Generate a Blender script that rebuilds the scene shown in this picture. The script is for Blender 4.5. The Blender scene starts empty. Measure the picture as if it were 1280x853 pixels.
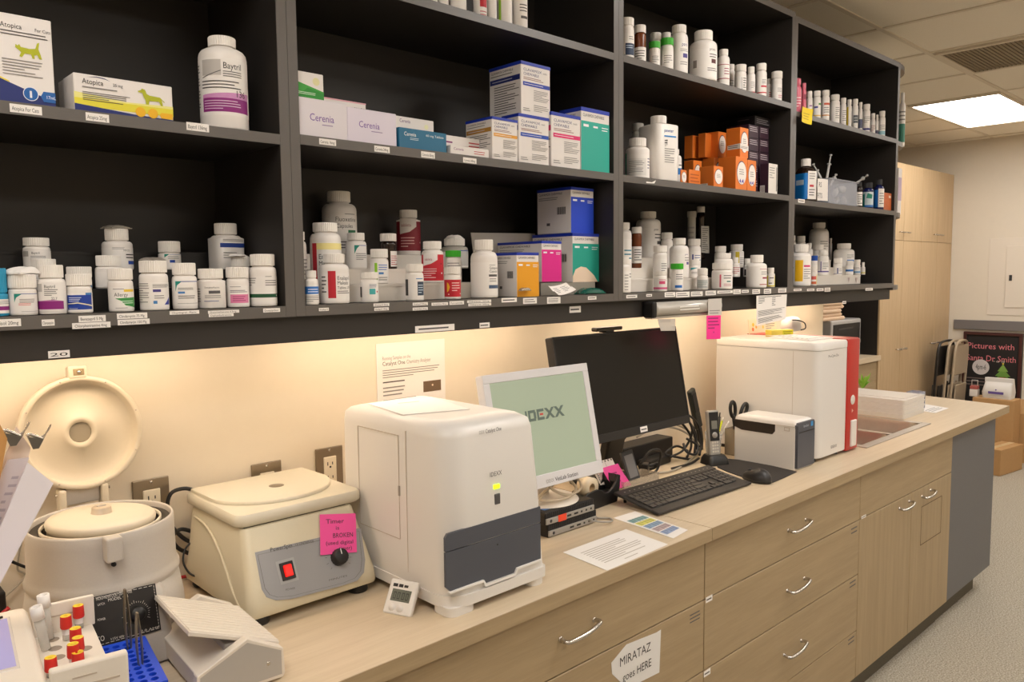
import bpy, bmesh, math, random
from mathutils import Vector, Matrix
random.seed(7)
SC = bpy.context.scene; COL = SC.collection
V = Vector; PI = math.pi
# ---------------------------------------------------------------- camera
YAW, PITCH, ROLL, FPX = 0.812691, -0.0844849, -0.00999577, 988.497
CAM = V((0, -1.799352, 1.600856))
_cy, _sy, _cp, _sp = math.cos(YAW), math.sin(YAW), math.cos(PITCH), math.sin(PITCH)
FW = V((_cy*_cp, _sy*_cp, _sp)); _r = V((_sy, -_cy, 0)); _u = _r.cross(FW)
RT = _r*math.cos(ROLL)+_u*math.sin(ROLL); UP = _u*math.cos(ROLL)-_r*math.sin(ROLL)
cd = bpy.data.cameras.new('camera'); cam = bpy.data.objects.new('camera', cd); COL.objects.link(cam)
cam.matrix_world = Matrix(((RT.x, UP.x, -FW.x, CAM.x), (RT.y, UP.y, -FW.y, CAM.y), (RT.z, UP.z, -FW.z, CAM.z), (0, 0, 0, 1)))
cd.sensor_width = 36; cd.lens = FPX*36/1280; cd.clip_start = .01
SC.camera = cam
# measured photo point -> place on a plane of the room (x right along the wall, y towards the wall, z up; metres)
def ray(px, py): return FW+RT*((px-640)/FPX)-UP*((py-426.5)/FPX)
def onX(px, py, x): d = ray(px, py); return CAM+d*((x-CAM.x)/d.x)
def onY(px, py, y): d = ray(px, py); return CAM+d*((y-CAM.y)/d.y)
def onZ(px, py, z): d = ray(px, py); return CAM+d*((z-CAM.z)/d.z)
# ---------------------------------------------------------------- materials
MATS = {}
def lin(c): return tuple(((v/255/12.92) if v/255 <= .04045 else ((v/255+.055)/1.055)**2.4) for v in c)
def nd(t, ty, **k):
    n = t.nodes.new(ty)
    for a, b in k.items(): setattr(n, a, b)
    return n
def mat(name, c, rough=.5, metal=0, noise=0, nscale=60, bump=0, emit=None, es=0, alpha=None, spec=.5, trans=0, coat=0):
    if name in MATS: return MATS[name]
    m = bpy.data.materials.new(name); m.use_nodes = True; t = m.node_tree; b = t.nodes['Principled BSDF']
    L = lin(c); b.inputs['Base Color'].default_value = (*L, 1)
    b.inputs['Roughness'].default_value = rough; b.inputs['Metallic'].default_value = metal
    b.inputs['Specular IOR Level'].default_value = spec
    if coat: b.inputs['Coat Weight'].default_value = coat; b.inputs['Coat Roughness'].default_value = .1
    if trans: b.inputs['Transmission Weight'].default_value = trans; b.inputs['IOR'].default_value = 1.2
    if alpha is not None: b.inputs['Alpha'].default_value = alpha
    if emit: b.inputs['Emission Color'].default_value = (*lin(emit), 1); b.inputs['Emission Strength'].default_value = es
    if noise or bump:
        tc = nd(t, 'ShaderNodeTexCoord'); n = nd(t, 'ShaderNodeTexNoise'); n.inputs['Scale'].default_value = nscale; n.inputs['Detail'].default_value = 4
        t.links.new(tc.outputs['Object'], n.inputs['Vector'])
        if noise:
            mx = nd(t, 'ShaderNodeMix', data_type='RGBA'); mx.inputs['A'].default_value = (*[v*(1-noise) for v in L], 1); mx.inputs['B'].default_value = (*[min(1, v*(1+noise)) for v in L], 1)
            t.links.new(n.outputs['Fac'], mx.inputs['Factor']); t.links.new(mx.outputs['Result'], b.inputs['Base Color'])
        if bump:
            bp = nd(t, 'ShaderNodeBump'); bp.inputs['Strength'].default_value = bump; bp.inputs['Distance'].default_value = .002
            t.links.new(n.outputs['Fac'], bp.inputs['Height']); t.links.new(bp.outputs['Normal'], b.inputs['Normal'])
    MATS[name] = m; return m
def wood(name, c1, c2, axis, rough=.42):
    if name in MATS: return MATS[name]
    m = bpy.data.materials.new(name); m.use_nodes = True; t = m.node_tree; b = t.nodes['Principled BSDF']
    tc = nd(t, 'ShaderNodeTexCoord'); mp = nd(t, 'ShaderNodeMapping')
    mp.inputs['Scale'].default_value = (1.2, 26, 26) if axis == 'x' else (26, 26, 1.2)
    n = nd(t, 'ShaderNodeTexNoise'); n.inputs['Scale'].default_value = 1.6; n.inputs['Detail'].default_value = 7; n.inputs['Roughness'].default_value = .6
    n2 = nd(t, 'ShaderNodeTexNoise'); n2.inputs['Scale'].default_value = 9; n2.inputs['Detail'].default_value = 3
    cr = nd(t, 'ShaderNodeValToRGB'); cr.color_ramp.elements[0].position = .3; cr.color_ramp.elements[1].position = .7
    cr.color_ramp.elements[0].color = (*lin(c1), 1); cr.color_ramp.elements[1].color = (*lin(c2), 1)
    t.links.new(tc.outputs['Object'], mp.inputs['Vector']); t.links.new(mp.outputs['Vector'], n.inputs['Vector']); t.links.new(mp.outputs['Vector'], n2.inputs['Vector'])
    ad = nd(t, 'ShaderNodeMath', operation='MULTIPLY_ADD'); ad.inputs[1].default_value = .35
    sb = nd(t, 'ShaderNodeMath', operation='MULTIPLY'); sb.inputs[1].default_value = .68
    t.links.new(n.outputs['Fac'], sb.inputs[0]); t.links.new(n2.outputs['Fac'], ad.inputs[0]); t.links.new(sb.outputs[0], ad.inputs[2])
    t.links.new(ad.outputs[0], cr.inputs['Fac']); t.links.new(cr.outputs['Color'], b.inputs['Base Color']); b.inputs['Roughness'].default_value = rough
    MATS[name] = m; return m
def speck(name, c1, c2, scale, bump=.3):
    if name in MATS: return MATS[name]
    m = bpy.data.materials.new(name); m.use_nodes = True; t = m.node_tree; b = t.nodes['Principled BSDF']
    tc = nd(t, 'ShaderNodeTexCoord'); n = nd(t, 'ShaderNodeTexNoise'); n.inputs['Scale'].default_value = scale; n.inputs['Detail'].default_value = 5; n.inputs['Roughness'].default_value = .75
    cr = nd(t, 'ShaderNodeValToRGB'); cr.color_ramp.elements[0].position = .36; cr.color_ramp.elements[1].position = .64
    cr.color_ramp.elements[0].color = (*lin(c1), 1); cr.color_ramp.elements[1].color = (*lin(c2), 1)
    bp = nd(t, 'ShaderNodeBump'); bp.inputs['Strength'].default_value = bump; bp.inputs['Distance'].default_value = .004
    t.links.new(tc.outputs['Object'], n.inputs['Vector']); t.links.new(n.outputs['Fac'], cr.inputs['Fac']); t.links.new(cr.outputs['Color'], b.inputs['Base Color'])
    t.links.new(n.outputs['Fac'], bp.inputs['Height']); t.links.new(bp.outputs['Normal'], b.inputs['Normal']); b.inputs['Roughness'].default_value = .9
    MATS[name] = m; return m
def ink(c, rough=.55):
    if not isinstance(c, tuple): return c
    return mat('print_%d_%d_%d' % c, c, rough)
BLK = (38, 34, 34); GRY = (140, 136, 134); DGR = (88, 84, 84)
M_PL = mat('white_bottle_plastic', (236, 230, 224), .38)
M_CAP = mat('white_cap_plastic', (238, 232, 225), .45)
M_PAP = mat('label_paper', (240, 235, 230), .6)
M_SH = mat('charcoal_laminate', (41, 37, 34), .5, noise=.12, nscale=900)
M_SHE = mat('charcoal_edge_band', (96, 91, 87), .38, noise=.1, nscale=700)
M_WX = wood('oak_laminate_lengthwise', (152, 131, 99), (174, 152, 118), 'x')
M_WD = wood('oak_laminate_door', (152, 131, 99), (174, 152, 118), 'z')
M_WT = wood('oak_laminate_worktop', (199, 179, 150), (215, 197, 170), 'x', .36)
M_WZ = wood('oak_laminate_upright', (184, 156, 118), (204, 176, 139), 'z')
M_CHR = mat('brushed_nickel', (200, 196, 190), .25, 1)
M_STL = mat('stainless_steel', (196, 188, 178), .42, 1, noise=.08, nscale=40)
M_BLK = mat('black_plastic', (24, 23, 23), .45)
M_BLK2 = mat('dark_grey_plastic', (52, 51, 52), .5)
M_WALL = mat('warm_white_wall_paint', (232, 220, 200), .7, noise=.02, nscale=30, bump=.05)
# ---------------------------------------------------------------- mesh builder
class MB:
    def __init__(s): s.v = []; s.f = []; s.m = []; s.sm = []; s.ml = []
    def mi(s, m):
        m = ink(m)
        if m not in s.ml: s.ml.append(m)
        return s.ml.index(m)
    def add(s, vs, fs, m, smooth=False, T=None):
        o = len(s.v); k = s.mi(m)
        s.v += [tuple(T @ V(p)) if T else tuple(p) for p in vs]
        for f in fs: s.f.append(tuple(i+o for i in f)); s.m.append(k); s.sm.append(smooth)
        return s
    def bm(s, b, m, smooth=False, T=None):
        b.verts.index_update(); s.add([v.co[:] for v in b.verts], [[v.index for v in f.verts] for f in b.faces], m, smooth, T); b.free(); return s
    def box(s, x0, x1, y0, y1, z0, z1, m, bev=0, seg=2, T=None):
        b = bmesh.new(); r = bmesh.ops.create_cube(b, size=1)
        for v in b.verts: v.co = V(((x0+x1)/2+v.co.x*(x1-x0), (y0+y1)/2+v.co.y*(y1-y0), (z0+z1)/2+v.co.z*(z1-z0)))
        if bev:
            bmesh.ops.bevel(b, geom=b.edges[:], offset=bev, segments=seg, affect='EDGES', profile=.5)
        return s.bm(b, m, False, T)
    def prism(s, poly, z0, z1, m, bev=0, seg=2, T=None, smooth=False):
        b = bmesh.new(); bot = [b.verts.new((x, y, z0)) for x, y in poly]; top = [b.verts.new((x, y, z1)) for x, y in poly]; n = len(poly)
        b.faces.new(bot[::-1]); b.faces.new(top)
        for i in range(n): b.faces.new((bot[i], bot[(i+1) % n], top[(i+1) % n], top[i]))
        bmesh.ops.recalc_face_normals(b, faces=b.faces[:])
        if bev:
            es = [e for e in b.edges if abs(e.verts[0].co.z-e.verts[1].co.z) < 1e-6]
            bmesh.ops.bevel(b, geom=es, offset=bev, segments=seg, affect='EDGES', profile=.5)
        return s.bm(b, m, smooth, T)
    def lathe(s, prof, m, c=(0, 0, 0), seg=28, smooth=True, mul=None, T=None):
        vs = []; fs = []; n = len(prof)
        for i in range(seg):
            a = 2*PI*i/seg
            for (r, z) in prof:
                k = mul(a, r, z) if mul else 1
                vs.append((c[0]+r*k*math.cos(a), c[1]+r*k*math.sin(a), c[2]+z))
        for i in range(seg):
            j = (i+1) % seg
            for k in range(n-1):
                if prof[k][0] < 1e-7 and prof[k+1][0] < 1e-7: continue
                fs.append((i*n+k, j*n+k, j*n+k+1, i*n+k+1))
        return s.add(vs, fs, m, smooth, T)
    def tube(s, pts, r, m, seg=8, closed=False, sub=6, cap=True):
        P = [V(p) for p in pts]
        if sub > 1 and len(P) > 2:
            Q = []; n = len(P); rng = range(n if closed else n-1)
            for i in rng:
                a = P[(i-1) % n] if (closed or i > 0) else P[0]*2-P[1]; b = P[i]; c = P[(i+1) % n]; d = P[(i+2) % n] if (closed or i+2 < n) else P[-1]*2-P[-2]
                for k in range(sub):
                    t = k/sub; Q.append(.5*((2*b)+(c-a)*t+(2*a-5*b+4*c-d)*t*t+(3*b-a-3*c+d)*t**3))
            if not closed: Q.append(P[-1])
            P = Q
        n = len(P); vs = []; fs = []; nrm = None
        for i in range(n):
            t = (P[(i+1) % n]-P[i-1]) if closed else (P[min(i+1, n-1)]-P[max(i-1, 0)])
            t.normalize()
            if nrm is None: nrm = t.orthogonal().normalized()
            else:
                nrm = (nrm-t*nrm.dot(t)); nrm = nrm.normalized() if nrm.length > 1e-6 else t.orthogonal().normalized()
            bi = t.cross(nrm); rr = r[min(i*len(r)//n, len(r)-1)] if isinstance(r, (list, tuple)) else r
            for k in range(seg): a = 2*PI*k/seg; vs.append(P[i]+nrm*(rr*math.cos(a))+bi*(rr*math.sin(a)))
        for i in range(n if closed else n-1):
            j = (i+1) % n
            for k in range(seg): fs.append((i*seg+k, i*seg+(k+1) % seg, j*seg+(k+1) % seg, j*seg+k))
        if cap and not closed: fs.append(tuple(range(seg))[::-1]); fs.append(tuple((n-1)*seg+k for k in range(seg)))
        return s.add(vs, fs, m, True)
    def build(s, name, parent=None, origin=None, **kw):
        me = bpy.data.meshes.new(name); o = V(origin) if origin is not None else V((0, 0, 0))
        me.from_pydata([tuple(V(p)-o) for p in s.v], [], s.f)
        for m in s.ml: me.materials.append(m)
        me.polygons.foreach_set('material_index', s.m); me.polygons.foreach_set('use_smooth', s.sm); me.update()
        ob = bpy.data.objects.new(name, me); COL.objects.link(ob)
        if parent is not None: ob.parent = parent; ob.location = o-PLOC[parent.name]
        else: ob.location = o
        PLOC[ob.name] = o
        for k, v in kw.items(): ob[k] = v
        return ob
PLOC = {}
def thing(name, loc, label, category, group=None):
    o = bpy.data.objects.new(name, None); COL.objects.link(o); o.location = loc; o.empty_display_size = .02
    PLOC[o.name] = V(loc); o['label'] = label; o['category'] = category
    if group: o['group'] = group
    return o
def struct(mb, name): return mb.build(name, kind='structure')
def basis(O, X, Y):
    X = V(X).normalized(); Y = (V(Y)-X*V(Y).dot(X)).normalized(); Z = X.cross(Y); O = V(O)
    return Matrix(((X.x, Y.x, Z.x, O.x), (X.y, Y.y, Z.y, O.y), (X.z, Y.z, Z.z, O.z), (0, 0, 0, 1)))
# ---------------------------------------------------------------- lettering and printed shapes
TXT = {}
def textmesh(st, bold=False):
    if (st, bold) in TXT: return TXT[(st, bold)]
    cu = bpy.data.curves.new('t', 'FONT'); cu.body = st; cu.size = 1; cu.resolution_u = 2
    if bold: cu.offset = 0
    o = bpy.data.objects.new('t', cu); COL.objects.link(o)
    dg = bpy.context.evaluated_depsgraph_get(); e = o.evaluated_get(dg); me = e.to_mesh()
    vs = [tuple(v.co) for v in me.vertices]; fs = [tuple(p.vertices) for p in me.polygons]; e.to_mesh_clear()
    bpy.data.objects.remove(o); bpy.data.curves.remove(cu)
    w = max([v[0] for v in vs] or [1]); h = .73
    TXT[(st, bold)] = (vs, fs, w, h); return TXT[(st, bold)]
def deco(mb, fn, sx, sy, items, curved=False, base=.0003, step=.0001):
    """fn(u, v, off) -> point; sx, sy metres per unit u, v"""
    for i, it in enumerate(items):
        off = base+i*step; k = it[0]
        if k == 'r':
            _, u0, u1, v0, v1, c = it; n = max(1, int(abs(u1-u0)*(20 if curved else 1)+.5)) if curved else 1
            vs = []
            for j in range(n+1):
                u = u0+(u1-u0)*j/n; vs += [fn(u, v0, off), fn(u, v1, off)]
            mb.add(vs, [(2*j, 2*j+2, 2*j+3, 2*j+1) for j in range(n)], c, curved)
        elif k == 'g':
            _, u0, u1, v0, v1, n, c = it; rr = random.Random(int(u0*999+v0*777+n))
            for j in range(n):
                v = v1-(v1-v0)*(j+.5)/n; hh = (v1-v0)/n*.17; e = u0+(u1-u0)*(1 if j % 4 != 3 else .6)*rr.uniform(.8, 1)
                m_ = max(1, int((e-u0)*16)) if curved else 1; vs = []
                for q in range(m_+1):
                    u = u0+(e-u0)*q/m_; vs += [fn(u, v-hh, off), fn(u, v+hh, off)]
                mb.add(vs, [(2*q, 2*q+2, 2*q+3, 2*q+1) for q in range(m_)], c)
        elif k == 'p':
            if curved:
                b = bmesh.new(); b.faces.new([b.verts.new((u, v, 0)) for u, v in it[1]])
                us = [q[0] for q in it[1]]; q = math.floor(min(us)*20)/20+.05
                while q < max(us): bmesh.ops.bisect_plane(b, geom=b.verts[:]+b.edges[:]+b.faces[:], plane_co=(q, 0, 0), plane_no=(1, 0, 0)); q += .05
                for vv in b.verts: vv.co = fn(vv.co.x, vv.co.y, off)
                mb.bm(b, it[2])
            else: vs = [fn(u, v, off) for u, v in it[1]]; mb.add(vs, [tuple(range(len(vs)))], it[2])
        elif k == 'c':
            _, u, v, r, c = it; vs = [fn(u+r*math.cos(a*PI/12)/sx, v+r*math.sin(a*PI/12)/sy, off) for a in range(24)]; mb.add(vs, [tuple(range(24))], c)
        elif k == 't':
            _, u, v, h, c, st = it[:6]; bold = len(it) > 6 and 'b' in it[6]; ctr = len(it) > 6 and 'c' in it[6]
            vs, fs, w, hh = textmesh(st, bold); sc = h*sy/hh; wx = it[7]*sx/w if len(it) > 7 else sc*(.85)
            o = -w*wx/2 if ctr else 0
            mb.add([fn(u+(o+x*wx)/sx, v+y*sc/sy, off) for x, y, z in vs], fs, c)
def face(mb, O, U, W, items, base=.0003):
    """printed matter on a flat face: O lower-left corner, U its width vector, W its height vector (U x W points outwards)"""
    O, U, W = V(O), V(U), V(W); N = U.cross(W).normalized()
    deco(mb, lambda u, v, off: O+U*u+W*v+N*off, U.length, W.length, items, False, base)
# ---------------------------------------------------------------- bottles
PILL = []
def bottle(desc, L, R, T, y, z, cap=None, ch=None, lab=(), capc=None, body=None, sq=0, name='pill_bottle', cat='bottle', grp=None, rib=True, yaw=0, neck=.86, sh=.16, paper=True, labcol=None, top=None, tilt=None, lv=(.06, .74)):
    """L, R, T: where the photo shows its sides and its top; y, z: where it stands on the shelf"""
    p0 = onY((L+R)/2, T+20, y)
    dl, dr = ray(L, T+20), ray(R, T+20)
    dl = V((dl.x, dl.y)).normalized(); dr = V((dr.x, dr.y)).normalized(); bi = dl+dr
    s = (y-CAM.y)/bi.y; ax = V((CAM.x+bi.x*s, y)); half = math.acos(max(-1, min(1, dl.dot(dr))))/2
    D = (ax-V((CAM.x, CAM.y))).length; r = D*math.sin(half)
    pt = onY((L+R)/2, T, y); H = pt.z-z
    k = D/FPX*1.06
    rc = (cap[1]-cap[0])/(R-L)*r if cap else r*.8
    if sq: r = r/1.12
    hc = ch*k if ch else max(.18*H, min(.3*H, rc*.75))
    hb = H-hc*.92
    loc = V((ax.x, y, z)); c = (ax.x, y, z)
    t = thing(name, loc, desc, cat, grp)
    e = (V((CAM.x, CAM.y))-ax).normalized(); rt = V((-e.y, e.x)) # e faces the viewer of the label; rt to its right
    if rt.dot(V((RT.x, RT.y))) < 0: rt = -rt
    if yaw: cs, sn = math.cos(yaw), math.sin(yaw); e, rt = e*cs+rt*sn, rt*cs-e*sn
    TM = None
    if tilt is not None:
        TM = Matrix.Translation(loc) @ Matrix.Rotation(tilt, 4, 'Y') @ Matrix.Translation(-loc)
    hs = hb*(1-sh); rn = rc*neck
    prof = [(0, 0), (r*.9, 0), (r*.985, hb*.012), (r, hb*.03), (r, hs)]
    for a in (.25, .5, .75, 1): prof.append((rn+(r-rn)*math.cos(a*PI/2)**.8, hs+(hb*.985-hs)*math.sin(a*PI/2)*.9))
    prof += [(rn, hb+hc*.2), (0, hb+hc*.2)]
    mul = None
    if sq:
        a0 = math.atan2(e.y, e.x)+sq
        def mul(a, rr, zz):
            if zz > hs+.3*(hb-hs): return 1
            q = abs(math.cos(a-a0))**5+abs(math.sin(a-a0))**5; return q**(-1/5)
    bm_ = MB(); bm_.lathe(prof, body or M_PL, c, 32 if r > .02 else 22, True, mul, TM); bm_.build('body', t, loc)
    cm = MB(); N = 72 if rib else 28; z0 = hb-.0
    cp = [(0, z0), (rc*.96, z0), (rc, z0+hc*.04), (rc, z0+hc*.86), (rc*.95, z0+hc*.97), (rc*.86, z0+hc), (0, z0+hc)]
    cp = [(a, b-hb+hb*1.0) for a, b in cp]
    cp = [(a, min(b, H)) for a, b in cp]
    rmul = (lambda a, rr, zz: (1 if (int(round(a/(2*PI)*N)) % 2 or rr < rc*.97) else .965)) if rib else None
    cm.lathe(cp, capc or M_CAP, c, N, not rib, rmul, TM); cm.build('cap', t, loc)
    lm = MB(); its = []
    if paper and not sq: its.append(('r', -1.05, 1.05, lv[0], lv[1], labcol or M_PAP))
    its += list(lab)
    if its:
        if sq:
            # flat printed panels on the two faces turned to the room
            s0 = abs(sq)
            def fn(u, v, off):
                a = u*PI/2; q = (abs(math.cos(a-sq))**5+abs(math.sin(a-sq))**5)**(-1/5); rr = r*q+off+.0003
                p = ax+e*(rr*math.cos(a))+rt*(rr*math.sin(a)); w = V((p.x, p.y, z+v*hb)); return TM @ w if TM else w
        else:
            def fn(u, v, off):
                a = u*PI/2; p = ax+e*((r+off)*math.cos(a))+rt*((r+off)*math.sin(a)); w = V((p.x, p.y, z+v*hb)); return TM @ w if TM else w
        deco(lm, fn, r*PI/2, hb, its, True, .0003, .0001); lm.build('label', t, loc)
    if top: top(t, V((ax.x, y, z+H)), rc)
    return t
def carton(desc, xl, xfl, xr, T, yf, z, m, front=(), left=(), name='medicine_box', cat='box', grp=None, topm=None, bev=.0012, Tb=None):
    """a carton square to the shelf; xl/xfl/xr: photo positions of its left-rear, front-left and front-right uprights, T: top of the front-left one"""
    a = onY(xfl, T, yf); b = onY(xr, T, yf); zt = a.z; x0, x1 = a.x, b.x
    if xl is None: yb = yf+.06
    elif xl < 0: yb = yf-xl
    else: yb = onX(xl, T, x0).y
    mb = MB(); mb.box(x0, x1, yf, yb, z, zt, m, bev, 1)
    if topm: mb.box(x0-.0004, x1+.0004, yf-.0004, yb, zt-(zt-z)*.06, zt+.0004, topm)
    face(mb, (x0, yf, z), (x1-x0, 0, 0), (0, 0, zt-z), front)
    face(mb, (x0, yb, z), (0, yf-yb, 0), (0, 0, zt-z), left)
    kw = dict(label=desc, category=cat)
    if grp: kw['group'] = grp
    return mb.build(name, None, (x0, yf, z), **kw)
def sheet(name, cat, desc, P, items, m=None, th=.0003, curl=0, grp=None, parent=None, n=10, base=.0002):
    """a sheet of paper: P = lower-left, lower-right, upper-right, upper-left corners"""
    P = [V(p) for p in P]; N = (P[1]-P[0]).cross(P[3]-P[0]).normalized(); mb = MB()
    def fn(u, v, off):
        a = P[0].lerp(P[1], u); b = P[3].lerp(P[2], u); return a.lerp(b, v)+N*(off+curl*(abs(2*u-1)**3)*(1 if v < .5 else v))
    k = n if curl else 1
    for side in (0, 1):
        vs = [fn(i/k, j/k, th*side) for i in range(k+1) for j in range(k+1)]
        fs = [(i*(k+1)+j, (i+1)*(k+1)+j, (i+1)*(k+1)+j+1, i*(k+1)+j+1) for i in range(k) for j in range(k)]
        mb.add(vs, fs if side else [f[::-1] for f in fs], m or M_PAP)
    ed = [(0, 0), (1, 0), (1, 1), (0, 1)]
    for i in range(4):
        a, b = ed[i], ed[(i+1) % 4]; mb.add([fn(*a, 0), fn(*b, 0), fn(*b, th), fn(*a, th)], [(0, 1, 2, 3)], m or M_PAP)
    deco(mb, lambda u, v, off: fn(u, v, off+th), (P[1]-P[0]).length, (P[3]-P[0]).length, items, bool(curl), base)
    kw = {}
    if desc: kw['label'] = desc
    if cat: kw['category'] = cat
    if grp: kw['group'] = grp
    return mb.build(name, parent, P[0], **kw)
# ================================================================ room
XE = 7.86; ZC = 2.74; XL = -1.6; YB = -4.2
fl = MB(); fl.box(XL, XE+.1, YB, 1.4, -.05, 0, speck('speckled_carpet', (122, 113, 97), (204, 195, 178), 150)); struct(fl, 'floor')
ce = MB(); ce.box(XL, XE+.1, YB, 1.4, ZC, ZC+.05, speck('ceiling_tile', (238, 228, 210), (244, 236, 220), 260, .15)); struct(ce, 'ceiling')
wb = MB(); wb.box(XL, 3.85, 0, .12, 0, ZC, M_WALL); struct(wb, 'wall_back')
wr = MB(); wr.box(XE, XE+.1, YB, 1.4, 0, ZC, mat('end_wall_paint', (222, 212, 196), .75, noise=.02, nscale=20, bump=.05)); struct(wr, 'wall_right')
wf = MB(); wf.box(3.85, XE+.1, 1.32, 1.4, 0, ZC, M_WALL); struct(wf, 'wall_far')
wl = MB(); wl.box(XL-.1, XL, YB, .12, 0, ZC, M_WALL); struct(wl, 'wall_left')
wn = MB(); wn.box(XL-.1, XE+.1, YB-.1, YB, 0, ZC, M_WALL); struct(wn, 'wall_near')
# T-bar grid of the ceiling
gm = mat('ceiling_grid_metal', (222, 210, 190), .6)
g = MB()
GX = [4.54-.62*i for i in range(1, 10)][::-1]+[4.54, 5.18, 5.85, 6.5, 7.12, 7.72]; GY = [.985, .385, -.215, -.815, -1.415, -2.015, -2.615, -3.215, -3.815]
for x in GX: g.box(x-.012, x+.012, YB, 1.32, ZC-.005, ZC, gm)
for yy in GY: g.box(XL, XE, yy-.012, yy+.012, ZC-.0055, ZC, gm)
struct(g, 'trim_ceiling_grid')
# chair rail on the end wall
t_ = MB(); t_.box(XE-.02, XE, YB, .645, 1.065, 1.15, mat('grey_rail', (118, 113, 112), .5), .003); struct(t_, 'trim_chair_rail')
bb = MB(); bb.box(XE-.012, XE, YB, .66, 0, .1, mat('grey_base', (96, 90, 86), .6), .002); struct(bb, 'baseboard_right')
# electrical cabinet set in the end wall
pn = thing('wall_access_panel', (XE, .06, 1.2), 'white flush access panel with a small latch on the end wall', 'wall panel')
wp = mat('panel_white', (224, 214, 200), .5)
m = MB(); m.box(XE-.006, XE, -.3, .385, 1.2, 1.87, wp, .002); m.build('frame', pn, (XE, .06, 1.2))
m = MB(); m.box(XE-.014, XE-.006, -.2, .25, 1.268, 1.8, wp, .003); dpn = m.build('door', pn, (XE-.006, .06, 1.268))
m = MB(); m.box(XE-.019, XE-.014, .2, .222, 1.5, 1.55, M_BLK2, .001); m.build('latch', dpn, (XE-.014, .21, 1.5), label='dark latch')
# ceiling lamps
def ceil_light(x0, x1, y0, y1, desc, energy, build=True):
    cx, cy = (x0+x1)/2, (y0+y1)/2
    t = thing('ceiling_light', (cx, cy, ZC), desc, 'ceiling light', None)
    m = MB()
    for a in ((x0, x1, y0, y0+.02), (x0, x1, y1-.02, y1), (x0, x0+.02, y0+.02, y1-.02), (x1-.02, x1, y0+.02, y1-.02)): m.box(*a, ZC-.014, ZC-.0005, gm)
    m.build('frame', t, (cx, cy, ZC))
    m = MB(); m.box(x0+.02, x1-.02, y0+.02, y1-.02, ZC-.009, ZC-.004, mat('lamp_diffuser', (255, 250, 240), .5, emit=(255, 250, 244), es=LAMP)); m.build('diffuser', t, (cx, cy, ZC), label='glowing white diffuser')
LAMP = 12
ceil_light(5.86, 7.08, -.2, .37, 'bright rectangular ceiling light set among the tiles, the one in view', 1)
ceil_light(2.06, 2.68, -2.0, -.83, 'recessed ceiling light over the aisle beside the long counter', 1)
ceil_light(-.42, .2, -2.0, -.83, 'recessed ceiling light over the left end of the aisle', 1)
ceil_light(.82, 2.04, -3.2, -2.63, 'recessed ceiling light over the middle of the aisle behind the camera', 1)
ceil_light(4.56, 5.16, -2.0, -.83, 'recessed ceiling light over the aisle past the sink', 1)
ceil_light(6.52, 7.1, -2.0, -.83, 'added unseen ceiling light at the end of the aisle near the access panel', 1)  # out of view, added to brighten the ceiling through bounce
ceil_light(3.32, 4.52, -3.2, -2.63, 'added unseen ceiling light behind the camera towards the far end', 1)  # another added lamp, never in view, for more bounce onto the ceiling
# vent
x0, x1, y0, y1 = 4.56, 5.16, -.80, -.235
vt = thing('ceiling_vent', ((x0+x1)/2, (y0+y1)/2, ZC), 'dark perforated return-air vent in the ceiling beside the light', 'air vent')
m = MB()
for a in ((x0, x1, y0, y0+.025), (x0, x1, y1-.025, y1), (x0, x0+.025, y0+.025, y1-.025), (x1-.025, x1, y0+.025, y1-.025)): m.box(*a, ZC-.016, ZC-.0005, gm, .002, 1)
m.build('frame', vt, ((x0+x1)/2, (y0+y1)/2, ZC))
m = MB(); vm = mat('vent_grille', (132, 116, 92), .6, noise=.25, nscale=220)
m.box(x0+.025, x1-.025, y0+.025, y1-.025, ZC-.008, ZC-.004, vm)
for i in range(26): yy = y0+.03+i*(y1-y0-.06)/25; m.box(x0+.025, x1-.025, yy-.002, yy+.002, ZC-.012, ZC-.008, vm)
m.build('grille', vt, ((x0+x1)/2, (y0+y1)/2, ZC), label='brown-grey grille')
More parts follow.
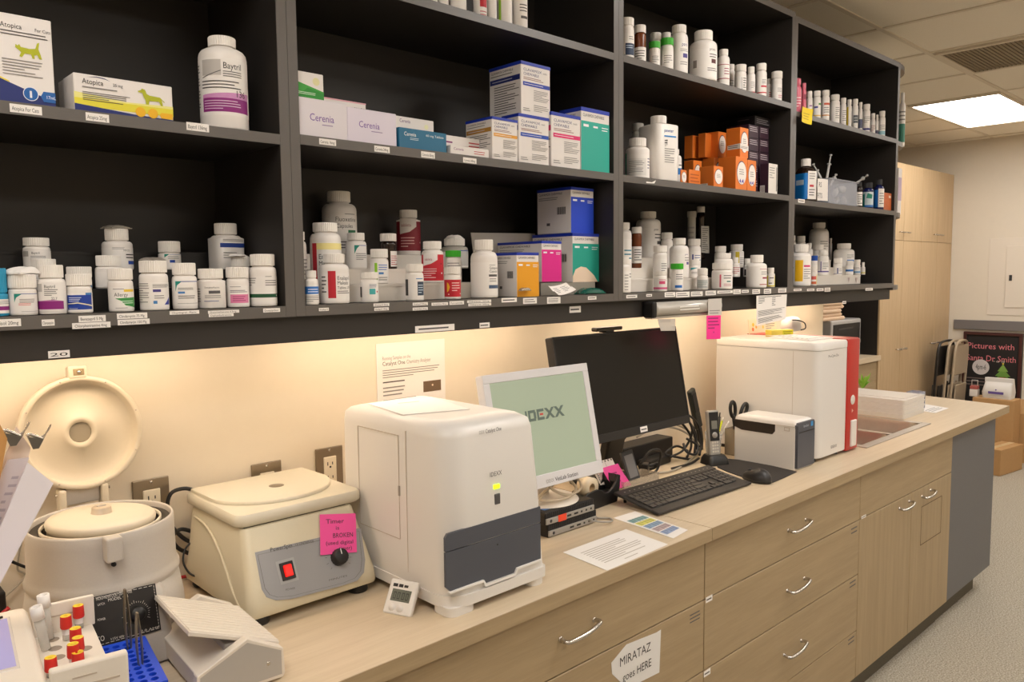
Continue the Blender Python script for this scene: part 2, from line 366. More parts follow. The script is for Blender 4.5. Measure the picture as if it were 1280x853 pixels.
# ================================================================ wall shelving
YF, Z0, Z1, Z2, ZT = -.33, 1.541, 1.886, 2.229, 2.562
def holes(m, x, side):
    for yy in (-.29, -.07):
        z = Z0+.05
        while z < ZT-.05:
            m.lathe([(0, .0006), (.0022, .0006), (.0026, 0)], mat('shelf_pin_hole', (150, 140, 128), .5), seg=8, T=basis((x, yy, z), (0, 1, 0), (0, 0, 1) if side < 0 else (0, 0, -1)))
            z += .032*(1+1)
def unit(xa, xb, desc, shelves, zt=ZT):
    t = thing('shelf_cabinet', (xa, 0, Z0-.07), desc, 'shelf cabinet', None); O = (xa, 0, Z0-.07); b = .022
    def edge(m, *a): m.box(*a, M_SHE)
    for x0, x1, ins, sd in ((xa, xa+b, xa+b, -1), (xb-b, xb, xb-b, 1)):
        m = MB(); m.box(x0, x1, YF+.0015, -.0005, Z0-.022, zt, M_SH); edge(m, x0+.0004, x1-.0004, YF, YF+.0015, Z0-.022, zt); holes(m, ins, -sd); m.build('side_panel', t, O)
    m = MB(); m.box(xa+b, xb-b, -.014, -.0005, Z0, zt-b, M_SH); m.build('back_panel', t, O)
    m = MB(); m.box(xa+b, xb-b, YF+.0015, -.0005, zt-b, zt, M_SH); edge(m, xa+b, xb-b, YF, YF+.0015, zt-b, zt); m.build('top_panel', t, O)
    m = MB(); m.box(xa+b, xb-b, YF+.0015, -.0005, Z0-.022, Z0, M_SH); edge(m, xa+b, xb-b, YF, YF+.0015, Z0-.022, Z0); m.build('bottom_panel', t, O)
    for z, th in shelves:
        m = MB(); m.box(xa+b, xb-b, YF+.0015, -.014, z-th, z, M_SH); edge(m, xa+b, xb-b, YF, YF+.0015, z-th, z); m.build('shelf', t, O)
    m = MB(); m.box(xa, xb, YF+.018, YF+.036, Z0-.076, Z0-.022, M_SH); m.build('valance', t, O)
    return t
unit(-.27, .787, 'dark shelf cabinet, leftmost bay, with flea and antibiotic bottles', [(1.881, .02), (Z2, .02)])
unit(.787, 1.8225, 'dark shelf cabinet second from the left, with the boxed tablets', [(Z1, .02), (2.224, .02)])
unit(1.8225, 2.862, 'dark shelf cabinet third from the left, with the orange boxes', [(Z1, .02), (2.227, .02)])
# fourth bay
unit(2.862, 3.868, 'dark shelf cabinet at the right end, with the sticky note and plastic bin', [(1.876, .02), (2.204, .019)], 2.55)
# rounded open shelves on the end
es = thing('end_shelf', (3.87, 0, Z0-.06), 'rounded dark quarter shelves fixed to the far end of the shelving', 'corner shelf')
for z in (1.530, 1.872, 2.20, 2.55):
    m = MB(); m.prism([(3.869, -.001)]+[(3.869+.325*math.sin(a*PI/24), -.001-.325*math.cos(a*PI/24)) for a in range(13)], z-.022, z, M_SHE); m.build('shelf', es, (3.87, 0, Z0-.06))
# shelf pin strip of light: the under-cabinet lamps that light the wall
for i, (x0, x1) in enumerate(((-.15, .75), (.85, 1.77), (1.88, 2.8), (2.92, 3.78))):
    t = thing('under_cabinet_light', ((x0+x1)/2, -.15, Z0-.024), ('slim strip lamp under the leftmost shelf cabinet', 'slim strip lamp under the second shelf cabinet from the left', 'slim strip lamp under the third shelf cabinet from the left', 'slim strip lamp under the right end shelf cabinet')[i], 'light')
    m = MB(); m.box(x0, x1, -.18, -.12, Z0-.034, Z0-.0225, mat('lamp_housing', (220, 214, 205), .4), .002); m.build('housing', t, ((x0+x1)/2, -.15, Z0-.024))
    m = MB(); m.box(x0+.02, x1-.02, -.172, -.128, Z0-.038, Z0-.034, mat('strip_diffuser', (255, 240, 215), .5, emit=(255, 228, 182), es=STRIP)) if 0 else m.box(x0+.02, x1-.02, -.172, -.128, Z0-.038, Z0-.034, mat('strip_diffuser', (255, 240, 215), .5, emit=(255, 228, 196), es=20)); m.build('diffuser', t, ((x0+x1)/2, -.15, Z0-.024))
# ================================================================ base cabinets and worktop
YD = -.63; ZD0, ZD1 = .105, .873
def handle(parent, x, z, w=.12, name='handle'):
    m = MB(); y = YD
    m.tube([(x-w/2, y, z-.004), (x-w/2, y-.018, z-.006), (x-w/2+.014, y-.026, z-.005), (x, y-.031, z), (x+w/2-.014, y-.026, z+.005), (x+w/2, y-.018, z+.006), (x+w/2, y, z+.004)], 0.0052, M_CHR, 10)
    for q in (-1, 1): m.lathe([(0, .003), (.0058, .003), (.0062, 0)], M_CHR, seg=12, T=basis((x+q*w/2, y, z+q*.004), (1, 0, 0), (0, 0, 1)))
    m.build(name, parent, (x, y, z), label='curved brushed metal pull')
def base_unit(xa, xb, desc, hollow=False):
    t = thing('base_cabinet', (xa, YD, 0), desc, 'cabinet'); m = MB()
    if hollow:
        for a in ((xa+.001, xa+.019, YD+.019, -.002, .1, ZD1), (xb-.019, xb-.001, YD+.019, -.002, .1, ZD1), (xa+.019, xb-.019, -.014, -.002, .1, ZD1), (xa+.019, xb-.019, YD+.019, -.014, .1, .118)): m.box(*a, M_WX)
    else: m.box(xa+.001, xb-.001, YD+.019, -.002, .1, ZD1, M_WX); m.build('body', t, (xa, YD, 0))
    m = MB(); m.box(xa, xb, YD+.045, YD+.06, 0.0005, .1, mat('carpeted_toe_kick', (92, 86, 74), .9, noise=.3, nscale=240)); m.build('toe_kick', t, (xa, YD, 0), label='dark recessed toe kick')
    return t
def front(t, x0, x1, z0, z1, hx=None, hz=None, name='drawer', m_=None, extra=None):
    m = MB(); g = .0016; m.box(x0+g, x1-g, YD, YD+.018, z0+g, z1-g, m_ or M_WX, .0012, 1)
    if extra: extra(m)
    o = m.build(name, t, (x0, YD, z0))
    if hx is not None: handle(o, hx, hz, .115 if name == 'drawer' else .1)
    return o
c0 = base_unit(-.45, .785, 'pale oak base cabinet at the left end of the counter, mostly out of view')
front(c0, -.45, .785, .70, ZD1, .15, .79); front(c0, -.45, .785, .5, .70, .15, .6); front(c0, -.45, .785, .287, .5, .15, .39); front(c0, -.45, .785, .105, .287, .15, .2)
c1 = base_unit(.785, 1.825, 'pale oak drawer cabinet bearing the torn paper sign')
front(c1, .785, 1.825, .703, ZD1, 1.305, .79); front(c1, .785, 1.825, .5, .703, 1.305, .6); front(c1, .785, 1.825, .287, .5, 1.305, .39); front(c1, .785, 1.825, .105, .287, 1.305, .2)
def marks(x, z, n=2, w=.05):
    def f(m): face(m, (x, YD, z), (w, 0, 0), (0, 0, .03), [('g', 0, 1, 0, 1, n, DGR)])
    return f
c2 = base_unit(1.825, 2.83, 'pale oak drawer cabinet below the keyboard and label printer, three pulls in a column')
front(c2, 1.825, 2.83, .703, ZD1, 2.352, .793); front(c2, 1.825, 2.83, .5, .703, 2.352, .597, extra=marks(2.76, .66)); front(c2, 1.825, 2.83, .287, .5, 2.34, .39, extra=marks(2.76, .462)); front(c2, 1.825, 2.83, .105, .287, 2.34, .2, extra=marks(2.76, .25))
c3 = base_unit(2.83, 3.795, 'pale oak sink cabinet with two doors and a small cut hatch', True)
front(c3, 2.83, 3.795, .703, ZD1, name='false_front')
front(c3, 2.83, 3.33, .105, .703, 3.25, .668, 'door', M_WD)
def hatch(m):
    dm = mat('groove_dark', (96, 76, 52), .7); q = [(3.443, .455), (3.68, .455), (3.68, .618), (3.443, .618)]
    for i in range(4):
        a, b = q[i], q[(i+1) % 4]; m.box(min(a[0], b[0])-.0015, max(a[0], b[0])+.0015, YD-.0006, YD, min(a[1], b[1])-.0015, max(a[1], b[1])+.0015, dm)
front(c3, 3.33, 3.795, .105, .703, 3.49, .667, 'door', M_WD, hatch)
m = MB(); m.prism([(3.797, YD+.004), (4.43, YD+.004), (4.43, 0.0), (3.797, 0.0)], .105, ZD1, mat('slate_grey_laminate', (104, 103, 106), .5, noise=.05, nscale=50))
ep = m.build('counter_end_panel', None, (3.8, YD, .1), label='slate grey panelled end of the counter past the sink cabinet', category='cabinet')
m = MB(); m.box(3.797, 4.33, YD+.048, -.05, 0.0005, .105, MATS['carpeted_toe_kick']); m.build('toe_kick', ep, (3.8, YD, .1))
# worktops (the right one is cut out round the sink)
SX0, SX1, SY0, SY1 = 3.085, 3.775, -.545, -.10
m = MB(); m.box(-.5, 1.826, -.65, -.001, .874, .91, M_WT, .0015, 1); m.box(-.5, 1.826, -.651, -.649, .8745, .9092, M_WX)  # real edge band; its darker wood puts the front's weaker light into colour
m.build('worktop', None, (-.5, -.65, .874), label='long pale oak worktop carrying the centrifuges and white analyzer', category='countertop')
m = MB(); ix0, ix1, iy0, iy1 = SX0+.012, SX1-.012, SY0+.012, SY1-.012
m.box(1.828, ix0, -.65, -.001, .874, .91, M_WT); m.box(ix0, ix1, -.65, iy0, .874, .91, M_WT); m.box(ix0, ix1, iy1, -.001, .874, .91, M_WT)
m.prism([(ix1, -.65), (4.56, -.65), (4.67, .10), (3.86, .10), (3.86, -.001), (ix1, -.001)], .874, .91, M_WT); m.box(1.828, 4.56, -.651, -.649, .8745, .9092, M_WX)  # front edge band again, darkened in colour for the weaker light there
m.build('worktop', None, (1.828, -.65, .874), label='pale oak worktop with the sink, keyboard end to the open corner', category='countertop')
# sink
sk = thing('kitchen_sink', (3.4, -.3, .91), 'stainless steel double bowl sink set in the worktop behind the red analyzer', 'sink')
m = MB(); zr = .9145; rw = .035; mid = 3.42
m.box(SX0, SX1, SY0, SY0+rw, .9102, zr, M_STL, .002); m.box(SX0, SX1, SY1-.06, SY1, .9102, zr, M_STL, .002)
m.box(SX0, SX0+rw, SY0+rw, SY1-.06, .9102, zr, M_STL, .002); m.box(SX1-rw, SX1, SY0+rw, SY1-.06, .9102, zr, M_STL, .002); m.box(mid-.014, mid+.014, SY0+rw, SY1-.06, .9102, zr-.001, M_STL, .002)
m.build('rim', sk, (3.4, -.3, .91))
def bowl(x0, x1, y0, y1, dz):
    def rr(x0, x1, y0, y1, r, n=5):
        o = []
        for cx, cy, a0 in ((x1-r, y1-r, 0), (x0+r, y1-r, 90), (x0+r, y0+r, 180), (x1-r, y0+r, 270)):
            for k in range(n+1): a = math.radians(a0+90*k/n); o.append((cx+r*math.cos(a), cy+r*math.sin(a)))
        return o
    rings = [(0, .002, .045), (.004, -.012, .045), (.010, -.10, .04), (.016, -dz+.02, .04), (.035, -dz, .03), (.12, -dz-.004, .01)]
    vs = []; fs = []
    for ins, z, r in rings: vs += [(x, y, .91+z) for x, y in rr(x0+ins, x1-ins, y0+ins, y1-ins, r)]
    n = len(vs)//len(rings)
    for k in range(len(rings)-1):
        for i in range(n): fs.append((k*n+i, k*n+(i+1) % n, (k+1)*n+(i+1) % n, (k+1)*n+i))
    fs.append(tuple((len(rings)-1)*n+i for i in range(n)))
    m = MB(); m.add(vs, fs, M_STL, True); m.lathe([(0, 0), (.03, 0), (.036, .003), (.04, .0)], M_CHR, ((x0+x1)/2, (y0+y1)/2, .9065-dz), 20)
    m.build('bowl', sk, (3.4, -.3, .91))
bowl(SX0+rw, mid-.014, SY0+rw, SY1-.06, .16); bowl(mid+.014, SX1-rw, SY0+rw, SY1-.06, .16)
# ================================================================ beyond the counter: tall cupboards, niche
YT = .69
def tall(xa, xb, desc, lh):
    t = thing('tall_cupboard', (xa, YT, 0), desc, 'cupboard'); O = (xa, YT, 0); m = MB()
    m.box(xa+.001, xb-.001, YT+.019, 1.315, 0.0005, 2.45, M_WZ); m.build('body', t, O); xm = (xa+xb)/2
    for x0, x1, sd in ((xa, xm, 1), (xm, xb, -1)):
        for z0, z1, hz in ((.08, 1.838, .962), (1.838, 2.45, 1.905)):
            m = MB(); m.box(x0+.0015, x1-.0015, YT, YT+.018, z0+.0015, z1-.0015, M_WZ, .0012, 1); d = m.build('door', t, (x0, YT, z0))
            hx = (x1-.05) if sd > 0 else (x0+.05); m = MB()
            m.tube([(hx-.045, YT, hz), (hx-.045, YT-.02, hz), (hx, YT-.03, hz-.003), (hx+.045, YT-.02, hz), (hx+.045, YT, hz)], .005, M_CHR, 8); m.build('handle', d, (hx, YT, hz), label='metal bow pull')
tall(6.335, 7.11, 'tall pale oak cupboard next to the dark niche', 0); tall(7.11, 7.855, 'tall pale oak cupboard in the corner behind the folded chairs', 0)
nc = thing('niche_cabinet', (5.3, YT, 0), 'pale oak low cabinet with dark open back niche beyond the shelves', 'cabinet'); O = (5.3, YT, 0)
m = MB(); m.box(5.3, 6.315, YT+.03, 1.30, 0.0005, .9, M_WX); m.build('body', nc, O)
m = MB(); m.box(5.28, 6.315, YT-.01, 1.30, .9, .94, M_WT, .0015, 1); m.build('countertop', nc, O)
for z0, z1 in ((.745, .893), (.45, .742), (.1, .447)):
    for x0, x1 in ((5.3, 5.8), (5.8, 6.29)): m = MB(); m.box(x0+.002, x1-.002, YT+.011, YT+.029, z0, z1, M_WX, .001, 1); m.build('drawer', nc, (x0, YT, z0))
dk = mat('niche_dark_laminate', (36, 31, 27), .6)
m = MB(); m.box(5.3, 6.315, 1.29, 1.305, .94, 2.2, dk); m.box(6.29, 6.314, YT+.012, 1.29, .94, 2.2, dk); m.box(5.3, 5.32, YT+.1, 1.29, .94, 2.2, dk); m.box(5.3, 6.315, YT+.1, 1.29, 2.2, 2.22, dk); m.build('niche', nc, O, label='dark open niche')
m = MB(); m.box(6.29, 6.333, YT, YT+.012, 0.0005, 2.22, M_WZ); m.build('face_trim', nc, O)
# ================================================================ stepped risers on the bottom shelves
M_RW = mat('white_riser', (226, 219, 210), .4); M_RB = mat('black_riser', (26, 24, 23), .45)
def riser(x0, x1, m_, desc, tiers=3, yb=-.02):
    m = MB(); f = [-.26, -.19, -.12]; h = [.04, .075, .111]; pr = []
    pts = [(f[0], 0)]
    for k in range(tiers): pts += [(f[k], h[k])] + ([(f[k+1], h[k])] if k+1 < tiers else [(yb, h[k])])
    pts.append((yb, 0)); n = len(pts); vs = []; O = (x0, f[0], Z0+.0004)
    b = bmesh.new(); A = [b.verts.new((x0, y, Z0+.0004+z)) for y, z in pts]; B = [b.verts.new((x1, y, Z0+.0004+z)) for y, z in pts]
    b.faces.new(A); b.faces.new(B[::-1])
    for i in range(n): b.faces.new((A[i], B[i], B[(i+1) % n], A[(i+1) % n]))
    bmesh.ops.recalc_face_normals(b, faces=b.faces[:]); m.bm(b, m_)
    for k in range(tiers): m.box(x0, x1, f[k]-.0015, f[k], Z0+h[k]-.006, Z0+.0004+h[k], m_)
    m.build('stepped_riser', None, O, label=desc, category='shelf riser')
riser(.20, .76, M_RB, 'black stepped riser under the bottles, bottom shelf of the leftmost cabinet')
riser(.815, 1.318, M_RW, 'white stepped riser on the bottom shelf, second cabinet from the left')
riser(1.85, 2.50, M_RW, 'white stepped riser on the bottom shelf, third cabinet from the left')
riser(3.03, 3.66, M_RW, 'white stepped riser on the bottom shelf, right end cabinet')
R0 = (-.297, Z0+.0004); R1 = (-.225, Z0+.0408); R2 = (-.155, Z0+.0758); R3 = (-.078, Z0+.1118)
PUR = (140, 30, 120); BLU = (28, 70, 160); TEA = (20, 140, 125); GRN = (40, 110, 60); RED = (190, 30, 45); PNK = (214, 70, 120); YEL = (226, 200, 60); NAV = (34, 50, 74); LBL = (70, 130, 190)
LG = (30, 160, 40); AMB = mat('amber_plastic', (112, 56, 26), .2); DRK = mat('dark_brown_glass', (40, 26, 20), .15); M_GRN = mat('green_cap_plastic', (52, 170, 30), .45)
M_TEAL = mat('teal_plastic', (40, 150, 190), .4); M_GL = mat('grey_frost_plastic', (170, 165, 155), .4); M_BLUC = mat('blue_cap', (30, 80, 170), .4); M_NAVG = mat('cobalt_glass', (26, 34, 90), .15); M_BCAP = mat('black_cap', (40, 38, 40), .45)
M_PINK = mat('pink_liquid_plastic', (222, 110, 130), .25)
def folded(desc, cat, name, c, sx, sy, sz, m, yaw=0, seed=1):
    """crumpled leaflet lying on a cap"""
    rr = random.Random(seed); mb = MB(); n = 12; vs = []; fs = []; s1, s2, s3 = rr.uniform(2, 4), rr.uniform(2, 4), rr.uniform(0, 3)
    T = Matrix.Translation(V(c)) @ Matrix.Rotation(yaw, 4, 'Z')
    for top in (0, 1):
        for i in range(n+1):
            for j in range(n+1):
                u, v = i/n*2-1, j/n*2-1; f = max(0, 1-abs(u)**6)*max(0, 1-abs(v)**6); e = 1+.08*math.sin(3*v+s3)
                z = sz*(.22+.78*f*(.72+.2*math.sin(u*s1+v*1.5+s3)+.08*math.sin(v*s2*3+u))) if top else sz*.06*(1+math.sin(u*s2+s3))
                vs.append((u*sx*e+rr.uniform(-.015, .015)*sx, v*sy, z))
        o = top*(n+1)**2; q = [(o+i*(n+1)+j, o+(i+1)*(n+1)+j, o+(i+1)*(n+1)+j+1, o+i*(n+1)+j+1) for i in range(n) for j in range(n)]; fs += q if top else [k[::-1] for k in q]
    K_ = (n+1)**2; bd = [i*(n+1) for i in range(n+1)]+[n*(n+1)+j for j in range(1, n+1)]+[i*(n+1)+n for i in range(n-1, -1, -1)]+[j for j in range(n-1, 0, -1)]
    fs += [(bd[k], bd[(k+1) % len(bd)], K_+bd[(k+1) % len(bd)], K_+bd[k]) for k in range(len(bd))]
    mb.add(vs, fs, m, False, T); return mb.build(name, None, c, label=desc, category=cat)
W1 = ', lower shelf, leftmost cabinet'
def rowitem(row, *a, **k): return bottle(*a[:4], row[0], row[1], *a[4:], **k)
# ---- leftmost cabinet, bottom shelf
def hdr(u, v, h, st, c=BLK): return ('t', u, v, h, c, st, 'b')
rowitem(R0, 'teal bottle with a purple tag at the frame edge'+W1, -22, 9.5, 335.6, (-22, 8), 26, [('r', -.9, .9, .12, .72, M_PAP), ('r', .1, .95, .25, .42, PUR), ('g', .1, .9, .5, .68, 3, GRY)], M_TEAL, M_TEAL, paper=False)
rowitem(R0, 'white bottle with green corner mark and red lettering, under folded leaflet'+W1, 9.7, 46, 343, (7.4, 44.5), 15, [('p', [(-.4, .8), (-.4, .48), (-.3, .66), (0, .8)], TEA), ('r', -.1, .85, .78, .8, BLU), ('g', -.15, .6, .45, .62, 3, (120, 110, 112)), ('g', -.2, .4, .36, .46, 2, (220, 90, 90)), ('r', -.1, .85, .14, .15, GRY), ('g', -1, -.7, .3, .75, 8, GRY)], labcol=M_PAP, lv=(.08, .8))
rowitem(R0, 'white bottle with magenta band marked 22.7'+W1, 46, 82, 331.5, (46, 77.7), 14, [('r', -.95, .55, .14, .36, PUR), ('p', [(-.95, .36), (.0, .40), (.55, .36)], (190, 120, 170)), hdr(-.35, .72, .09, 'Baytril'), ('g', -.35, .3, .5, .7, 4, DGR), hdr(-.05, .40, .07, '22.7'), ('r', -.75, -.45, .62, .84, (190, 186, 182))], lv=(.1, .86))
rowitem(R1, 'plain white capped bottle directly behind the one marked 22.7'+W1, 37, 73, 324, (39, 70.7), 10, [('g', -.4, .5, .3, .6, 5, GRY)])
rowitem(R2, 'large white bottle, tallest at the left end'+W1, 28.4, 63.4, 297.6, (28.6, 62), 9, [hdr(-.25, .66, .1, 'Baytril'), ('g', -.3, .5, .3, .6, 5, DGR), ('r', -.8, -.4, .56, .78, (170, 166, 160))], lv=(.1, .8))
rowitem(R0, 'white bottle with a blue rectangular label'+W1, 82.6, 115, 342.6, (80.3, 113.4), 13, [('r', -.72, .72, .14, .66, (24, 62, 158)), ('g', -.6, .1, .42, .6, 3, (220, 225, 240)), ('p', [(-.72, .32), (-.1, .36), (.72, .24), (.72, .28), (-.1, .4), (-.72, .36)], (236, 226, 190)), ('r', .3, .72, .66, .74, LBL), ('g', -.6, .0, .16, .2, 1, (220, 225, 240))])
rowitem(R1, 'white capped bottle peeping up directly behind the blue labelled one'+W1, 84, 115, 333.6, (82.6, 114.6), 12, [('r', .6, .9, .1, .5, LBL)])
rowitem(R1, 'wide plain white bottle turned away, left of the allergy bottle'+W1, 118.6, 153.5, 319.7, (120, 152), 12, [('g', .3, .8, .4, .6, 3, GRY)])
rowitem(R2, 'tall white bottle with crumpled film on its cap and blue strip'+W1, 126.6, 165.8, 286.5, (130, 160), 13, [('r', .45, .95, .18, .3, BLU), hdr(.25, .62, .07, 'MYCO'), ('g', .35, .9, .36, .56, 2, BLK), ('g', -.2, .3, .68, .76, 2, GRY)], top=lambda t, p, rc: folded('crumpled clear film on the cap of the tall bottle'+W1, 'plastic film', 'crumpled_film', p+V((0, 0, .0005)), rc*1.05, rc*.9, .007, mat('clear_film', (196, 188, 174), .2, alpha=.6), .3, 5))
rowitem(R0, 'white bottle with yellow flash and green swoosh'+W1, 134.5, 166.5, 335.6, (132.7, 164.7), 13, [hdr(-.35, .48, .12, 'Allergy'), ('r', .15, .8, .62, .7, (236, 200, 60)), ('p', [(-.3, .42), (.85, .45), (.85, .12), (.2, .2), (0, .34)], (60, 150, 70)), ('g', 0, .7, .24, .36, 2, (220, 240, 220)), ('g', -.4, .2, .68, .74, 1, GRY), ('g', -.3, .4, .1, .14, 1, GRY)], lv=(.06, .78))
rowitem(R0, 'white bottle with blue corner triangle, foil slip on its cap'+W1, 173.2, 210, 325.9, (172.6, 207.8), 14, [('p', [(.45, .15), (.85, .15), (.85, .36)], (40, 60, 170)), ('r', -.05, .3, .49, .56, (70, 60, 130)), ('r', -.05, .12, .18, .26, LBL), ('g', -.05, .8, .6, .7, 3, DGR), ('g', -.9, -.2, .2, .74, 9, GRY), ('g', 0, .5, .3, .42, 2, GRY)], top=lambda t, p, rc: folded('folded foil slip lying on a white bottle cap'+W1, 'leaflet', 'folded_slip', p+V((0, 0, .0005)), rc*.9, rc*.6, .006, mat('foil', (190, 180, 172), .3, .5), .7, 8))
rowitem(R2, 'white bottle with green corner label standing at the back'+W1, 198, 226, 302, (196.9, 224.8), 13, [('p', [(-.3, .9), (-.3, .7), (0, .9)], TEA), ('r', 0, .9, .87, .89, BLU), ('r', .0, .3, .4, .56, BLU), ('g', -.1, .6, .6, .8, 3, GRY)], lv=(.1, .92))
rowitem(R0, 'white bottle with green corner mark and small blue tag'+W1, 214.5, 246, 329, (214, 243.8), 14, [('p', [(-.5, .82), (-.5, .52), (-.4, .7), (-.1, .82)], TEA), ('r', -.2, .85, .8, .82, BLU), ('r', -.35, 0, .46, .52, LBL), ('g', -.35, .6, .56, .64, 2, DGR), ('g', -.35, .7, .3, .42, 2, DGR), ('r', -.4, .85, .17, .18, GRY)], lv=(.1, .84))
rowitem(R0, 'squat squarish white bottle with a small black tag'+W1, 246.5, 280.4, 336, (245, 276.9), 12, [hdr(-.3, .68, .06, 'Dexamethasone'), ('r', -.1, .5, .5, .6, DGR), ('g', -.3, .6, .34, .46, 2, GRY), ('g', -.9, -.6, .2, .7, 6, GRY), ('g', -.35, .4, .22, .28, 1, (90, 100, 160))], sq=.6, sh=.1)
rowitem(R2, 'large square grey-white bottle with a blue strip'+W1, 261, 303.5, 279.7, (264, 292.5), 13, [('r', -.2, .85, .62, .74, (28, 60, 140)), ('g', -.1, .8, .78, .86, 2, GRY), ('g', -.1, .5, .3, .5, 3, GRY)], sq=.5, sh=.12)
rowitem(R1, 'small white bottle under a paper slip, behind the pink labelled one'+W1, 287.5, 314, 321, (289, 312.7), 12, [], top=lambda t, p, rc: folded('paper slip lying on a small bottle'+W1, 'leaflet', 'folded_slip', p+V((-.004, 0, .0005)), rc*1.2, rc*.8, .006, M_PAP, .9, 11))
rowitem(R0, 'slim white bottle with a pink label block'+W1, 282.5, 311, 334, (281, 309.7), 13, [('r', -.45, .7, .15, .44, (226, 130, 170)), ('g', -.3, .5, .2, .4, 3, (170, 60, 110)), ('g', -.45, .6, .5, .6, 2, (70, 50, 90)), ('g', -.45, .3, .68, .72, 1, DGR)])
rowitem(R0, 'white bottle with a dark green stripe, last on the right'+W1, 311, 345.4, 318, (312, 342.8), 14, [('r', -.95, .95, .22, .31, (30, 84, 52)), ('c', .75, .27, .002, (230, 240, 230)), ('g', .1, .8, .5, .66, 3, DGR), ('g', -.9, -.3, .5, .72, 4, GRY), ('g', .1, .5, .72, .75, 1, DGR)])
b_ = onY(28, 341, R0[0]); folded('folded white leaflet lying on a bottle cap'+W1, 'leaflet', 'folded_leaflet', (b_.x, b_.y, b_.z-.0026), .022, .018, .013, M_PAP, .5, 3)
# ---- leftmost cabinet, middle shelf
ZB1 = 1.8814
M_BX = mat('carton_white', (232, 226, 222), .5)
CATY = (176, 180, 30); DKB = (30, 44, 110)
def cat_shape(ox, oy, s, sy): # stylised walking cat outline
    p = [(0, .55), (.02, .72), (.1, .66), (.16, .75), (.22, .6), (.55, .56), (.78, .62), (.86, .95), (.95, 1.0), (.9, .62), (.98, .3), (1.02, .05), (.92, .05), (.84, .28), (.72, .22), (.74, .02), (.64, .04), (.6, .26), (.36, .26), (.24, .02), (.14, .06), (.22, .3), (.12, .42)]
    return [(ox+x*s, oy+y*sy) for x, y in p]
def dog_shape(ox, oy, s, sy):
    p = [(0, .82), (.12, .9), (.14, 1.0), (.26, .96), (.32, .7), (.42, .62), (.8, .58), (.98, .3), (.94, .28), (.86, .44), (.9, .05), (.82, .05), (.76, .3), (.4, .26), (.38, .02), (.28, .02), (.26, .3), (.2, .5), (.16, .74), (.02, .74)]
    return [(ox+x*s, oy+y*sy) for x, y in p]
carton('tall white and navy box with green cat picture, middle shelf of the leftmost cabinet', -.055, -34, 62.5, 8, -.325, ZB1, M_BX, [
    ('p', [(0, 0), (1, 0), (1, .06), (.75, .12), (.4, .22), (0, .34)], DKB), ('p', [(0, .34), (.4, .22), (.4, .235), (0, .37)], YEL),
    ('t', .32, .84, .06, BLK, 'Atopica', 'b'), ('t', .77, .84, .04, BLK, 'For Cats'), ('g', .32, .95, .75, .82, 2, DGR), ('p', cat_shape(.5, .52, .34, .2), CATY),
    ('g', .32, .85, .3, .5, 6, GRY), ('c', .67, .115, .011, (230, 235, 245)), ('c', .67, .115, .010, (30, 96, 170)), ('r', .655, .685, .07, .15, (230, 235, 245)), ('p', [(.84, .16), (1, .16), (1, .04), (.84, .04), (.8, .1)], (30, 96, 170)), ('t', .87, .08, .04, (235, 240, 250), '17mL')])
carton('white and yellow box with green dachshund picture, middle shelf of the leftmost cabinet', -.06, 91, 214, 90, -.325, ZB1, M_BX, [
    ('r', 0, 1, .12, .34, (226, 214, 60)), ('p', [(0, .34), (1, .34), (1, .42), (.5, .38), (0, .5)], (234, 228, 140)), ('p', [(0, 0), (1, 0), (1, .03), (.6, .06), (0, .18)], DKB),
    ('t', .08, .74, .15, BLK, 'Atopica', 'b'), ('p', [(.13, .92), (.22, .97), (.3, .95), (.36, .88), (.3, .93), (.22, .95)], DKB), ('t', .38, .76, .09, BLK, '25 mg', 'b'), ('g', .08, .5, .6, .7, 1, GRY), ('g', .08, .55, .28, .54, 5, DGR),
    ('p', dog_shape(.63, .38, .29, .44), CATY), ('c', .65, .15, .0085, (236, 180, 30)), ('c', .78, .15, .0085, (236, 180, 30)), ('p', [(.87, .2), (.99, .2), (.99, .04), (.87, .04), (.85, .12)], (236, 180, 30))])
carton('grey-white carton peeking out behind the dachshund box at its left', -.045, 81.5, 120, 97, -.255, ZB1, M_BX)
bottle('big white bottle with magenta band marked 136, alone at right of the middle shelf', 247, 308, 48.4, -.275, ZB1, (258, 293), 11, [('r', -.62, .78, .2, .36, PUR), ('p', [(-.62, .36), (-.62, .4), (.78, .44), (.78, .36)], (204, 140, 190)), ('r', -.6, -.05, .62, .8, (190, 184, 178)), ('p', [(-.6, .6), (-.3, .64), (-.05, .68), (-.05, .67), (-.3, .63), (-.6, .59)], DGR), hdr(0, .7, .075, 'Baytril'), ('g', 0, .6, .6, .68, 3, DGR), ('g', -.62, .5, .46, .57, 3, DGR), hdr(.3, .38, .08, '136'), ('g', -.95, -.72, .25, .76, 14, DGR), ('g', -.55, .5, .22, .34, 4, (220, 180, 214))], sh=.14, lv=(.16, .82), grp=None)
# ---- second cabinet, bottom shelf
W2 = ', lower shelf, second cabinet from left'
rowitem(R1, 'sliver of a white bottle tucked against the divider'+W2, 362, 383, 290, (364, 381.5), 10, [('g', .2, .9, .2, .6, 5, GRY)])
rowitem((-.312, R0[1]), 'small white bottle with bright blue band at far left'+W2, 380, 398, 338.4, (379.6, 393), 9, [('r', -.9, .95, .4, .68, (50, 120, 200)), ('g', -.3, .8, .44, .62, 2, (225, 235, 250)), ('g', -.6, .8, .1, .36, 4, GRY)])
rowitem(R3, 'biggest grey-white bottle at the back left'+W2, 402, 445.4, 240, (409, 438), 13, [hdr(-.15, .62, .09, 'Fluoxetine'), ('t', -.12, .5, .08, BLK, 'Capsules'), ('r', .32, .7, .36, .46, (40, 110, 70)), ('g', .2, .7, .74, .78, 1, GRY), ('g', -.1, .8, .1, .26, 3, DGR)])
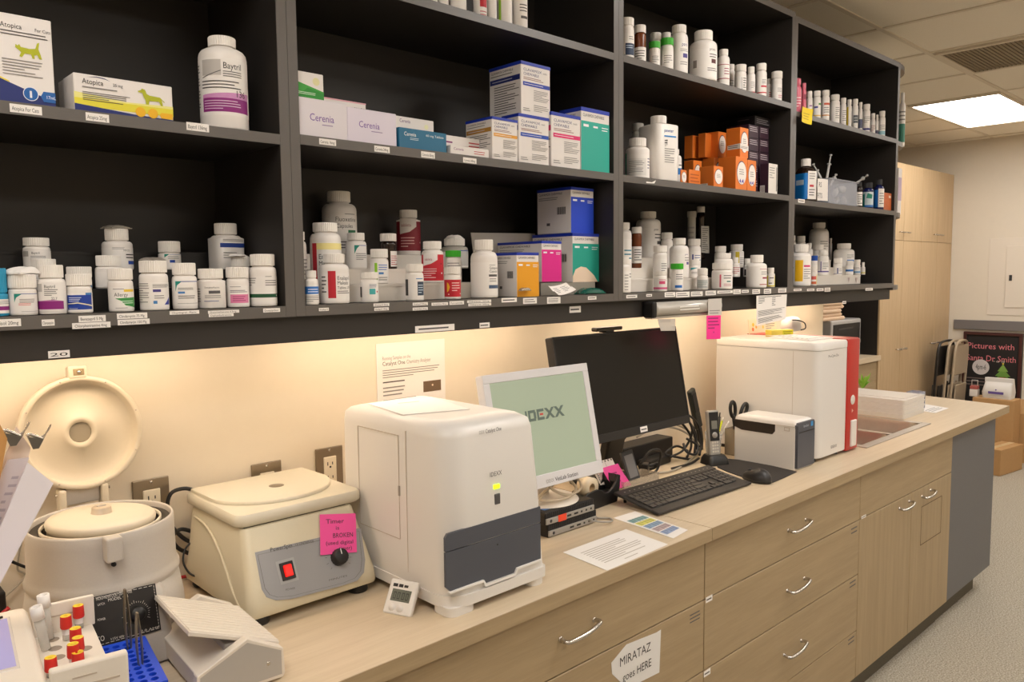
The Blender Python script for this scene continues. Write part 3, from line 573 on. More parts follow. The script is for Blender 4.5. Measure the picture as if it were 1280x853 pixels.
rowitem((-.233, R1[1]), 'large white bottle with red stripe and yellow band'+W2, 387, 426, 279, (390, 421), 11, [('r', -.62, -.38, .1, .78, RED), ('r', -.38, .98, .66, .78, (240, 226, 150)), hdr(-.3, .48, .1, 'Enalapril'), ('t', -.3, .36, .09, BLK, 'Maleate'), ('t', -.3, .24, .07, BLK, 'Tablets, USP')], lv=(.06, .8))
rowitem(R0, 'white bottle with red vertical stripe, front row'+W2, 399, 436, 317.7, (404, 431), 11, [('r', -.28, .06, .14, .8, RED), hdr(.12, .58, .1, 'Enalapril'), hdr(.12, .47, .09, 'Maleate'), ('t', .12, .36, .07, BLK, 'Tablets, USP'), ('g', .12, .8, .24, .33, 2, DGR), ('g', -.62, -.34, .25, .7, 5, DGR)])
rowitem(R2, 'middle row white bottle with green corner mark'+W2, 432, 458, 291.5, (433.4, 455.3), 9, [('p', [(-.1, .82), (-.1, .52), (.05, .7), (.25, .82)], TEA), ('r', .2, .8, .8, .82, BLU), ('g', .0, .8, .3, .56, 4, GRY)], lv=(.06, .84))
rowitem(R0, 'short white bottle with a small teal square, front row'+W2, 450.6, 473, 340.6, (451, 472.7), 8, [('r', .0, .45, .34, .58, (70, 170, 170)), ('c', .62, .45, .002, RED), ('r', -1, -.6, .22, .66, DGR), ('g', .0, .6, .62, .78, 3, (60, 80, 130))], lv=(.06, .84))
rowitem(R1, 'white bottle with lime stripe and blue lettering'+W2, 463, 485.3, 311.6, (462.8, 484.7), 11, [('r', -.35, -.15, .0, .8, (150, 210, 40)), ('g', -.05, .7, .5, .76, 3, (60, 110, 190)), ('r', -.05, .3, .36, .44, LBL), ('g', -.05, .7, .1, .28, 2, GRY)], lv=(.04, .84))
rowitem(R2, 'dark brown bottle with white cap and red printed label'+W2, 475, 496, 292.4, (473.4, 494), 9.5, [('r', .15, .95, .08, .64, M_PAP), ('g', .2, .9, .12, .5, 5, (190, 80, 80))], None, DRK, paper=False, rib=True)
rowitem(R3, 'large maroon labelled bottle standing on the top step'+W2, 495.7, 525.3, 263, (498.7, 520.9), 10, [('r', -.98, .98, .12, .9, (130, 24, 40)), ('p', [(-.5, .98), (-.5, .56), (.05, .62), (.45, .76), (.45, .98)], (214, 206, 200)), ('t', -.42, .76, .09, (150, 40, 60), 'tablets'), ('g', -.45, .4, .2, .5, 4, (220, 170, 170)), ('c', .75, .34, .002, (230, 220, 220))], lv=(.1, .94))
rowitem(R0, 'white bottle with a dark slate label panel, front row'+W2, 507, 529.4, 330, (507, 529), 10, [('r', .2, .85, .18, .66, (50, 66, 84)), ('r', -.98, -.5, .18, .74, (60, 60, 62)), ('g', .25, .8, .24, .58, 4, (190, 205, 220)), ('g', .1, .8, .72, .8, 1, LBL)], lv=(.06, .84))
rowitem(R1, 'white bottle with bright red and white angled label'+W2, 527, 554, 302, (528, 551), 10, [('r', -.95, .98, .06, .84, (200, 30, 48)), ('p', [(-.62, .86), (-.62, .5), (-.1, .56), (.3, .68), (.3, .86)], (238, 232, 228)), ('t', -.5, .66, .08, (170, 60, 80), 'tablets'), ('g', -.6, .3, .12, .44, 5, (240, 200, 200)), ('c', .6, .28, .0022, (240, 235, 235)), ('c', .55, .56, .002, (120, 10, 30))], lv=(.04, .88))
rowitem((-.140, R2[1]), 'tan-grey bottle, blue strip, crumpled slip on top'+W2, 551.5, 585, 298.7, (553, 579), 9, [('r', .1, .95, .74, .79, BLU), ('g', .2, .8, .3, .7, 4, DGR), ('r', -.1, .95, .12, .76, (190, 186, 180))], None, M_GL, top=lambda t, p, rc: folded('crumpled slip on the tan-grey bottle'+W2, 'leaflet', 'folded_slip', p+V((0, 0, .0005)), rc*.7, rc*.6, .01, M_PAP, .2, 21))
rowitem(R1, 'white bottle with a bright green cap'+W2, 556.5, 577, 313.5, (556.5, 576), 8, [('g', -.5, .7, .5, .8, 3, GRY)], M_GRN)
rowitem(R0, 'small bottle with red label and yellow sun, front row'+W2, 555.3, 575.8, 334, (555, 576), 9, [('r', -.85, .95, .1, .78, (196, 30, 46)), ('p', [(-.45, .28), (-.45, .68), (-.3, .62), (-.2, .48), (-.3, .34)], (240, 190, 40)), ('g', -.05, .7, .3, .7, 4, (240, 200, 200)), ('c', .7, .22, .0016, (240, 235, 230)), ('c', -.3, .2, .0014, (240, 235, 230))], lv=(.04, .82))
rowitem((-.29, R0[1]), 'large white bottle with slate strip by the card'+W2, 588, 621.8, 300, (593.4, 616.4), 13, [hdr(.25, .6, .055, 'Gabapentin'), ('t', .25, .53, .055, BLK, 'Capsules'), ('r', .22, .75, .445, .49, DGR), ('r', .22, .9, .2, .27, (70, 90, 120)), ('g', .25, .7, .33, .42, 2, GRY), ('g', .25, .6, .67, .7, 1, GRY)], sh=.2)
# cartons at the right of the second cabinet
CB = (30, 60, 160); M_BB = mat('carton_blue_band', (24, 52, 168), .5)
NM = 'CLAVAMOX'
def clav_front(col): return [('t', .08, .83, .055, (30, 40, 110), NM, 'b', .62), ('t', .08, .75, .055, (30, 40, 110), 'CHEWABLE', 'b', .52), ('t', .74, .83, .04, DGR, 'zoetis'), ('g', .08, .8, .66, .72, 2, (120, 50, 50)), ('r', .06, .98, .55, .625, col), ('g', .1, .9, .575, .6, 1, (240, 240, 245)), ('g', .42, .96, .28, .5, 7, GRY), ('g', .42, .96, .08, .22, 4, GRY), ('g', .06, .3, .06, .14, 2, GRY), ('r', 0, 1, .94, 1, M_BB)]
def clav_left(col): return [('t', .06, .86, .045, BLK, NM+' CHEWABLE', '', .7), ('g', .05, .9, .8, .84, 1, DGR), ('r', .03, .97, .66, .76, col), ('g', .1, .8, .69, .73, 1, (200, 200, 215)), ('g', .16, .95, .06, .62, 12, DGR), ('r', 0, 1, .94, 1, M_BB)]
def clav_side(col): return [('t', .05, .86, .05, BLK, NM+' CHEWABLE', '', .7), ('g', .05, .7, .74, .82, 2, GRY), ('r', .0, 1, .94, 1, M_BB)]+[('r', .6+i*.022, .61+i*.022+(.006 if i % 3 else 0), .42, .58, DGR) for i in range(12)]+[('r', .3, .4, .18, .24, DGR)]
def clav_panel(col, white=False):
    o = [('r', 0, 1, 0, .79, col), ('t', .06, .86, .05, BLK, NM+' CHEWABLE', '', .75), ('r', .08, .26, .7, .74, (240, 240, 245)), ('r', .42, .58, .7, .73, (240, 240, 245)), ('g', .72, .95, .66, .74, 2, (240, 240, 245)), ('r', 0, 1, .94, 1, M_BB)]
    if white: o.append(('p', [(0, 0), (0, .12), (.1, .26), (.3, .32), (.5, .3), (.8, .14), (.95, 0)], (238, 214, 190)))
    return o
ZM2 = Z1+.0004
W2M = ', middle shelf, second cabinet'
carton('white tablet box with yellow-orange strip'+W2M, 582, 614.8, 646.7, 145.3, -.318, ZM2, M_BX, clav_front((226, 160, 50)), clav_left((180, 130, 50)), topm=M_BB)
carton('white tablet box with blue strip, lower of stacked pair'+W2M, 627, 648, 686, 141.3, -.316, ZM2, M_BX, clav_front((30, 76, 180)), clav_left((30, 60, 150)), topm=M_BB)
pk = carton('white tablet box with pink strip, right of the stacked pair'+W2M, None, 689, 725.5, 139.3, -.318, ZM2, M_BX, clav_front((222, 40, 110)), clav_left((222, 40, 110)), topm=M_BB)
carton('large teal fronted tablet box at the right end'+W2M, 699.5, 726.3, 761.6, 133.3, -.320, ZM2, M_BX, clav_panel((34, 168, 150)), clav_side(0), topm=M_BB)
zc = onY(648, 141.3, -.316).z
carton('large white tablet box with blue strip, stacked on top of another'+W2M, 611.4, 651, 687.5, 75.5, -.312, zc+.0008, M_BX, clav_front((28, 60, 170)), clav_left((26, 40, 110)), topm=M_BB)
# frosted holders and slim boxes
M_FR = mat('frosted_acrylic', (222, 216, 222), .4)
def logo(u, v, h, c=(110, 70, 160)): return [('t', u, v, h, c, 'Cerenia', 'b'), ('g', u+.25, u+.52, v-.12, v-.05, 1, (150, 130, 170))]
carton('frosted white holder box with purple logo, leftmost'+W2M, -.07, 372, 433.3, 120, -.322, ZM2, M_FR, logo(.22, .42, .2))
carton('frosted lilac holder box with purple logo, second from the left'+W2M, -.07, 433.7, 495, 133, -.322, ZM2, mat('frosted_lilac', (220, 212, 226), .4), logo(.22, .45, .2))
zt_ = onY(372, 120, -.322).z
carton('white and green box lying on the leftmost frosted holder', -.05, 370, 403.8, 87.5, -.315, zt_+.0008, M_BX, [('p', [(0, 0), (1, 0), (1, .32), (0, .6)], (60, 160, 60)), ('p', [(.0, 0), (1, 0), (1, .26), (.4, .4)], (40, 140, 50)), ('c', .72, .68, .008, (226, 220, 170)), ('g', .05, .7, .12, .24, 2, (220, 240, 220))])
carton('flat white box standing behind the frosted holders'+W2M, -.03, 404, 457, 121, -.235, ZM2, M_BX, [('t', .72, .84, .05, BLK, '24 mg Tablets'), ('r', 0, 1, .97, 1, (226, 170, 180))])
carton('long white box with purple logo behind the petrol blue one'+W2M, -.03, 493, 542, 144, -.262, ZM2, M_BX, [('t', .12, .84, .1, (110, 60, 120), 'Cerenia'), ('c', .8, .8, .006, (236, 234, 190))])
carton('petrol blue box with white lettering'+W2M, -.05, 498.6, 558, 158.5, -.322, ZM2, mat('petrol_card', (20, 104, 140), .5), [('t', .1, .62, .2, (235, 240, 240), 'Cerenia', 'b'), ('g', .22, .4, .42, .56, 2, (200, 220, 230)), ('t', .55, .7, .12, (220, 232, 236), '60 mg Tablets', '', .38)])
carton('slim white box lying flat in front, red small print'+W2M, -.04, 563, 611, 181, -.322, ZM2, M_BX, [('t', .08, .5, .3, (130, 40, 110), 'Cerenia', '', .25), ('g', .6, .92, .2, .7, 2, (190, 60, 70))])
carton('slim white box behind the one lying in front'+W2M, -.04, 557, 604, 168.5, -.27, ZM2, M_BX, [('g', .6, .92, .55, .85, 2, (190, 60, 70)), ('g', .0, .2, .6, .8, 1, (130, 40, 110))])
# bottom shelf cartons
bx = carton('white and blue tablet box stacked on the teal one'+W2, 671.3, 713.6, 741.9, 233.6, -.268, onY(715.6, 291.4, -.275).z+.001, M_BX, clav_panel((26, 66, 196)), clav_side(0), topm=M_BB)
zs_ = onY(715.6, 353, -.275).z
carton('large teal and white box on the low stand'+W2, 665.3, 715.6, 748.5, 291.4, -.275, zs_, M_BX, clav_panel((30, 160, 142), True), clav_side(0), topm=M_BB)
carton('bright pink and white tablet box'+W2, 622, 677, 701.6, 301.3, -.280, onY(677, 352.5, -.280).z, M_BX, clav_panel((222, 30, 140)), clav_side(0), topm=M_BB)
carton('orange and white tablet box, lowest at the front'+W2, 616.3, 645.8, 673.3, 315.7, -.318, Z0+.0004, M_BX, clav_panel((232, 160, 20)), clav_side(0), topm=M_BB)
a = onY(677, 352.5, -.280); 
m = MB(); m.box(a.x-.004, 1.775, -.281, -.10, Z0+.0004, min(a.z, zs_)-.0006, mat('clear_stand', (150, 144, 134), .2)); m.build('low_stand', None, (a.x, -.28, Z0), label='low smoky stand under the pink and teal tablet boxes', category='stand')
p = [onY(*q, -.10) for q in ((596, 352), (668, 350), (668, 292), (588, 291))]
sheet('backing_card', 'card', 'grey-white card leaning behind the tablet boxes'+W2, p, [('t', .9, .7, .1, GRY, 'T')], mat('grey_card', (176, 168, 158), .6), .002)
folded('silver blister strip lying in front of the orange tablet box', 'blister pack', 'blister_strip', onY(656, 362, -.328)+V((0, 0, -.004)), .021, .006, .009, mat('blister_foil', (170, 160, 146), .25, .8), .1, 31)
p = [onY(*q, y) for q, y in (((697, 371), -.335), ((719, 364), -.33), ((706, 355), -.31), ((684, 359.5), -.31))]
sheet('paper_slip', 'paper', 'white curled paper slip with small print on the tablet shelf edge', p, [('g', .15, .45, .2, .8, 4, GRY), ('g', .55, .9, .2, .8, 4, GRY)], curl=.006)
folded('dark green plastic packet lying at the right end'+W2, 'packet', 'plastic_packet', V((onY(736, 365, -.3).x, -.305, Z0+.001)), .05, .02, .018, mat('green_packet', (16, 84, 70), .25), .05, 44)
# ================================================================ third cabinet
ZM3 = Z1+.0004; ZU3 = 2.2274
C3 = 'third cabinet'
W3 = ', lower shelf, third cabinet'; W3M = ', middle shelf, third cabinet'; W3U = ', upper shelf, third cabinet'
def gl(a=-.3, b=.6, n=4, c=GRY): return [('g', a, b, .25, .6, n, c)]
UR = (-.292, ZU3)
rowitem(UR, 'white bottle with navy square label beside the divider'+W3U, 774, 792.7, 23.7, (774, 792), 9, [('r', -.1, .85, .12, .46, (36, 54, 84)), ('g', -.05, .6, .3, .42, 2, (190, 205, 225)), ('g', .2, .7, .55, .68, 2, GRY)])
rowitem(UR, 'amber bottle with white cap'+W3U, 792.9, 807.5, 32.4, (792.4, 806.5), 9, [('r', -.95, .95, .06, .52, M_PAP), ('g', -.6, .7, .12, .44, 4, DGR)], None, AMB, paper=False)
rowitem(UR, 'white bottle with green cap, left one of the two'+W3U, 811, 825, 53, (811, 825), 7.5, gl(), M_GRN)
rowitem((-.30, ZU3), 'white bottle with green cap, right one of the two'+W3U, 826, 841.7, 48.5, (826, 842), 8.5, gl(), M_GRN)
rowitem((-.215, ZU3), 'white capped bottle behind the left green cap'+W3U, 812, 827, 42, (812, 826), 8, [])
rowitem((-.215, ZU3), 'white capped bottle behind the right green cap'+W3U, 826, 840, 41.5, (827, 838), 8, [])
rowitem((-.292, ZU3), 'tall white bottle with violet print right of the green caps'+W3U, 837.5, 860, 32.7, (838, 856), 9, [hdr(.2, .66, .09, 'para', (70, 60, 120)), ('r', .3, .75, .38, .48, (80, 70, 140)), ('g', .1, .8, .52, .6, 2, GRY), ('g', .1, .8, .2, .3, 2, GRY)])
rowitem((-.290, ZU3), 'largest white bottle in the row with dark print'+W3U, 862, 896.5, 40, (868, 891), 11, [hdr(.3, .7, .07, 'prazo', (70, 50, 50)), ('r', .4, .7, .4, .5, (96, 50, 50)), ('g', .3, .8, .52, .64, 2, DGR), ('r', -.5, -.3, .3, .48, (150, 140, 136)), ('g', .2, .8, .2, .3, 2, DGR)])
rowitem((-.295, ZU3), 'white bottle with two thin crimson lines'+W3U, 896.6, 912, 62.4, (896.6, 908), 7, [('r', -.9, .95, .24, .265, (160, 30, 60)), ('r', -.9, .95, .68, .7, (160, 30, 60)), ('g', .1, .8, .36, .6, 3, (150, 60, 90))])
rowitem((-.24, ZU3), 'small white bottle half hidden behind the crimson lined one'+W3U, 908, 918.5, 81, (908, 917.5), 6, gl())
rowitem((-.295, ZU3), 'wide capped white bottle right of the crimson lined one'+W3U, 918, 933, 81.6, (917.7, 932.3), 8, [('r', .15, .2, .1, .7, GRY), ('g', .3, .8, .15, .7, 5, DGR)], cat='bottle')
rowitem((-.292, ZU3), 'white bottle with short red foot line'+W3U, 933.4, 944, 84, (933, 941.5), 7, [('r', -.5, .9, .12, .16, RED), ('g', 0, .7, .3, .6, 4, GRY)])
rowitem((-.30, ZU3), 'white bottle with red and pink bands, large cap'+W3U, 944.5, 958.5, 80, (943, 955.7), 8, [('r', -.7, .9, .14, .18, RED), ('r', 0, .8, .36, .42, (210, 50, 70)), ('g', .1, .7, .48, .66, 3, GRY)])
rowitem((-.265, ZU3), 'sliver of a white bottle with red lettering'+W3U, 956.5, 965.5, 99, (957.5, 964), 6, [('g', 0, .9, .2, .6, 4, RED)])
rowitem((-.298, ZU3), 'white bottle at the right end of the row'+W3U, 964.2, 977.5, 90, (962, 976), 8, [('g', .1, .8, .4, .6, 3, GRY), ('g', .2, .8, .15, .3, 2, (200, 120, 130))])
# middle shelf
rowitem((-.262, ZM3), 'wide white jar with pale label by the divider'+W3M, 782, 812, 173.6, (786, 807.6), 10, [('r', -.6, .5, .12, .62, (226, 222, 218)), ('g', -.5, .4, .2, .56, 7, GRY), ('r', -.98, -.7, .1, .8, (40, 150, 120)), ('g', .6, .9, .3, .66, 4, (100, 100, 130))], name='medicine_jar', cat='jar', sh=.14)
rowitem((-.15, ZM3), 'grey-brown lidded jar behind the wide white jar'+W3M, 789, 806, 155, (789.8, 804), 9, [], M_GL, M_GL, paper=False)
m = MB(); p = [onY(*q, -.19) for q in ((779, 181), (787, 183), (791, 150), (779, 150))]
bz = M_ = mat('clear_bag', (160, 158, 154), .2, alpha=.75)
a, b = p[1], p[3]; m.box(1.848, 1.888, -.205, -.17, ZM3, p[2].z, bz, .008, 3); m.build('plastic_bag', None, (1.85, -.19, ZM3), label='folded clear plastic bag standing by the divider'+W3M, category='plastic bag')
rowitem((-.268, ZM3), 'big square white jug bottle with blue print'+W3M, 800.7, 845.3, 146, (813, 833), 9, [('t', .22, .82, .06, (30, 90, 170), 'pawter', 'b'), ('r', .22, .8, .74, .765, (60, 140, 210)), ('g', .24, .4, .62, .7, 2, BLK), ('g', .24, .75, .3, .56, 7, GRY), ('r', .27, .285, .58, .68, BLK), ('r', .34, .36, .6, .7, BLK)], sq=-.85, sh=.06, neck=.9)
rowitem((-.235, ZM3), 'slim white bottle with blue band behind the square jug'+W3M, 839, 852, 187, (845, 851.8), 6, [('r', .2, .98, .36, .56, (30, 120, 190)), ('g', .3, .9, .6, .7, 1, DGR)])
OR = mat('orange_card', (226, 120, 36), .5); OVF = lambda: [('p', [(.5+.42*math.cos(a*PI/12), .52+.36*math.sin(a*PI/12)) for a in range(24)], (60, 40, 70)), ('p', [(.52+.4*math.cos(a*PI/12), .51+.34*math.sin(a*PI/12)) for a in range(24)], (236, 228, 222)), ('g', .3, .75, .45, .65, 3, GRY)]
def ob(desc, xl, xfl, xr, T, y, z, fr=None, lf=()): return carton(desc+W3M, xl, xfl, xr, T, y, z, OR, OVF() if fr is None else fr, lf, name='orange_box', grp=None)
ZO = ZM3
fv = [('p', [(.3, .26), (.4, .34), (.5, .2)], (80, 60, 160)), ('p', [(.5, .26), (.65, .34), (.7, .2)], (80, 60, 160))]
ob('small orange box with white oval, leftmost', 850, 851.5, 858.5, 212, -.29, ZO)
ob('low orange box lying between two oval fronted ones', 859, 861.5, 875.8, 211.6, -.285, ZO, [('g', .1, .9, .2, .8, 3, (180, 80, 20))])
ob('orange box with barcode side and white oval, front row', 874, 892.4, 904, 207, -.312, ZO, None, [('r', .02, .6, .05, .2, (230, 225, 220))]+[('r', .08+i*.05, .1+i*.05, .07, .18, DGR) for i in range(9)])
ob('large orange box with white arch and violet flowers', 898, 920, 934.2, 195, -.318, ZO, OVF()+fv)
ob('orange box at the right end of the front row', None, 934.6, 945.5, 199.6, -.318, ZO, OVF()+fv)
zl = onY(892, 207, -.312).z
ob('orange box in the second row left, white arc showing', 855, 867, 877.5, 200, -.2, ZO)
ob('orange box in the second row behind the barcode one', 878, 893, 903, 196.5, -.2, ZO)
z2 = max(onY(867, 200, -.2).z, onY(893, 196.5, -.2).z)+.001
ob('orange box on the stack top, right of the oval one', 908, 925.5, 935.8, 158.8, -.31, onY(920, 195, -.318).z+.001, OVF()+[('p', [(0, .28), (1, .24), (1, .42), (0, .46)], (226, 220, 214)), ('g', .05, .95, .3, .38, 2, DGR)], [('p', [(0.1, .28), (1, .28), (1, .46), (.1, .42)], (226, 220, 214)), ('g', .15, .9, .31, .42, 2, BLK)])
ob('orange box with dark oval on the upper left stack', 884, 898, 908, 164, -.205, z2)
ob('plain orange box second from left on the upper stack', 873, 882, 897, 166, -.175, z2, [])
ob('plain orange box at the far left of the upper stack', 855.5, 866, 881, 169, -.13, z2, [])
M_PB = mat('dark_plum_card', (52, 24, 42), .5); M_DK = mat('near_black_card', (30, 24, 28), .5)
def pbf(n=1): return [('g', .1, .9, .45, .9, 3, (190, 180, 185)), ('r', 0, 1, .0, .03, (16, 10, 14))]
zz = ZM3; tops = [222, 204.5, 188, 171.5, 155]
for i, T in enumerate(tops):
    o = carton(('lowest', 'second', 'middle', 'fourth', 'topmost')[i]+' dark plum box in the left stack beside orange boxes'+W3M, -.09, 936.2, 948.5, T+10*0, -.275, zz+.0006, M_PB, pbf(), name='plum_box', grp=None); zz = onY(936.2, T, -.275).z
zz = ZM3; tops = [222, 208, 190, 173, 157.5]
for i, T in enumerate(tops):
    o = carton(('lowest', 'second', 'middle', 'fourth', 'topmost')[i]+' dark plum box in the right stack beside orange boxes'+W3M, -.09, 949.6, 961, T, -.262, zz+.0006, M_PB, pbf(), name='plum_box', grp=None); zz = onY(949.6, T, -.262).z
carton('long dark box lying across the tops of the plum stacks', 921, 944, 963, 144.5, -.25, zz+.004, M_DK, [('g', .1, .9, .2, .8, 3, (150, 145, 150))], [('g', .05, .7, .6, .8, 1, (110, 90, 90))])
carton('plum box with white front and barcode, right of the stacks', 950, 960.9, 972, 204, -.318, ZM3, M_PB, [('r', 0, 1, 0, 1, (226, 220, 212)), ('g', .1, .7, .5, .9, 5, GRY), ('r', .85, .95, .1, .9, DGR)], [('r', .05, .6, .03, .28, (230, 225, 220))]+[('r', .1+i*.06, .12+i*.06, .05, .26, DGR) for i in range(8)])
# bottom shelf of the third cabinet
rowitem(R2, 'white bottle with teal print cut by the divider, upper step'+W3, 768, 789.5, 278.7, (770, 786.8), 8, [('g', .1, .9, .2, .5, 3, (60, 130, 150))])
rowitem((-.3, R0[1]), 'white bottle with ruled scale cut by the divider, front'+W3, 766, 788.5, 322, (768, 786), 8, [('r', .2, .5, .1+i*.1, .12+i*.1, DGR) for i in range(6)]+[('g', .6, .95, .5, .7, 2, GRY)])
rowitem(R2, 'amber bottle with white label'+W3, 789.6, 802.2, 284, (788.6, 801.2), 8, [('r', -.9, .95, .14, .62, M_PAP), ('g', -.3, .8, .2, .56, 5, DGR)], None, AMB, paper=False, sh=.1)
rowitem((-.07, R3[1]), 'biggest grey-white bottle at the back left'+W3, 794.7, 826, 265, (800.4, 820), 8, [hdr(.3, .68, .06, 'pram', BLK), ('r', .5, .9, .34, .42, DGR), ('g', .35, .9, .46, .62, 2, DGR)])
rowitem((-.13, R3[1]-.0354), 'white capped bottle with film lid left of centre'+W3, 826, 841, 291, (826, 840), 8, [])
rowitem(R1, 'white bottle directly behind the pink labelled one'+W3, 816.4, 834, 307.4, (817, 834), 8, gl(.1, .8))
rowitem(R0, 'small white bottle with pink print and pink foot band'+W3, 817, 833.8, 339.4, (817.7, 833), 5, [('r', -.95, .95, .14, .26, (220, 90, 140)), ('r', -.1, .5, .46, .64, (214, 80, 120)), ('g', -.1, .7, .64, .78, 2, (190, 80, 120))], lv=(.1, .84))
rowitem(R1, 'tall white bottle with violet square behind the green cap'+W3, 837, 861, 298, (840.6, 856.7), 8, [hdr(.4, .68, .06, 'pred', (70, 60, 120)), ('r', .55, .85, .4, .48, (90, 80, 140)), ('g', .4, .9, .5, .64, 2, GRY)])
rowitem(R0, 'white bottle with bright green cap and blue foot tag'+W3, 838.5, 854, 329.6, (838, 854), 7, [('r', -.2, .6, .14, .26, (40, 110, 190)), ('g', -.1, .7, .5, .8, 3, DGR)], M_GRN)
rowitem(R2, 'white bottle with indigo bar on the middle step'+W3, 859.5, 876, 299, (858.4, 874), 8, [('r', -.2, -.05, .1, .6, (70, 80, 140)), ('g', .05, .8, .2, .6, 4, (110, 120, 160))])
rowitem(R1, 'white bottle with small teal mark at its shoulder'+W3, 861.5, 875, 324.7, (862, 874), 7, [('p', [(-.5, .8), (-.5, .6), (.4, .8)], (40, 160, 170)), ('g', -.4, .6, .3, .5, 2, GRY)])
rowitem(R0, 'squat white bottle with grey printed box, front row'+W3, 871, 885, 336, (872, 885), 8, [('r', -.7, .8, .1, .7, (205, 204, 200)), ('g', -.6, .7, .15, .65, 5, (130, 150, 150))], lv=(.05, .8))
rowitem((-.075, R3[1]), 'dark brown tall bottle with white cap at the back'+W3, 870, 881.7, 258.5, (869.7, 880), 7, [], None, DRK, paper=False, rib=False)
rowitem((-.10, R3[1]), 'pale translucent tube bottle beside the dark brown one'+W3, 859.5, 869.6, 264.5, (859.5, 871), 7, [('g', -.5, .5, .1, .8, 6, GRY)], M_GL, M_GL, paper=False)
p = [onY(*q, -.112) for q in ((876.5, 316), (886.5, 317), (886, 283), (876.5, 282.5))]
sheet('hanging_label', 'label', 'grey printed leaflet leaning on the dark brown bottle'+W3, p, [('g', .1, .9, .05, .95, 12, DGR)], mat('leaflet_grey', (180, 176, 168), .6), .0005)
rowitem(R2, 'grey-white bottle behind the red striped one'+W3, 893, 908, 308, (893, 907), 7, [])
rowitem(R1, 'white jar on the first step behind the red striped one'+W3, 892.6, 916, 316.8, (895.4, 914), 6, [], name='medicine_jar')
rowitem(R0, 'wide white jar with one thin red upright stripe, front'+W3, 889.6, 915.6, 328.8, (890, 915), 8, [('r', -.15, -.05, .1, .74, (214, 90, 110)), ('g', .1, .7, .5, .74, 2, DGR), ('r', .3, .6, .36, .42, (50, 120, 110)), ('g', .1, .7, .14, .3, 2, (190, 110, 120))], name='medicine_jar', lv=(.06, .84))
rowitem(R2, 'grey-white bottle with yellow upright stripe'+W3, 911.8, 929.8, 305.8, (912.6, 928), 7, [('r', -.1, .25, .1, .9, (214, 190, 40)), ('g', .3, .9, .2, .6, 4, GRY)], lv=(.05, .92))
rowitem(R1, 'white bottle with red script right of the wide jar'+W3, 913, 925, 322, (914, 922), 6, [('g', -.3, .8, .2, .7, 4, (190, 80, 90))])
rowitem((-.215, R1[1]), 'narrow white bottle with black bar left of the large one'+W3, 929, 939.5, 323.4, (930.7, 939), 7, [('r', -.5, -.2, .1, .6, BLK)])
rowitem(R0, 'large white bottle with crimson lines at the right'+W3, 933, 958.6, 319, (938.4, 954.8), 9, [('r', .2, .9, .73, .745, (170, 30, 50)), ('r', .2, .9, .12, .15, (170, 30, 50)), ('r', .4, .95, .36, .42, (150, 30, 60)), ('g', .3, .8, .5, .66, 3, GRY)], lv=(.08, .8))
rowitem((-.303, R0[1]), 'small white and yellow labelled bottle at the right end'+W3, 958.2, 968.4, 334.9, (958.5, 966.8), 6, [('r', -.9, -.4, .06, .8, (232, 216, 50)), ('r', .7, .95, .06, .8, (232, 216, 50)), ('r', -.9, .9, .06, .14, (232, 216, 50)), ('r', -.2, .5, .62, .68, DGR), ('r', -.3, .2, .26, .32, DGR)], lv=(.04, .84))
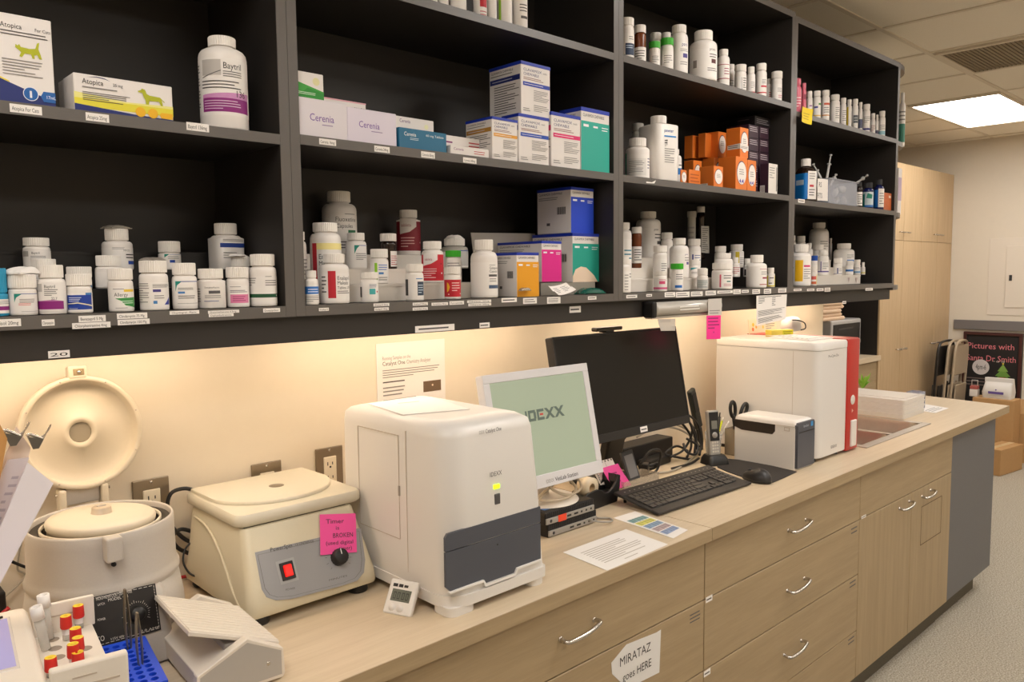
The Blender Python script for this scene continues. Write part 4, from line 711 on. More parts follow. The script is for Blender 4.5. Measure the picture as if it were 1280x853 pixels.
# ================================================================ right end cabinet
ZU4 = 2.2044; ZM4 = 1.8764
W4 = ', lower shelf, right end cabinet'; W4M = ', middle shelf, right end cabinet'; W4U = ', upper shelf, right end cabinet'
UR4 = (-.305, ZU4)
rowitem(UR4, 'tall pink liquid bottle beside the divider'+W4U, 991, 1001.8, 98.7, (992, 1001), 8, [('g', -.2, .8, .2, .6, 4, (240, 200, 205))], M_PINK, M_PINK, paper=False)
rowitem(UR4, 'second pink liquid bottle, right of the tall one'+W4U, 1001.9, 1007.8, 104, (1002, 1007), 7, [('r', 0, .8, .6, .8, (150, 60, 80))], M_PINK, M_PINK, paper=False)
H = [(1008, 1015.5, 114.3, 'white bottle with yellow edge next to pink bottles', [('r', -.9, -.6, .05, .8, (240, 180, 40)), ('r', 0, .7, .5, .56, (150, 90, 160))]),
 (1015.8, 1026, 114, 'white bottle with small green mark and orange foot', [('r', -.4, .2, .46, .54, (70, 70, 150)), ('r', .3, .9, .6, .68, (80, 150, 70)), ('r', -.9, .9, .1, .16, (240, 200, 110))]),
 (1026.4, 1037, 113.2, 'white bottle with orange-red band under the cap', [('r', -.2, .9, .62, .7, (210, 90, 60)), ('r', -.5, .9, .2, .24, (220, 150, 70)), ('g', -.2, .7, .3, .56, 3, GRY)]),
 (1037.4, 1049.6, 118.7, 'white bottle with grey print, two right of the orange-red banded', [('g', .1, .8, .2, .7, 6, GRY)]),
 (1050, 1057.8, 122.6, 'white bottle with grey print just left of the yellow edge', [('g', -.1, .8, .2, .7, 6, GRY)]),
 (1058.2, 1064.5, 124.5, 'slim white bottle with bright yellow left edge', [('r', -.9, -.2, .0, .9, (236, 206, 40))]),
 (1064.8, 1072.6, 124, 'white bottle with dark grey square label', [('r', -.3, .9, .25, .56, (90, 94, 98)), ('g', -.2, .7, .3, .5, 2, (200, 200, 200))]),
 (1072.9, 1078, 128, 'narrow white bottle with dark navy tag', [('r', -.6, .9, .12, .5, (96, 100, 124))]),
 (1078.2, 1087.7, 130.5, 'white bottle with indigo foot line', [('r', -.6, .9, .1, .18, (60, 60, 130)), ('g', -.4, .8, .4, .7, 4, GRY)]),
 (1088, 1094, 141.8, 'short white bottle with reddish print near the right end', [('g', -.4, .8, .2, .6, 4, (170, 120, 120))]),
 (1094.2, 1098, 143.4, 'very narrow white bottle with navy foot near the right end', [('r', -.9, .9, .1, .34, (80, 80, 110))]),
 (1098.2, 1106.5, 139, 'white bottle with pale blue foot band, last at right', [('r', -.9, .9, .1, .28, (150, 200, 215)), ('g', -.4, .8, .34, .6, 3, GRY)])]
for L, R, T, d, lb in H: rowitem(UR4, d+W4U, L, R, T, (L+.4, R-.6), 6, lb, lv=(.03, .8))
m = MB(); p0 = onY(1001, 136, -.3325); p1 = onY(1015, 139, -.3325)
p = [onY(*q, y) for q, y in (((1000.8, 152), -.345), ((1013, 156.5), -.345), ((1015.4, 137), -.3312), ((1002, 133.5), -.3312))]
sheet('sticky_note', 'sticky note', 'bright yellow sticky note hanging from the upper shelf edge', p, [('g', .2, .8, .2, .7, 3, (200, 170, 30))], mat('yellow_note', (246, 216, 40), .6), .0004, .004)
# middle shelf
M_BG = mat('blue_label', (20, 120, 200), .45)
rowitem((-.285, ZM4), 'squarish dark bottle with blue and white label, white cap'+W4M, 993.4, 1021, 199, (1000, 1012.5), 8.5, [('r', -.98, .12, .06, .78, M_BG), ('r', .13, .8, .06, .84, M_PAP), ('r', -.7, -.1, .46, .6, (200, 214, 226)), ('r', .25, .6, .4, .46, RED), ('g', .22, .7, .14, .36, 3, DGR), ('g', .22, .7, .6, .8, 3, GRY)], None, DRK, paper=False, sq=-.8, sh=.2)
bin_ = thing('plastic_bin', onZ(1050, 256, ZM4), 'clear plastic bin of oral syringes with paper sign reading RS FITS'+', middle shelf', 'bin')
cx0, cx1 = onY(1036, 240, -.322).x, onY(1071, 250, -.322).x; zt = onY(1036, 222, -.322).z
M_CLR = mat('clear_bin_plastic', (206, 210, 222), .12, alpha=.38); m = MB(); yb = -.18
for a in ((cx0, cx1, -.322, -.319), (cx0, cx1, yb-.003, yb)): m.box(*a, ZM4+.001, zt, M_CLR)
for a in ((cx0, cx0+.003), (cx1-.003, cx1)): m.box(*a, -.319, yb-.003, ZM4+.001, zt, M_CLR)
m.box(cx0, cx1, -.322, yb, ZM4+.0002, ZM4+.003, M_CLR)
for a in ((cx0-.006, cx1+.006, -.328, -.319), (cx0-.006, cx1+.006, yb-.003, yb+.006)): m.box(*a, zt-.006, zt, M_CLR, .002, 1)
m.build('tub', bin_, (cx0, -.322, ZM4))
p = [onY(*q, -.3255) for q in ((1021, 250.7), (1034.5, 251.5), (1034.8, 224.5), (1021.2, 223.2))]
sheet('sign', None, 'white paper sign with black capitals', p, [('t', .15, .62, .24, BLK, 'RS', 'b'), ('t', .02, .12, .24, BLK, 'FITS', 'b')], M_PAP, .0008, parent=bin_)
M_SYR = mat('syringe_plastic', (214, 212, 208), .25)
def syringe(desc, a, b, r=.006):
    a, b = V(a), V(b); d = (b-a); t = thing('oral_syringe', a, desc, 'syringe'); m = MB(); m.tube([a, a+d*.7], r, M_SYR, 10); m.tube([a+d*.68, a+d*.7], r*1.9, M_SYR, 10); m.build('barrel', t, a)
    m = MB(); m.tube([a+d*.6, a+d*.97], r*.55, M_SYR, 8); m.tube([a+d*.97, b], r*1.25, M_SYR, 10); m.build('plunger', t, a)
for i, (qa, qb, ya, yb_, d) in enumerate((((1031.5, 233), (1016.5, 205), -.27, -.25, 'oral syringe leaning up to the left out of the clear bin'), ((1032, 232), (1038.5, 193.5), -.25, -.25, 'oral syringe standing tallest out of the clear bin'), ((1066, 232), (1084, 219.5), -.25, -.22, 'oral syringe poking out to the right of the clear bin'), ((1038, 232), (1045, 218.5), -.28, -.28, 'short oral syringe lying over the left rim of the clear bin'))):
    syringe(d, onY(*qa, ya), onY(*qb, yb_), .005)
for i, (px_, py_, y, r, d) in enumerate(((1044, 241, -.27, .016, 'upper left'), (1053, 237, -.26, .02, 'upper middle'), (1055, 252, -.275, .017, 'lower right'), (1046, 252, -.25, .013, 'lower left'))):
    c = onY(px_, py_, y); m = MB(); m.lathe([(0, -r*1.5), (r*.5, -r*1.3), (r*.8, -r*.4), (r*.8, r*.6), (r*.35, r*1.1), (.003, r*1.8), (0, r*1.8)], M_SYR, (0, 0, 0), 14, T=Matrix.Translation(c) @ Matrix.Rotation(.7+i, 4, 'Y')); m.build('rubber_bulb', None, c, label='white bulb inside the clear bin, '+d+' one', category='bulb')
rowitem((-.295, ZM4), 'small dark bottle with white label right of the clear bin'+W4M, 1069, 1078, 228, (1070, 1077), 5, [('r', -.9, .95, .1, .74, M_PAP), ('g', -.2, .8, .16, .66, 5, DGR)], M_BCAP, DRK, paper=False)
rowitem((-.305, ZM4), 'dark blue bottle with teal and white label, black cap'+W4M, 1078.3, 1091.6, 228.7, (1078.5, 1089), 6, [('r', -.98, .98, .06, .8, (200, 214, 220)), ('r', -.98, -.4, .06, .7, (20, 130, 120)), ('p', [(-.2, .5), (-.05, .74), (.6, .66), (.5, .46)], (20, 130, 110)), ('r', -.4, .98, .06, .16, (40, 110, 190))], M_BCAP, M_NAVG, paper=False)
rowitem((-.3, ZM4), 'dark blue bottle with bright blue label, tallest black cap'+W4M, 1091.8, 1105, 224.8, (1091.8, 1100), 6, [('r', -.98, -.1, .1, .8, (20, 110, 190)), ('r', -.05, .95, .1, .84, M_PAP), ('g', .1, .8, .2, .7, 5, GRY)], M_BCAP, M_NAVG, paper=False, sh=.2)
carton('orange-brown box at the right end'+W4M, -.1, 1104.5, 1114.6, 240.5, -.318, ZM4, mat('rust_card', (196, 96, 36), .5, noise=.2, nscale=60), [('r', .65, .9, .72, .86, (236, 210, 190))])
# bottom shelf, right end
rowitem((-.285, R0[1]), 'big white bottle with broad yellow stripe at the divider'+W4, 988, 1014, 305.7, (990.5, 1009), 9, [('r', -.35, .15, .14, .76, (240, 186, 20)), ('r', .2, .7, .56, .61, (210, 40, 110)), ('g', .2, .8, .2, .52, 5, GRY), ('r', -.9, -.45, .52, .56, (40, 140, 110))], lv=(.06, .84))
rowitem((-.30, R0[1]), 'small white and yellow bottle with red print in front'+W4, 1013.2, 1020.8, 333.5, (1013.4, 1020.4), 6, [('r', -.5, .6, .44, .68, (210, 90, 80)), ('r', -.5, .6, .12, .3, (214, 110, 70)), ('r', .65, .9, .1, .8, (236, 214, 60))])
rowitem(R1, 'white bottle with royal blue cap'+W4, 1013.5, 1022, 319.7, (1014, 1022), 6, gl(), M_BLUC)
rowitem((-.222, R1[1]), 'white bottle with violet L shaped line'+W4, 1021.8, 1036, 313.3, (1022, 1033.4), 6, [('r', -.9, .9, .16, .22, (80, 60, 140)), ('r', -.3, -.2, .16, .7, (80, 60, 140)), ('g', -.05, .8, .3, .66, 4, GRY)])
rowitem(R3, 'grey-white bottle left of the one above the stripe, back step'+W4, 995, 1007, 295.3, (996, 1006.6), 6, [])
rowitem(R3, 'grey-white bottle cut by the divider on the back step'+W4, 985, 994.8, 294.7, (986, 994), 6, [])
rowitem(R2, 'grey-white bottle just left of the huge one'+W4, 1006, 1016, 304, (1008.6, 1015), 6, [])
rowitem((-.072, R3[1]), 'huge grey-white jar, tallest at the back'+W4, 1011, 1036, 278.6, (1016, 1032), 6, [('g', .1, .8, .1, .6, 7, GRY)], name='medicine_jar', sh=.2)
rowitem(R2, 'wide grey-white bottle in front of the huge jar'+W4, 1016, 1030, 306, (1016.5, 1029), 6, [])
rowitem(R3, 'slim grey-white bottle just right of the huge jar'+W4, 1036, 1040, 298, (1036, 1039), 5, [])
rowitem(R2, 'large white jar with small blue tag'+W4, 1041.4, 1068, 304.6, (1047.5, 1065), 6, [('r', .2, .8, .3, .4, (50, 110, 190)), ('g', .2, .8, .46, .7, 4, GRY)], name='medicine_jar', sh=.2)
rowitem(R1, 'white bottle with grey bars before the large jar'+W4, 1041.5, 1052.5, 322.8, (1042, 1052.8), 6, [('r', -.1, .1, .1, .6, (90, 90, 130)), ('r', -.7, .9, .1, .14, (90, 90, 130)), ('g', .2, .8, .3, .6, 3, GRY)])
rowitem(R1, 'white bottle with blue tag right of the grey barred one'+W4, 1056.5, 1066.5, 326, (1057, 1066), 5, [('r', -.7, .8, .34, .54, (40, 110, 190))])
rowitem(R2, 'white bottle right of the large jar, upper step'+W4, 1068.2, 1075, 312.5, (1068.5, 1074), 5, [])
rowitem(R1, 'white bottle with pale blue tag, second from right'+W4, 1067.2, 1075.4, 324.7, (1067.4, 1075), 5, [('r', -.8, .8, .16, .34, (130, 170, 205)), ('g', -.6, .6, .5, .7, 2, GRY)])
rowitem(R1, 'white bottle with yellowish foot, last on the step'+W4, 1075.6, 1081.3, 328, (1075.6, 1079.5), 5, [('r', -.9, .9, .14, .3, (226, 216, 130))])
for px_ in (1061, 1070.5):
    a = onY(px_, 350, -.2625); m = MB(); m.box(a.x-.011, a.x+.011, a.y-.0005, a.y, a.z-.012, a.z+.012, mat('faded_sticker', (190, 170, 166), .6)) if 0 else m.add([(a.x-.011, a.y-.0004, a.z+.01), (a.x+.011, a.y-.0004, a.z+.01), (a.x, a.y-.0004, a.z-.012), (a.x-.011, a.y, a.z+.01), (a.x+.011, a.y, a.z+.01), (a.x, a.y, a.z-.012)], [(0, 1, 2), (3, 5, 4), (0, 3, 4, 1), (1, 4, 5, 2), (2, 5, 3, 0)], mat('faded_sticker', (190, 170, 166), .6)); m.build('triangle_sticker', None, a, label='faded triangular sticker on the white riser front, '+('left' if px_ < 1065 else 'right')+' one', category='sticker')
# quarter shelves: two tall items
c = (3.93, -.215)
bottle('tall white and green bottle on the rounded end shelf, upper level', 1124, 1132, 116, -.26, 2.2005, (1126, 1131), 9, [('r', -.9, .9, .1, .5, (60, 130, 110)), ('g', -.9, .9, .55, .8, 3, GRY)], name='tall_bottle')
carton('pale pinkish box on the rounded end shelf, middle level', -.06, 1123.5, 1127.8, 210, -.27, 1.8725, M_BX, [('r', 0, 1, .3, .8, (190, 170, 190))])
# ================================================================ upper shelf of the second cabinet
W2U = ', upper shelf, second cabinet from left'; ZU2 = 2.2244
for L, R, T, d, lb in ((530, 546, -60, 'leftmost white bottle just below the frame edge', []), (547, 560, -50, 'white bottle second from left at the frame edge', []), (560.5, 582, -75, 'wide white bottle third from left at the frame edge', []), (591, 608, -50, 'white bottle with small red square label', [('r', 0, .8, .24, .4, RED), ('g', 0, .8, .06, .18, 2, (200, 110, 120))]), (608.5, 620.5, -45, 'plain white bottle left of the lime edged one', []), (621, 639.8, -40, 'white bottle with lime left edge', [('r', -.55, -.3, .05, .8, (150, 200, 50)), ('g', -.1, .8, .5, .8, 4, (110, 140, 170))]), (640, 659, -28, 'white bottle with dark print, last at right', [('g', 0, .8, .4, .6, 3, DGR), ('r', .1, .8, .26, .32, DGR)])):
    rowitem((-.29, ZU2), d+W2U, L, R, T, None, 12, lb)
# ================================================================ shelf-edge tags
def tag(x0, y0, x1, y1, txt, desc, yp=YF, sz=.7, lines=1):
    q = [onY(x0, y1, yp-.0006), onY(x1, y1-(y1-y0)*0, yp-.0006)]
    a = onY((x0+x1)/2, y1, yp-.0006); b = onY((x0+x1)/2, y0, yp-.0006); xa, xb = onY(x0, y0, yp-.0006).x, onY(x1, y0, yp-.0006).x
    h = b.z-a.z; m = MB(); y = yp-.0006; z0, z1 = a.z, b.z
    m.box(xa, xb, y, yp-.00005, z0, z1, M_PAP)
    if txt: face(m, (xa, y, z0), (xb-xa, 0, 0), (0, 0, h), [('t', .06, .24, .5, BLK, txt, '', .84)])
    else: face(m, (xa, y, z0), (xb-xa, 0, 0), (0, 0, h), [('g', .08, .92, .15, .85, lines, DGR)])
    m.build('shelf_tag', None, (xa, y, z0), label=desc, category='label')
LS = 'white shelf-edge tag '
for a in ((12, 131.5, 52, 142, 'Atopica For Cats', LS+'under the cat box, leftmost cabinet'), (107, 142, 136, 152, 'Atopica 25mg', LS+'under the dachshund box'), (233, 154, 261, 164, 'Baytril 136mg', LS+'under the big bottle marked 136'),
 (-6, 399, 26, 408.5, 'nisol 20mg', LS+'at the left frame edge under the teal bottle'), (52, 399.5, 68, 407.5, 'Clavaseptin', LS+'under the magenta bottle marked 22.7'), (98, 394.5, 132, 402.5, 'Benazepril 5 Mg', 'upper of two white tags under the blue labelled bottle'), (90, 403.2, 138, 410.5, 'Chlorpheniramine 4mg', 'lower of two white tags under the blue labelled bottle'),
 (146, 391.5, 184, 398.5, 'Clindamycin 75 Mg', 'upper of two white tags under the green swoosh bottle'), (147, 399.2, 187, 406, 'Clindamycin 150 Mg', 'lower of two white tags under the green swoosh bottle'), (212, 388.5, 249, 393, 'Clopidogrel : Plavix', LS+'between the green corner bottle and the squat bottle'), (260, 388, 299, 391.8, 'Dexamethasone 0.5mg', 'upper of two narrow tags under the squat square bottle'), (261, 392.2, 292, 396, 'Diphenhydramine', 'lower of two narrow tags under the squat square bottle'), (329, 385.5, 350, 390.5, 'Doxycycline', LS+'under the dark green striped bottle'),
 (399, 174, 420, 181.5, 'Cerenia 16mg', LS+'under the leftmost frosted holder'), (468, 183, 487, 190.5, 'Cerenia 24mg', LS+'under the lilac frosted holder'), (526.5, 190, 543.5, 197.5, 'Cerenia 60mg', LS+'under the petrol blue box'), (579, 197.5, 595.5, 204, 'Cerenia 160mg', LS+'under the slim white box lying flat'),
 (398.7, 385, 411, 389, 'Enalapril', LS+'under the red striped bottle, second cabinet'), (467, 379.3, 486.6, 383, 'Enalapril 5mg', 'upper of two tags right of the short teal square bottle'), (468, 384.6, 486, 388.4, 'Enalapril 10mg', 'lower of two tags right of the short teal square bottle'), (516, 378.3, 534.8, 382, 'Enalapril 20mg', 'upper of two tags under the slate panel bottle'), (516, 384.4, 534.8, 388, 'Famotidine 10mg', 'lower of two tags under the slate panel bottle'), (539.5, 378.3, 560, 382, 'Famotidine 20mg', LS+'left of the red and yellow sun bottle'), (562, 376.5, 580, 381, 'Furosemide', LS+'right under the red and yellow sun bottle'), (584, 375.2, 614, 378.4, 'Gabapentin 100mg', 'upper of two tags under the large slate striped bottle'), (585.5, 379, 614, 382.5, 'Gabapentin 300mg', 'lower of two tags under the large slate striped bottle')): tag(*a)
n_ = 0
for x0, y0, x1, y1, ln, d in ((627, 372.5, 646, 378, 1, 'left of the orange box'), (654, 372.5, 671, 379.8, 2, 'under the orange box'), (684, 371.5, 700.6, 379.6, 3, 'under the curled paper slip'), (735, 370.6, 745.5, 374.8, 1, 'under the dark green packet'),
 (783, 368.8, 796.5, 372.8, 1, 'at the left end of the third cabinet'), (808, 367.8, 815, 371, 1, 'second from left, third cabinet'), (831, 365.5, 844, 371.5, 2, 'under the pink foot band bottle'), (845, 365, 862, 371.8, 2, 'under the green cap bottle, third cabinet'), (863.8, 364.6, 878.4, 370.4, 2, 'under the squat grey box bottle'), (882, 363.6, 895, 369.2, 2, 'under the thin red stripe jar'), (896.7, 363.4, 916, 366.8, 1, 'right of the thin red stripe jar'), (916.8, 362, 926, 367.6, 2, 'under the yellow striped bottle'), (927.4, 362.6, 936, 366, 1, 'under the narrow black bar bottle'), (940.6, 361.8, 950, 367.5, 2, 'under the large crimson lined bottle'), (955, 361.3, 964, 367.3, 2, 'under the small yellow bottle'), (973, 360.6, 983, 366, 3, 'at the right end of the third cabinet'),
 (992.3, 361.2, 1002, 363.9, 1, 'under the broad yellow stripe bottle'), (1009, 361.1, 1018, 363.9, 1, 'under the royal blue cap'), (1021, 360.6, 1029.4, 364, 1, 'third from left, right end cabinet'), (1031, 359.8, 1038, 364.8, 2, 'fourth from left, right end cabinet'), (1082, 360.2, 1091, 363.4, 1, 'right of the white riser, right end cabinet')): tag(x0, y0, x1, y1, None, 'small white shelf-edge tag '+d, YF, .7, ln)
YV = YF+.018
tag(60, 438.5, 87, 447.5, '20', 'white tag reading 20 on the dark valance above the centrifuge lid', YV)
tag(519, 406.5, 568, 414.5, None, 'long white tag on the dark valance above the taped wall sheet', YV); tag(599.5, 403.5, 612, 409.8, None, 'small white tag on the valance right of the long one', YV)
tag(1053.2, 376.6, 1057.8, 380, None, 'tiny white tag on the valance above the stacked papers', YV)
tag(712, 383, 726, 391, None, 'small greyish tape tag on the valance above the black monitor', YV)
tag(997.8, 249, 1006, 253.6, None, 'small white tag on the middle shelf under the blue bottle'); 
a = onY(808, 229, YF-.0006); m = MB(); b, c, d, e = [onY(*q, YF-.0006) for q in ((808, 227), (815, 228), (820, 225.5), (818, 229.5))]
m.add([a, e, d, c, b], [(0, 1, 2, 3, 4)], M_PAP); m.add([v+V((0, .0004, 0)) for v in (a, e, d, c, b)], [(4, 3, 2, 1, 0)], M_PAP); m.build('torn_tag', None, a, label='torn white tag remnant on the shelf edge under the square jug', category='label')
for x0, y0, x1, y1, d in ((882.5, 745.5, 890.5, 752.5, 'upper left of the drawer stack'), (880, 838, 888, 845, 'lower left of the drawer stack'), (1077, 644.5, 1082.5, 648, 'by the sink cupboard false front')): tag(x0, y0, x1, y1, None, 'small white tag on the drawer fronts, '+d, YD)
# ================================================================ helpers for machines
ZK = .9104
def rring(x0, x1, y0, y1, r, n=6):
    if not isinstance(r, tuple): r = (r,)*4
    o = []
    for (cx, cy, a0, q) in ((x1-r[0], y1-r[0], 0, r[0]), (x0+r[1], y1-r[1], 90, r[1]), (x0+r[2], y0+r[2], 180, r[2]), (x1-r[3], y0+r[3], 270, r[3])):
        for k in range(n+1): a = math.radians(a0+90*k/n); o.append((cx+q*math.cos(a), cy+q*math.sin(a)))
    return o
def loft(mb, secs, m, n=6, smooth=True, T=None, capb=True, capt=True):
    vs = []; fs = []
    for (x0, x1, y0, y1, r, z) in secs: vs += [(x, y, z) for x, y in rring(x0, x1, y0, y1, r, n)]
    N = 4*(n+1)
    for k in range(len(secs)-1):
        for i in range(N): fs.append((k*N+i, k*N+(i+1) % N, (k+1)*N+(i+1) % N, (k+1)*N+i))
    mb.add(vs, fs, m, smooth, T)
    if capb: mb.add(vs[:N], [tuple(range(N))[::-1]], m, False, T)
    if capt: mb.add(vs[-N:], [tuple(range(N))], m, False, T)
    return mb
def onP(px, py, O, N): d = ray(px, py); O = V(O); return CAM+d*((O-CAM).dot(N)/d.dot(N))
def qd(mb, pts, m, off=V((0, 0, 0))): mb.add([V(p)+off for p in pts], [tuple(range(len(pts)))], m)
M_MW = mat('machine_white', (222, 218, 213), .35); M_MWT = mat('machine_warm_white', (222, 214, 203), .38); M_SLT = mat('machine_slate', (76, 79, 88), .4)
M_GAP = mat('seam_dark', (186, 172, 156), .7)
# ================================================================ white analyzer
ax0, ax1, ay0, ay1 = .962, 1.236, -.592, -.205
an = thing('blood_analyzer', (1.1, -.4, ZK), 'large white chemistry analyzer with slate drawer and green light, between centrifuge and monitor', 'analyzer'); O = (1.1, -.4, ZK)
m = MB(); rr = (.02, .012, .055, .014)
loft(m, [(ax0, ax1, ay0, ay1, rr, .932), (ax0-.002, ax1+.002, ay0-.001, ay1, rr, .94), (ax0, ax1-.004, ay0-.002, ay1, rr, 1.0), (ax0, ax1-.014, ay0-.003, ay1, rr, 1.12), (ax0+.001, ax1-.026, ay0+.005, ay1, rr, 1.27), (ax0+.004, ax1-.03, ay0+.011, ay1+0, rr, 1.288), (ax0+.014, ax1-.04, ay0+.03, ay1-.01, (.015, .01, .045, .025), 1.2975), (ax0+.03, ax1-.055, ay0+.07, ay1-.02, (.01, .01, .03, .02), 1.301)], M_MW)
m.build('body', an, O)
m = MB(); loft(m, [(ax0-.004, ax1+.004, ay0-.008, ay1, (.02, .012, .057, .016), .927), (ax0-.004, ax1+.004, ay0-.008, ay1, (.02, .012, .057, .016), .950)], M_MW); m.build('base', an, O)
for x0, x1 in ((ax0, ax0+.07), (ax1-.045, ax1)):
    for y0, y1 in ((ay0-.004, ay0+.06), (ay1-.06, ay1-.005)):
        m = MB(); loft(m, [(x0, x1, y0, y1, .018, ZK), (x0, x1, y0, y1, .018, .929)], M_MW); m.build('foot', an, O)
# slate drawer front, fitted to the front face
yf = ay0-.0048
def fz(q): return onY(*q, yf)
m = MB(); pts = [fz(q) for q in ((557, 664), (600, 657), (640, 647), (668, 633.5), (669.5, 655), (618, 672), (585, 682), (559.5, 686))]
P = lambda q: (lambda p: (p.x, p.z))(fz(q))
def frontplate(m, poly, m_, t=.006, y=yf):
    b = bmesh.new(); A = [b.verts.new((x, y, z)) for x, z in poly]; B = [b.verts.new((x, y+t, z)) for x, z in poly]; n = len(poly); b.faces.new(A); b.faces.new(B[::-1])
    for i in range(n): b.faces.new((A[i], B[i], B[(i+1) % n], A[(i+1) % n]))
    bmesh.ops.recalc_face_normals(b, faces=b.faces[:]); m.bm(b, m_)
zt, zm, zb = fz((620, 650)).z, fz((618, 672)).z, fz((600, 726)).z
sx0, sx1 = fz((557, 690)).x, ax1-.016
frontplate(m, [(sx0+.006, zt), (sx1, zt), (sx1, zm+.0012), (sx0, zm+.0012), (sx0, zt-.008)], M_SLT); m.build('upper_flap', an, O, label='slate grey flap')
hx0, hx1 = fz((604, 730)).x, fz((645, 712)).x
m = MB(); frontplate(m, [(sx0, zm-.0008), (sx1, zm-.0008), (sx1, zb), (hx1, zb), (hx1-.006, zb-.01), (hx0+.006, zb-.01), (hx0, zb), (sx0+.01, zb), (sx0, zb+.01)], M_SLT)
c_ = fz((622, 681)); m.lathe([(0, .0008), (.002, .0008), (.0022, 0)], M_BLK, seg=10, T=basis((c_.x, yf, c_.z), (1, 0, 0), (0, 0, 1))); m.build('drawer', an, O, label='slate grey drawer front')
m = MB(); frontplate(m, [(sx0+.005, zb-.0005), (hx0, zb-.0005), (hx0+.006, zb-.011), (hx1-.006, zb-.011), (hx1, zb-.0005), (sx1, zb-.0005), (sx1, zb-.004), (hx1+.002, zb-.005), (hx1-.004, zb-.016), (hx0+.004, zb-.016), (hx0-.002, zb-.005), (sx0+.008, zb-.004)], mat('lip_white', (236, 232, 228), .3), .008, yf-.004); m.build('drawer_lip', an, O)
yq = ay0-.0034
def px2(m, x0, y0, x1, y1, m_, y=yq, t=.0012):
    a, b = onY(x0, y1, y), onY(x1, y0, y); m.box(min(a.x, b.x), max(a.x, b.x), y-t, y+.004, min(a.z, b.z), max(a.z, b.z), m_, .0008, 1)
m = MB(); a = onY(617.5, 609.5, yq); m.box(a.x, a.x+.0165, yq-.001, yq+.004, a.z-.0045, a.z+.0045, mat('green_led', (190, 230, 30), .4, emit=(180, 240, 20), es=2.2), .0008, 1); m.build('status_light', an, O, label='lit yellow-green indicator')
m = MB(); a = onY(618.5, 625, yq); m.box(a.x, a.x+.0155, yq-.0012, yq+.004, a.z-.0115, a.z+.0115, mat('button_grey', (84, 82, 82), .4), .002, 2); m.build('power_button', an, O, label='dark grey square button')
m = MB(); a = onY(612, 597, yq); face(m, (a.x, yq-.0003, a.z-.001), (.034, 0, 0), (0, 0, .012), [('t', 0, .1, .85, DGR, 'IDEXX', 'b', 1)])
yq2 = ay0+.0036; a = onY(598.5, 543.5, yq2); face(m, (a.x, yq2-.0004, a.z-.001), (.062, 0, 0), (0, 0, .011), [('t', 0, .1, .7, GRY, 'IDEXX', '', .24), ('t', .28, .1, .8, BLK, 'Catalyst One', 'b', .72)]); m.build('lettering', an, O)
# side door outline and latch on the left face
m = MB(); xs = ax0-.0006
q = [onX(*v, xs) for v in ((447, 527), (497, 540), (500, 684), (453, 655))]; y0, y1 = q[0].y, q[1].y; z1 = 1.262; z0 = q[3].z+.0
z0 = max(z0, 1.02); w_ = .0011
for a in ((y0, y1, z1-w_, z1), (y0, y1, z0-w_, z0), (y0, y0+w_, z0, z1), (y1-w_, y1, z0, z1)): m.box(xs-.0003, xs+.002, min(a[0], a[1]), max(a[0], a[1]), a[2], a[3], M_GAP)
ys = onX(507, 560, xs).y; m.box(xs-.0004, xs+.002, ys-.0006, ys+.0006, .955, 1.275, M_GAP); m.build('side_seams', an, O, label='side door outline seams')
m = MB(); a = onX(499, 614, xs); m.box(xs-.0016, xs+.003, a.y-.003, a.y+.003, a.z-.011, a.z+.011, mat('latch_grey', (150, 140, 130), .4), .001, 1); m.build('door_latch', an, O, label='small grey latch')
zt = 1.3018
q = [(ax0+.02, -.42), (ax0+.165, -.47), (ax0+.215, -.27), (ax0+.05, -.235)]
sheet('loose_sheet', 'paper', 'white paper sheet lying on top of the large white analyzer', [(x, y, zt) for x, y in q], [('g', .35, .7, .72, .84, 1, (190, 180, 170))], curl=0, th=.0008)
# ================================================================ rectangular centrifuge
cf = thing('benchtop_centrifuge', (.81, -.2, ZK), 'square beige benchtop centrifuge with grey panel, red switch and pink sticky note', 'centrifuge'); O = (.81, -.2, ZK)
M_CF = mat('centrifuge_beige', (208, 198, 172), .4, noise=.02, nscale=200); M_CFL = mat('centrifuge_lid', (216, 208, 188), .4)
bx0, bx1 = .650, .946
m = MB(); loft(m, [(bx0, bx1, -.362, -.03, .018, .930), (bx0-.002, bx1+.002, -.364, -.03, .02, .936), (bx0, bx1, -.361, -.03, .02, .958), (bx0+.006, bx1-.003, -.348, -.03, .02, .985), (bx0+.02, bx1-.014, -.300, -.03, .02, 1.085), (bx0+.024, bx1-.018, -.296, -.03, .018, 1.091)], M_CF); m.build('housing', cf, O)
m = MB(); m.tube([onX(*q, x) for q, x in (((243, 645), .6655), ((258, 658), .664), ((272, 684), .660), ((282, 712), .656), ((291, 740), .652), ((300, 760), .6495))], .0032, M_CF, 8); m.build('side_ridge', cf, O)
LA = dict(x0=.662, x1=.968, y0=-.292, y1=-.02)
m = MB(); loft(m, [(.668, .953, -.286, -.024, .02, 1.093), (.662, .959, -.292, -.02, .022, 1.098), (.662, .959, -.292, -.02, .022, 1.114), (.666, .955, -.288, -.024, .02, 1.119)], M_CFL)
m.prism([(.672, -.03), (.672, -.14)]+[(.811-.139*math.cos(a*PI/16), -.14-.118*math.sin(a*PI/16)) for a in range(17)]+[(.95, -.14), (.95, -.03)], 1.118, 1.127, M_CFL, .003, 2)
m.build('lid', cf, O)
m = MB(); c_ = onZ(345.5, 607, 1.1275); m.lathe([(0, .0004), (.0155, .0004), (.017, 0)], mat('view_port', (122, 108, 88), .3), (c_.x, c_.y, 1.1272), 24); m.build('view_port', cf, O, label='small brown oval window')
m = MB(); m.box(bx0+.03, bx1-.03, -.285, -.04, 1.088, 1.0945, mat('lid_gap_dark', (84, 80, 72), .7)); m.build('lid_gasket', cf, O)
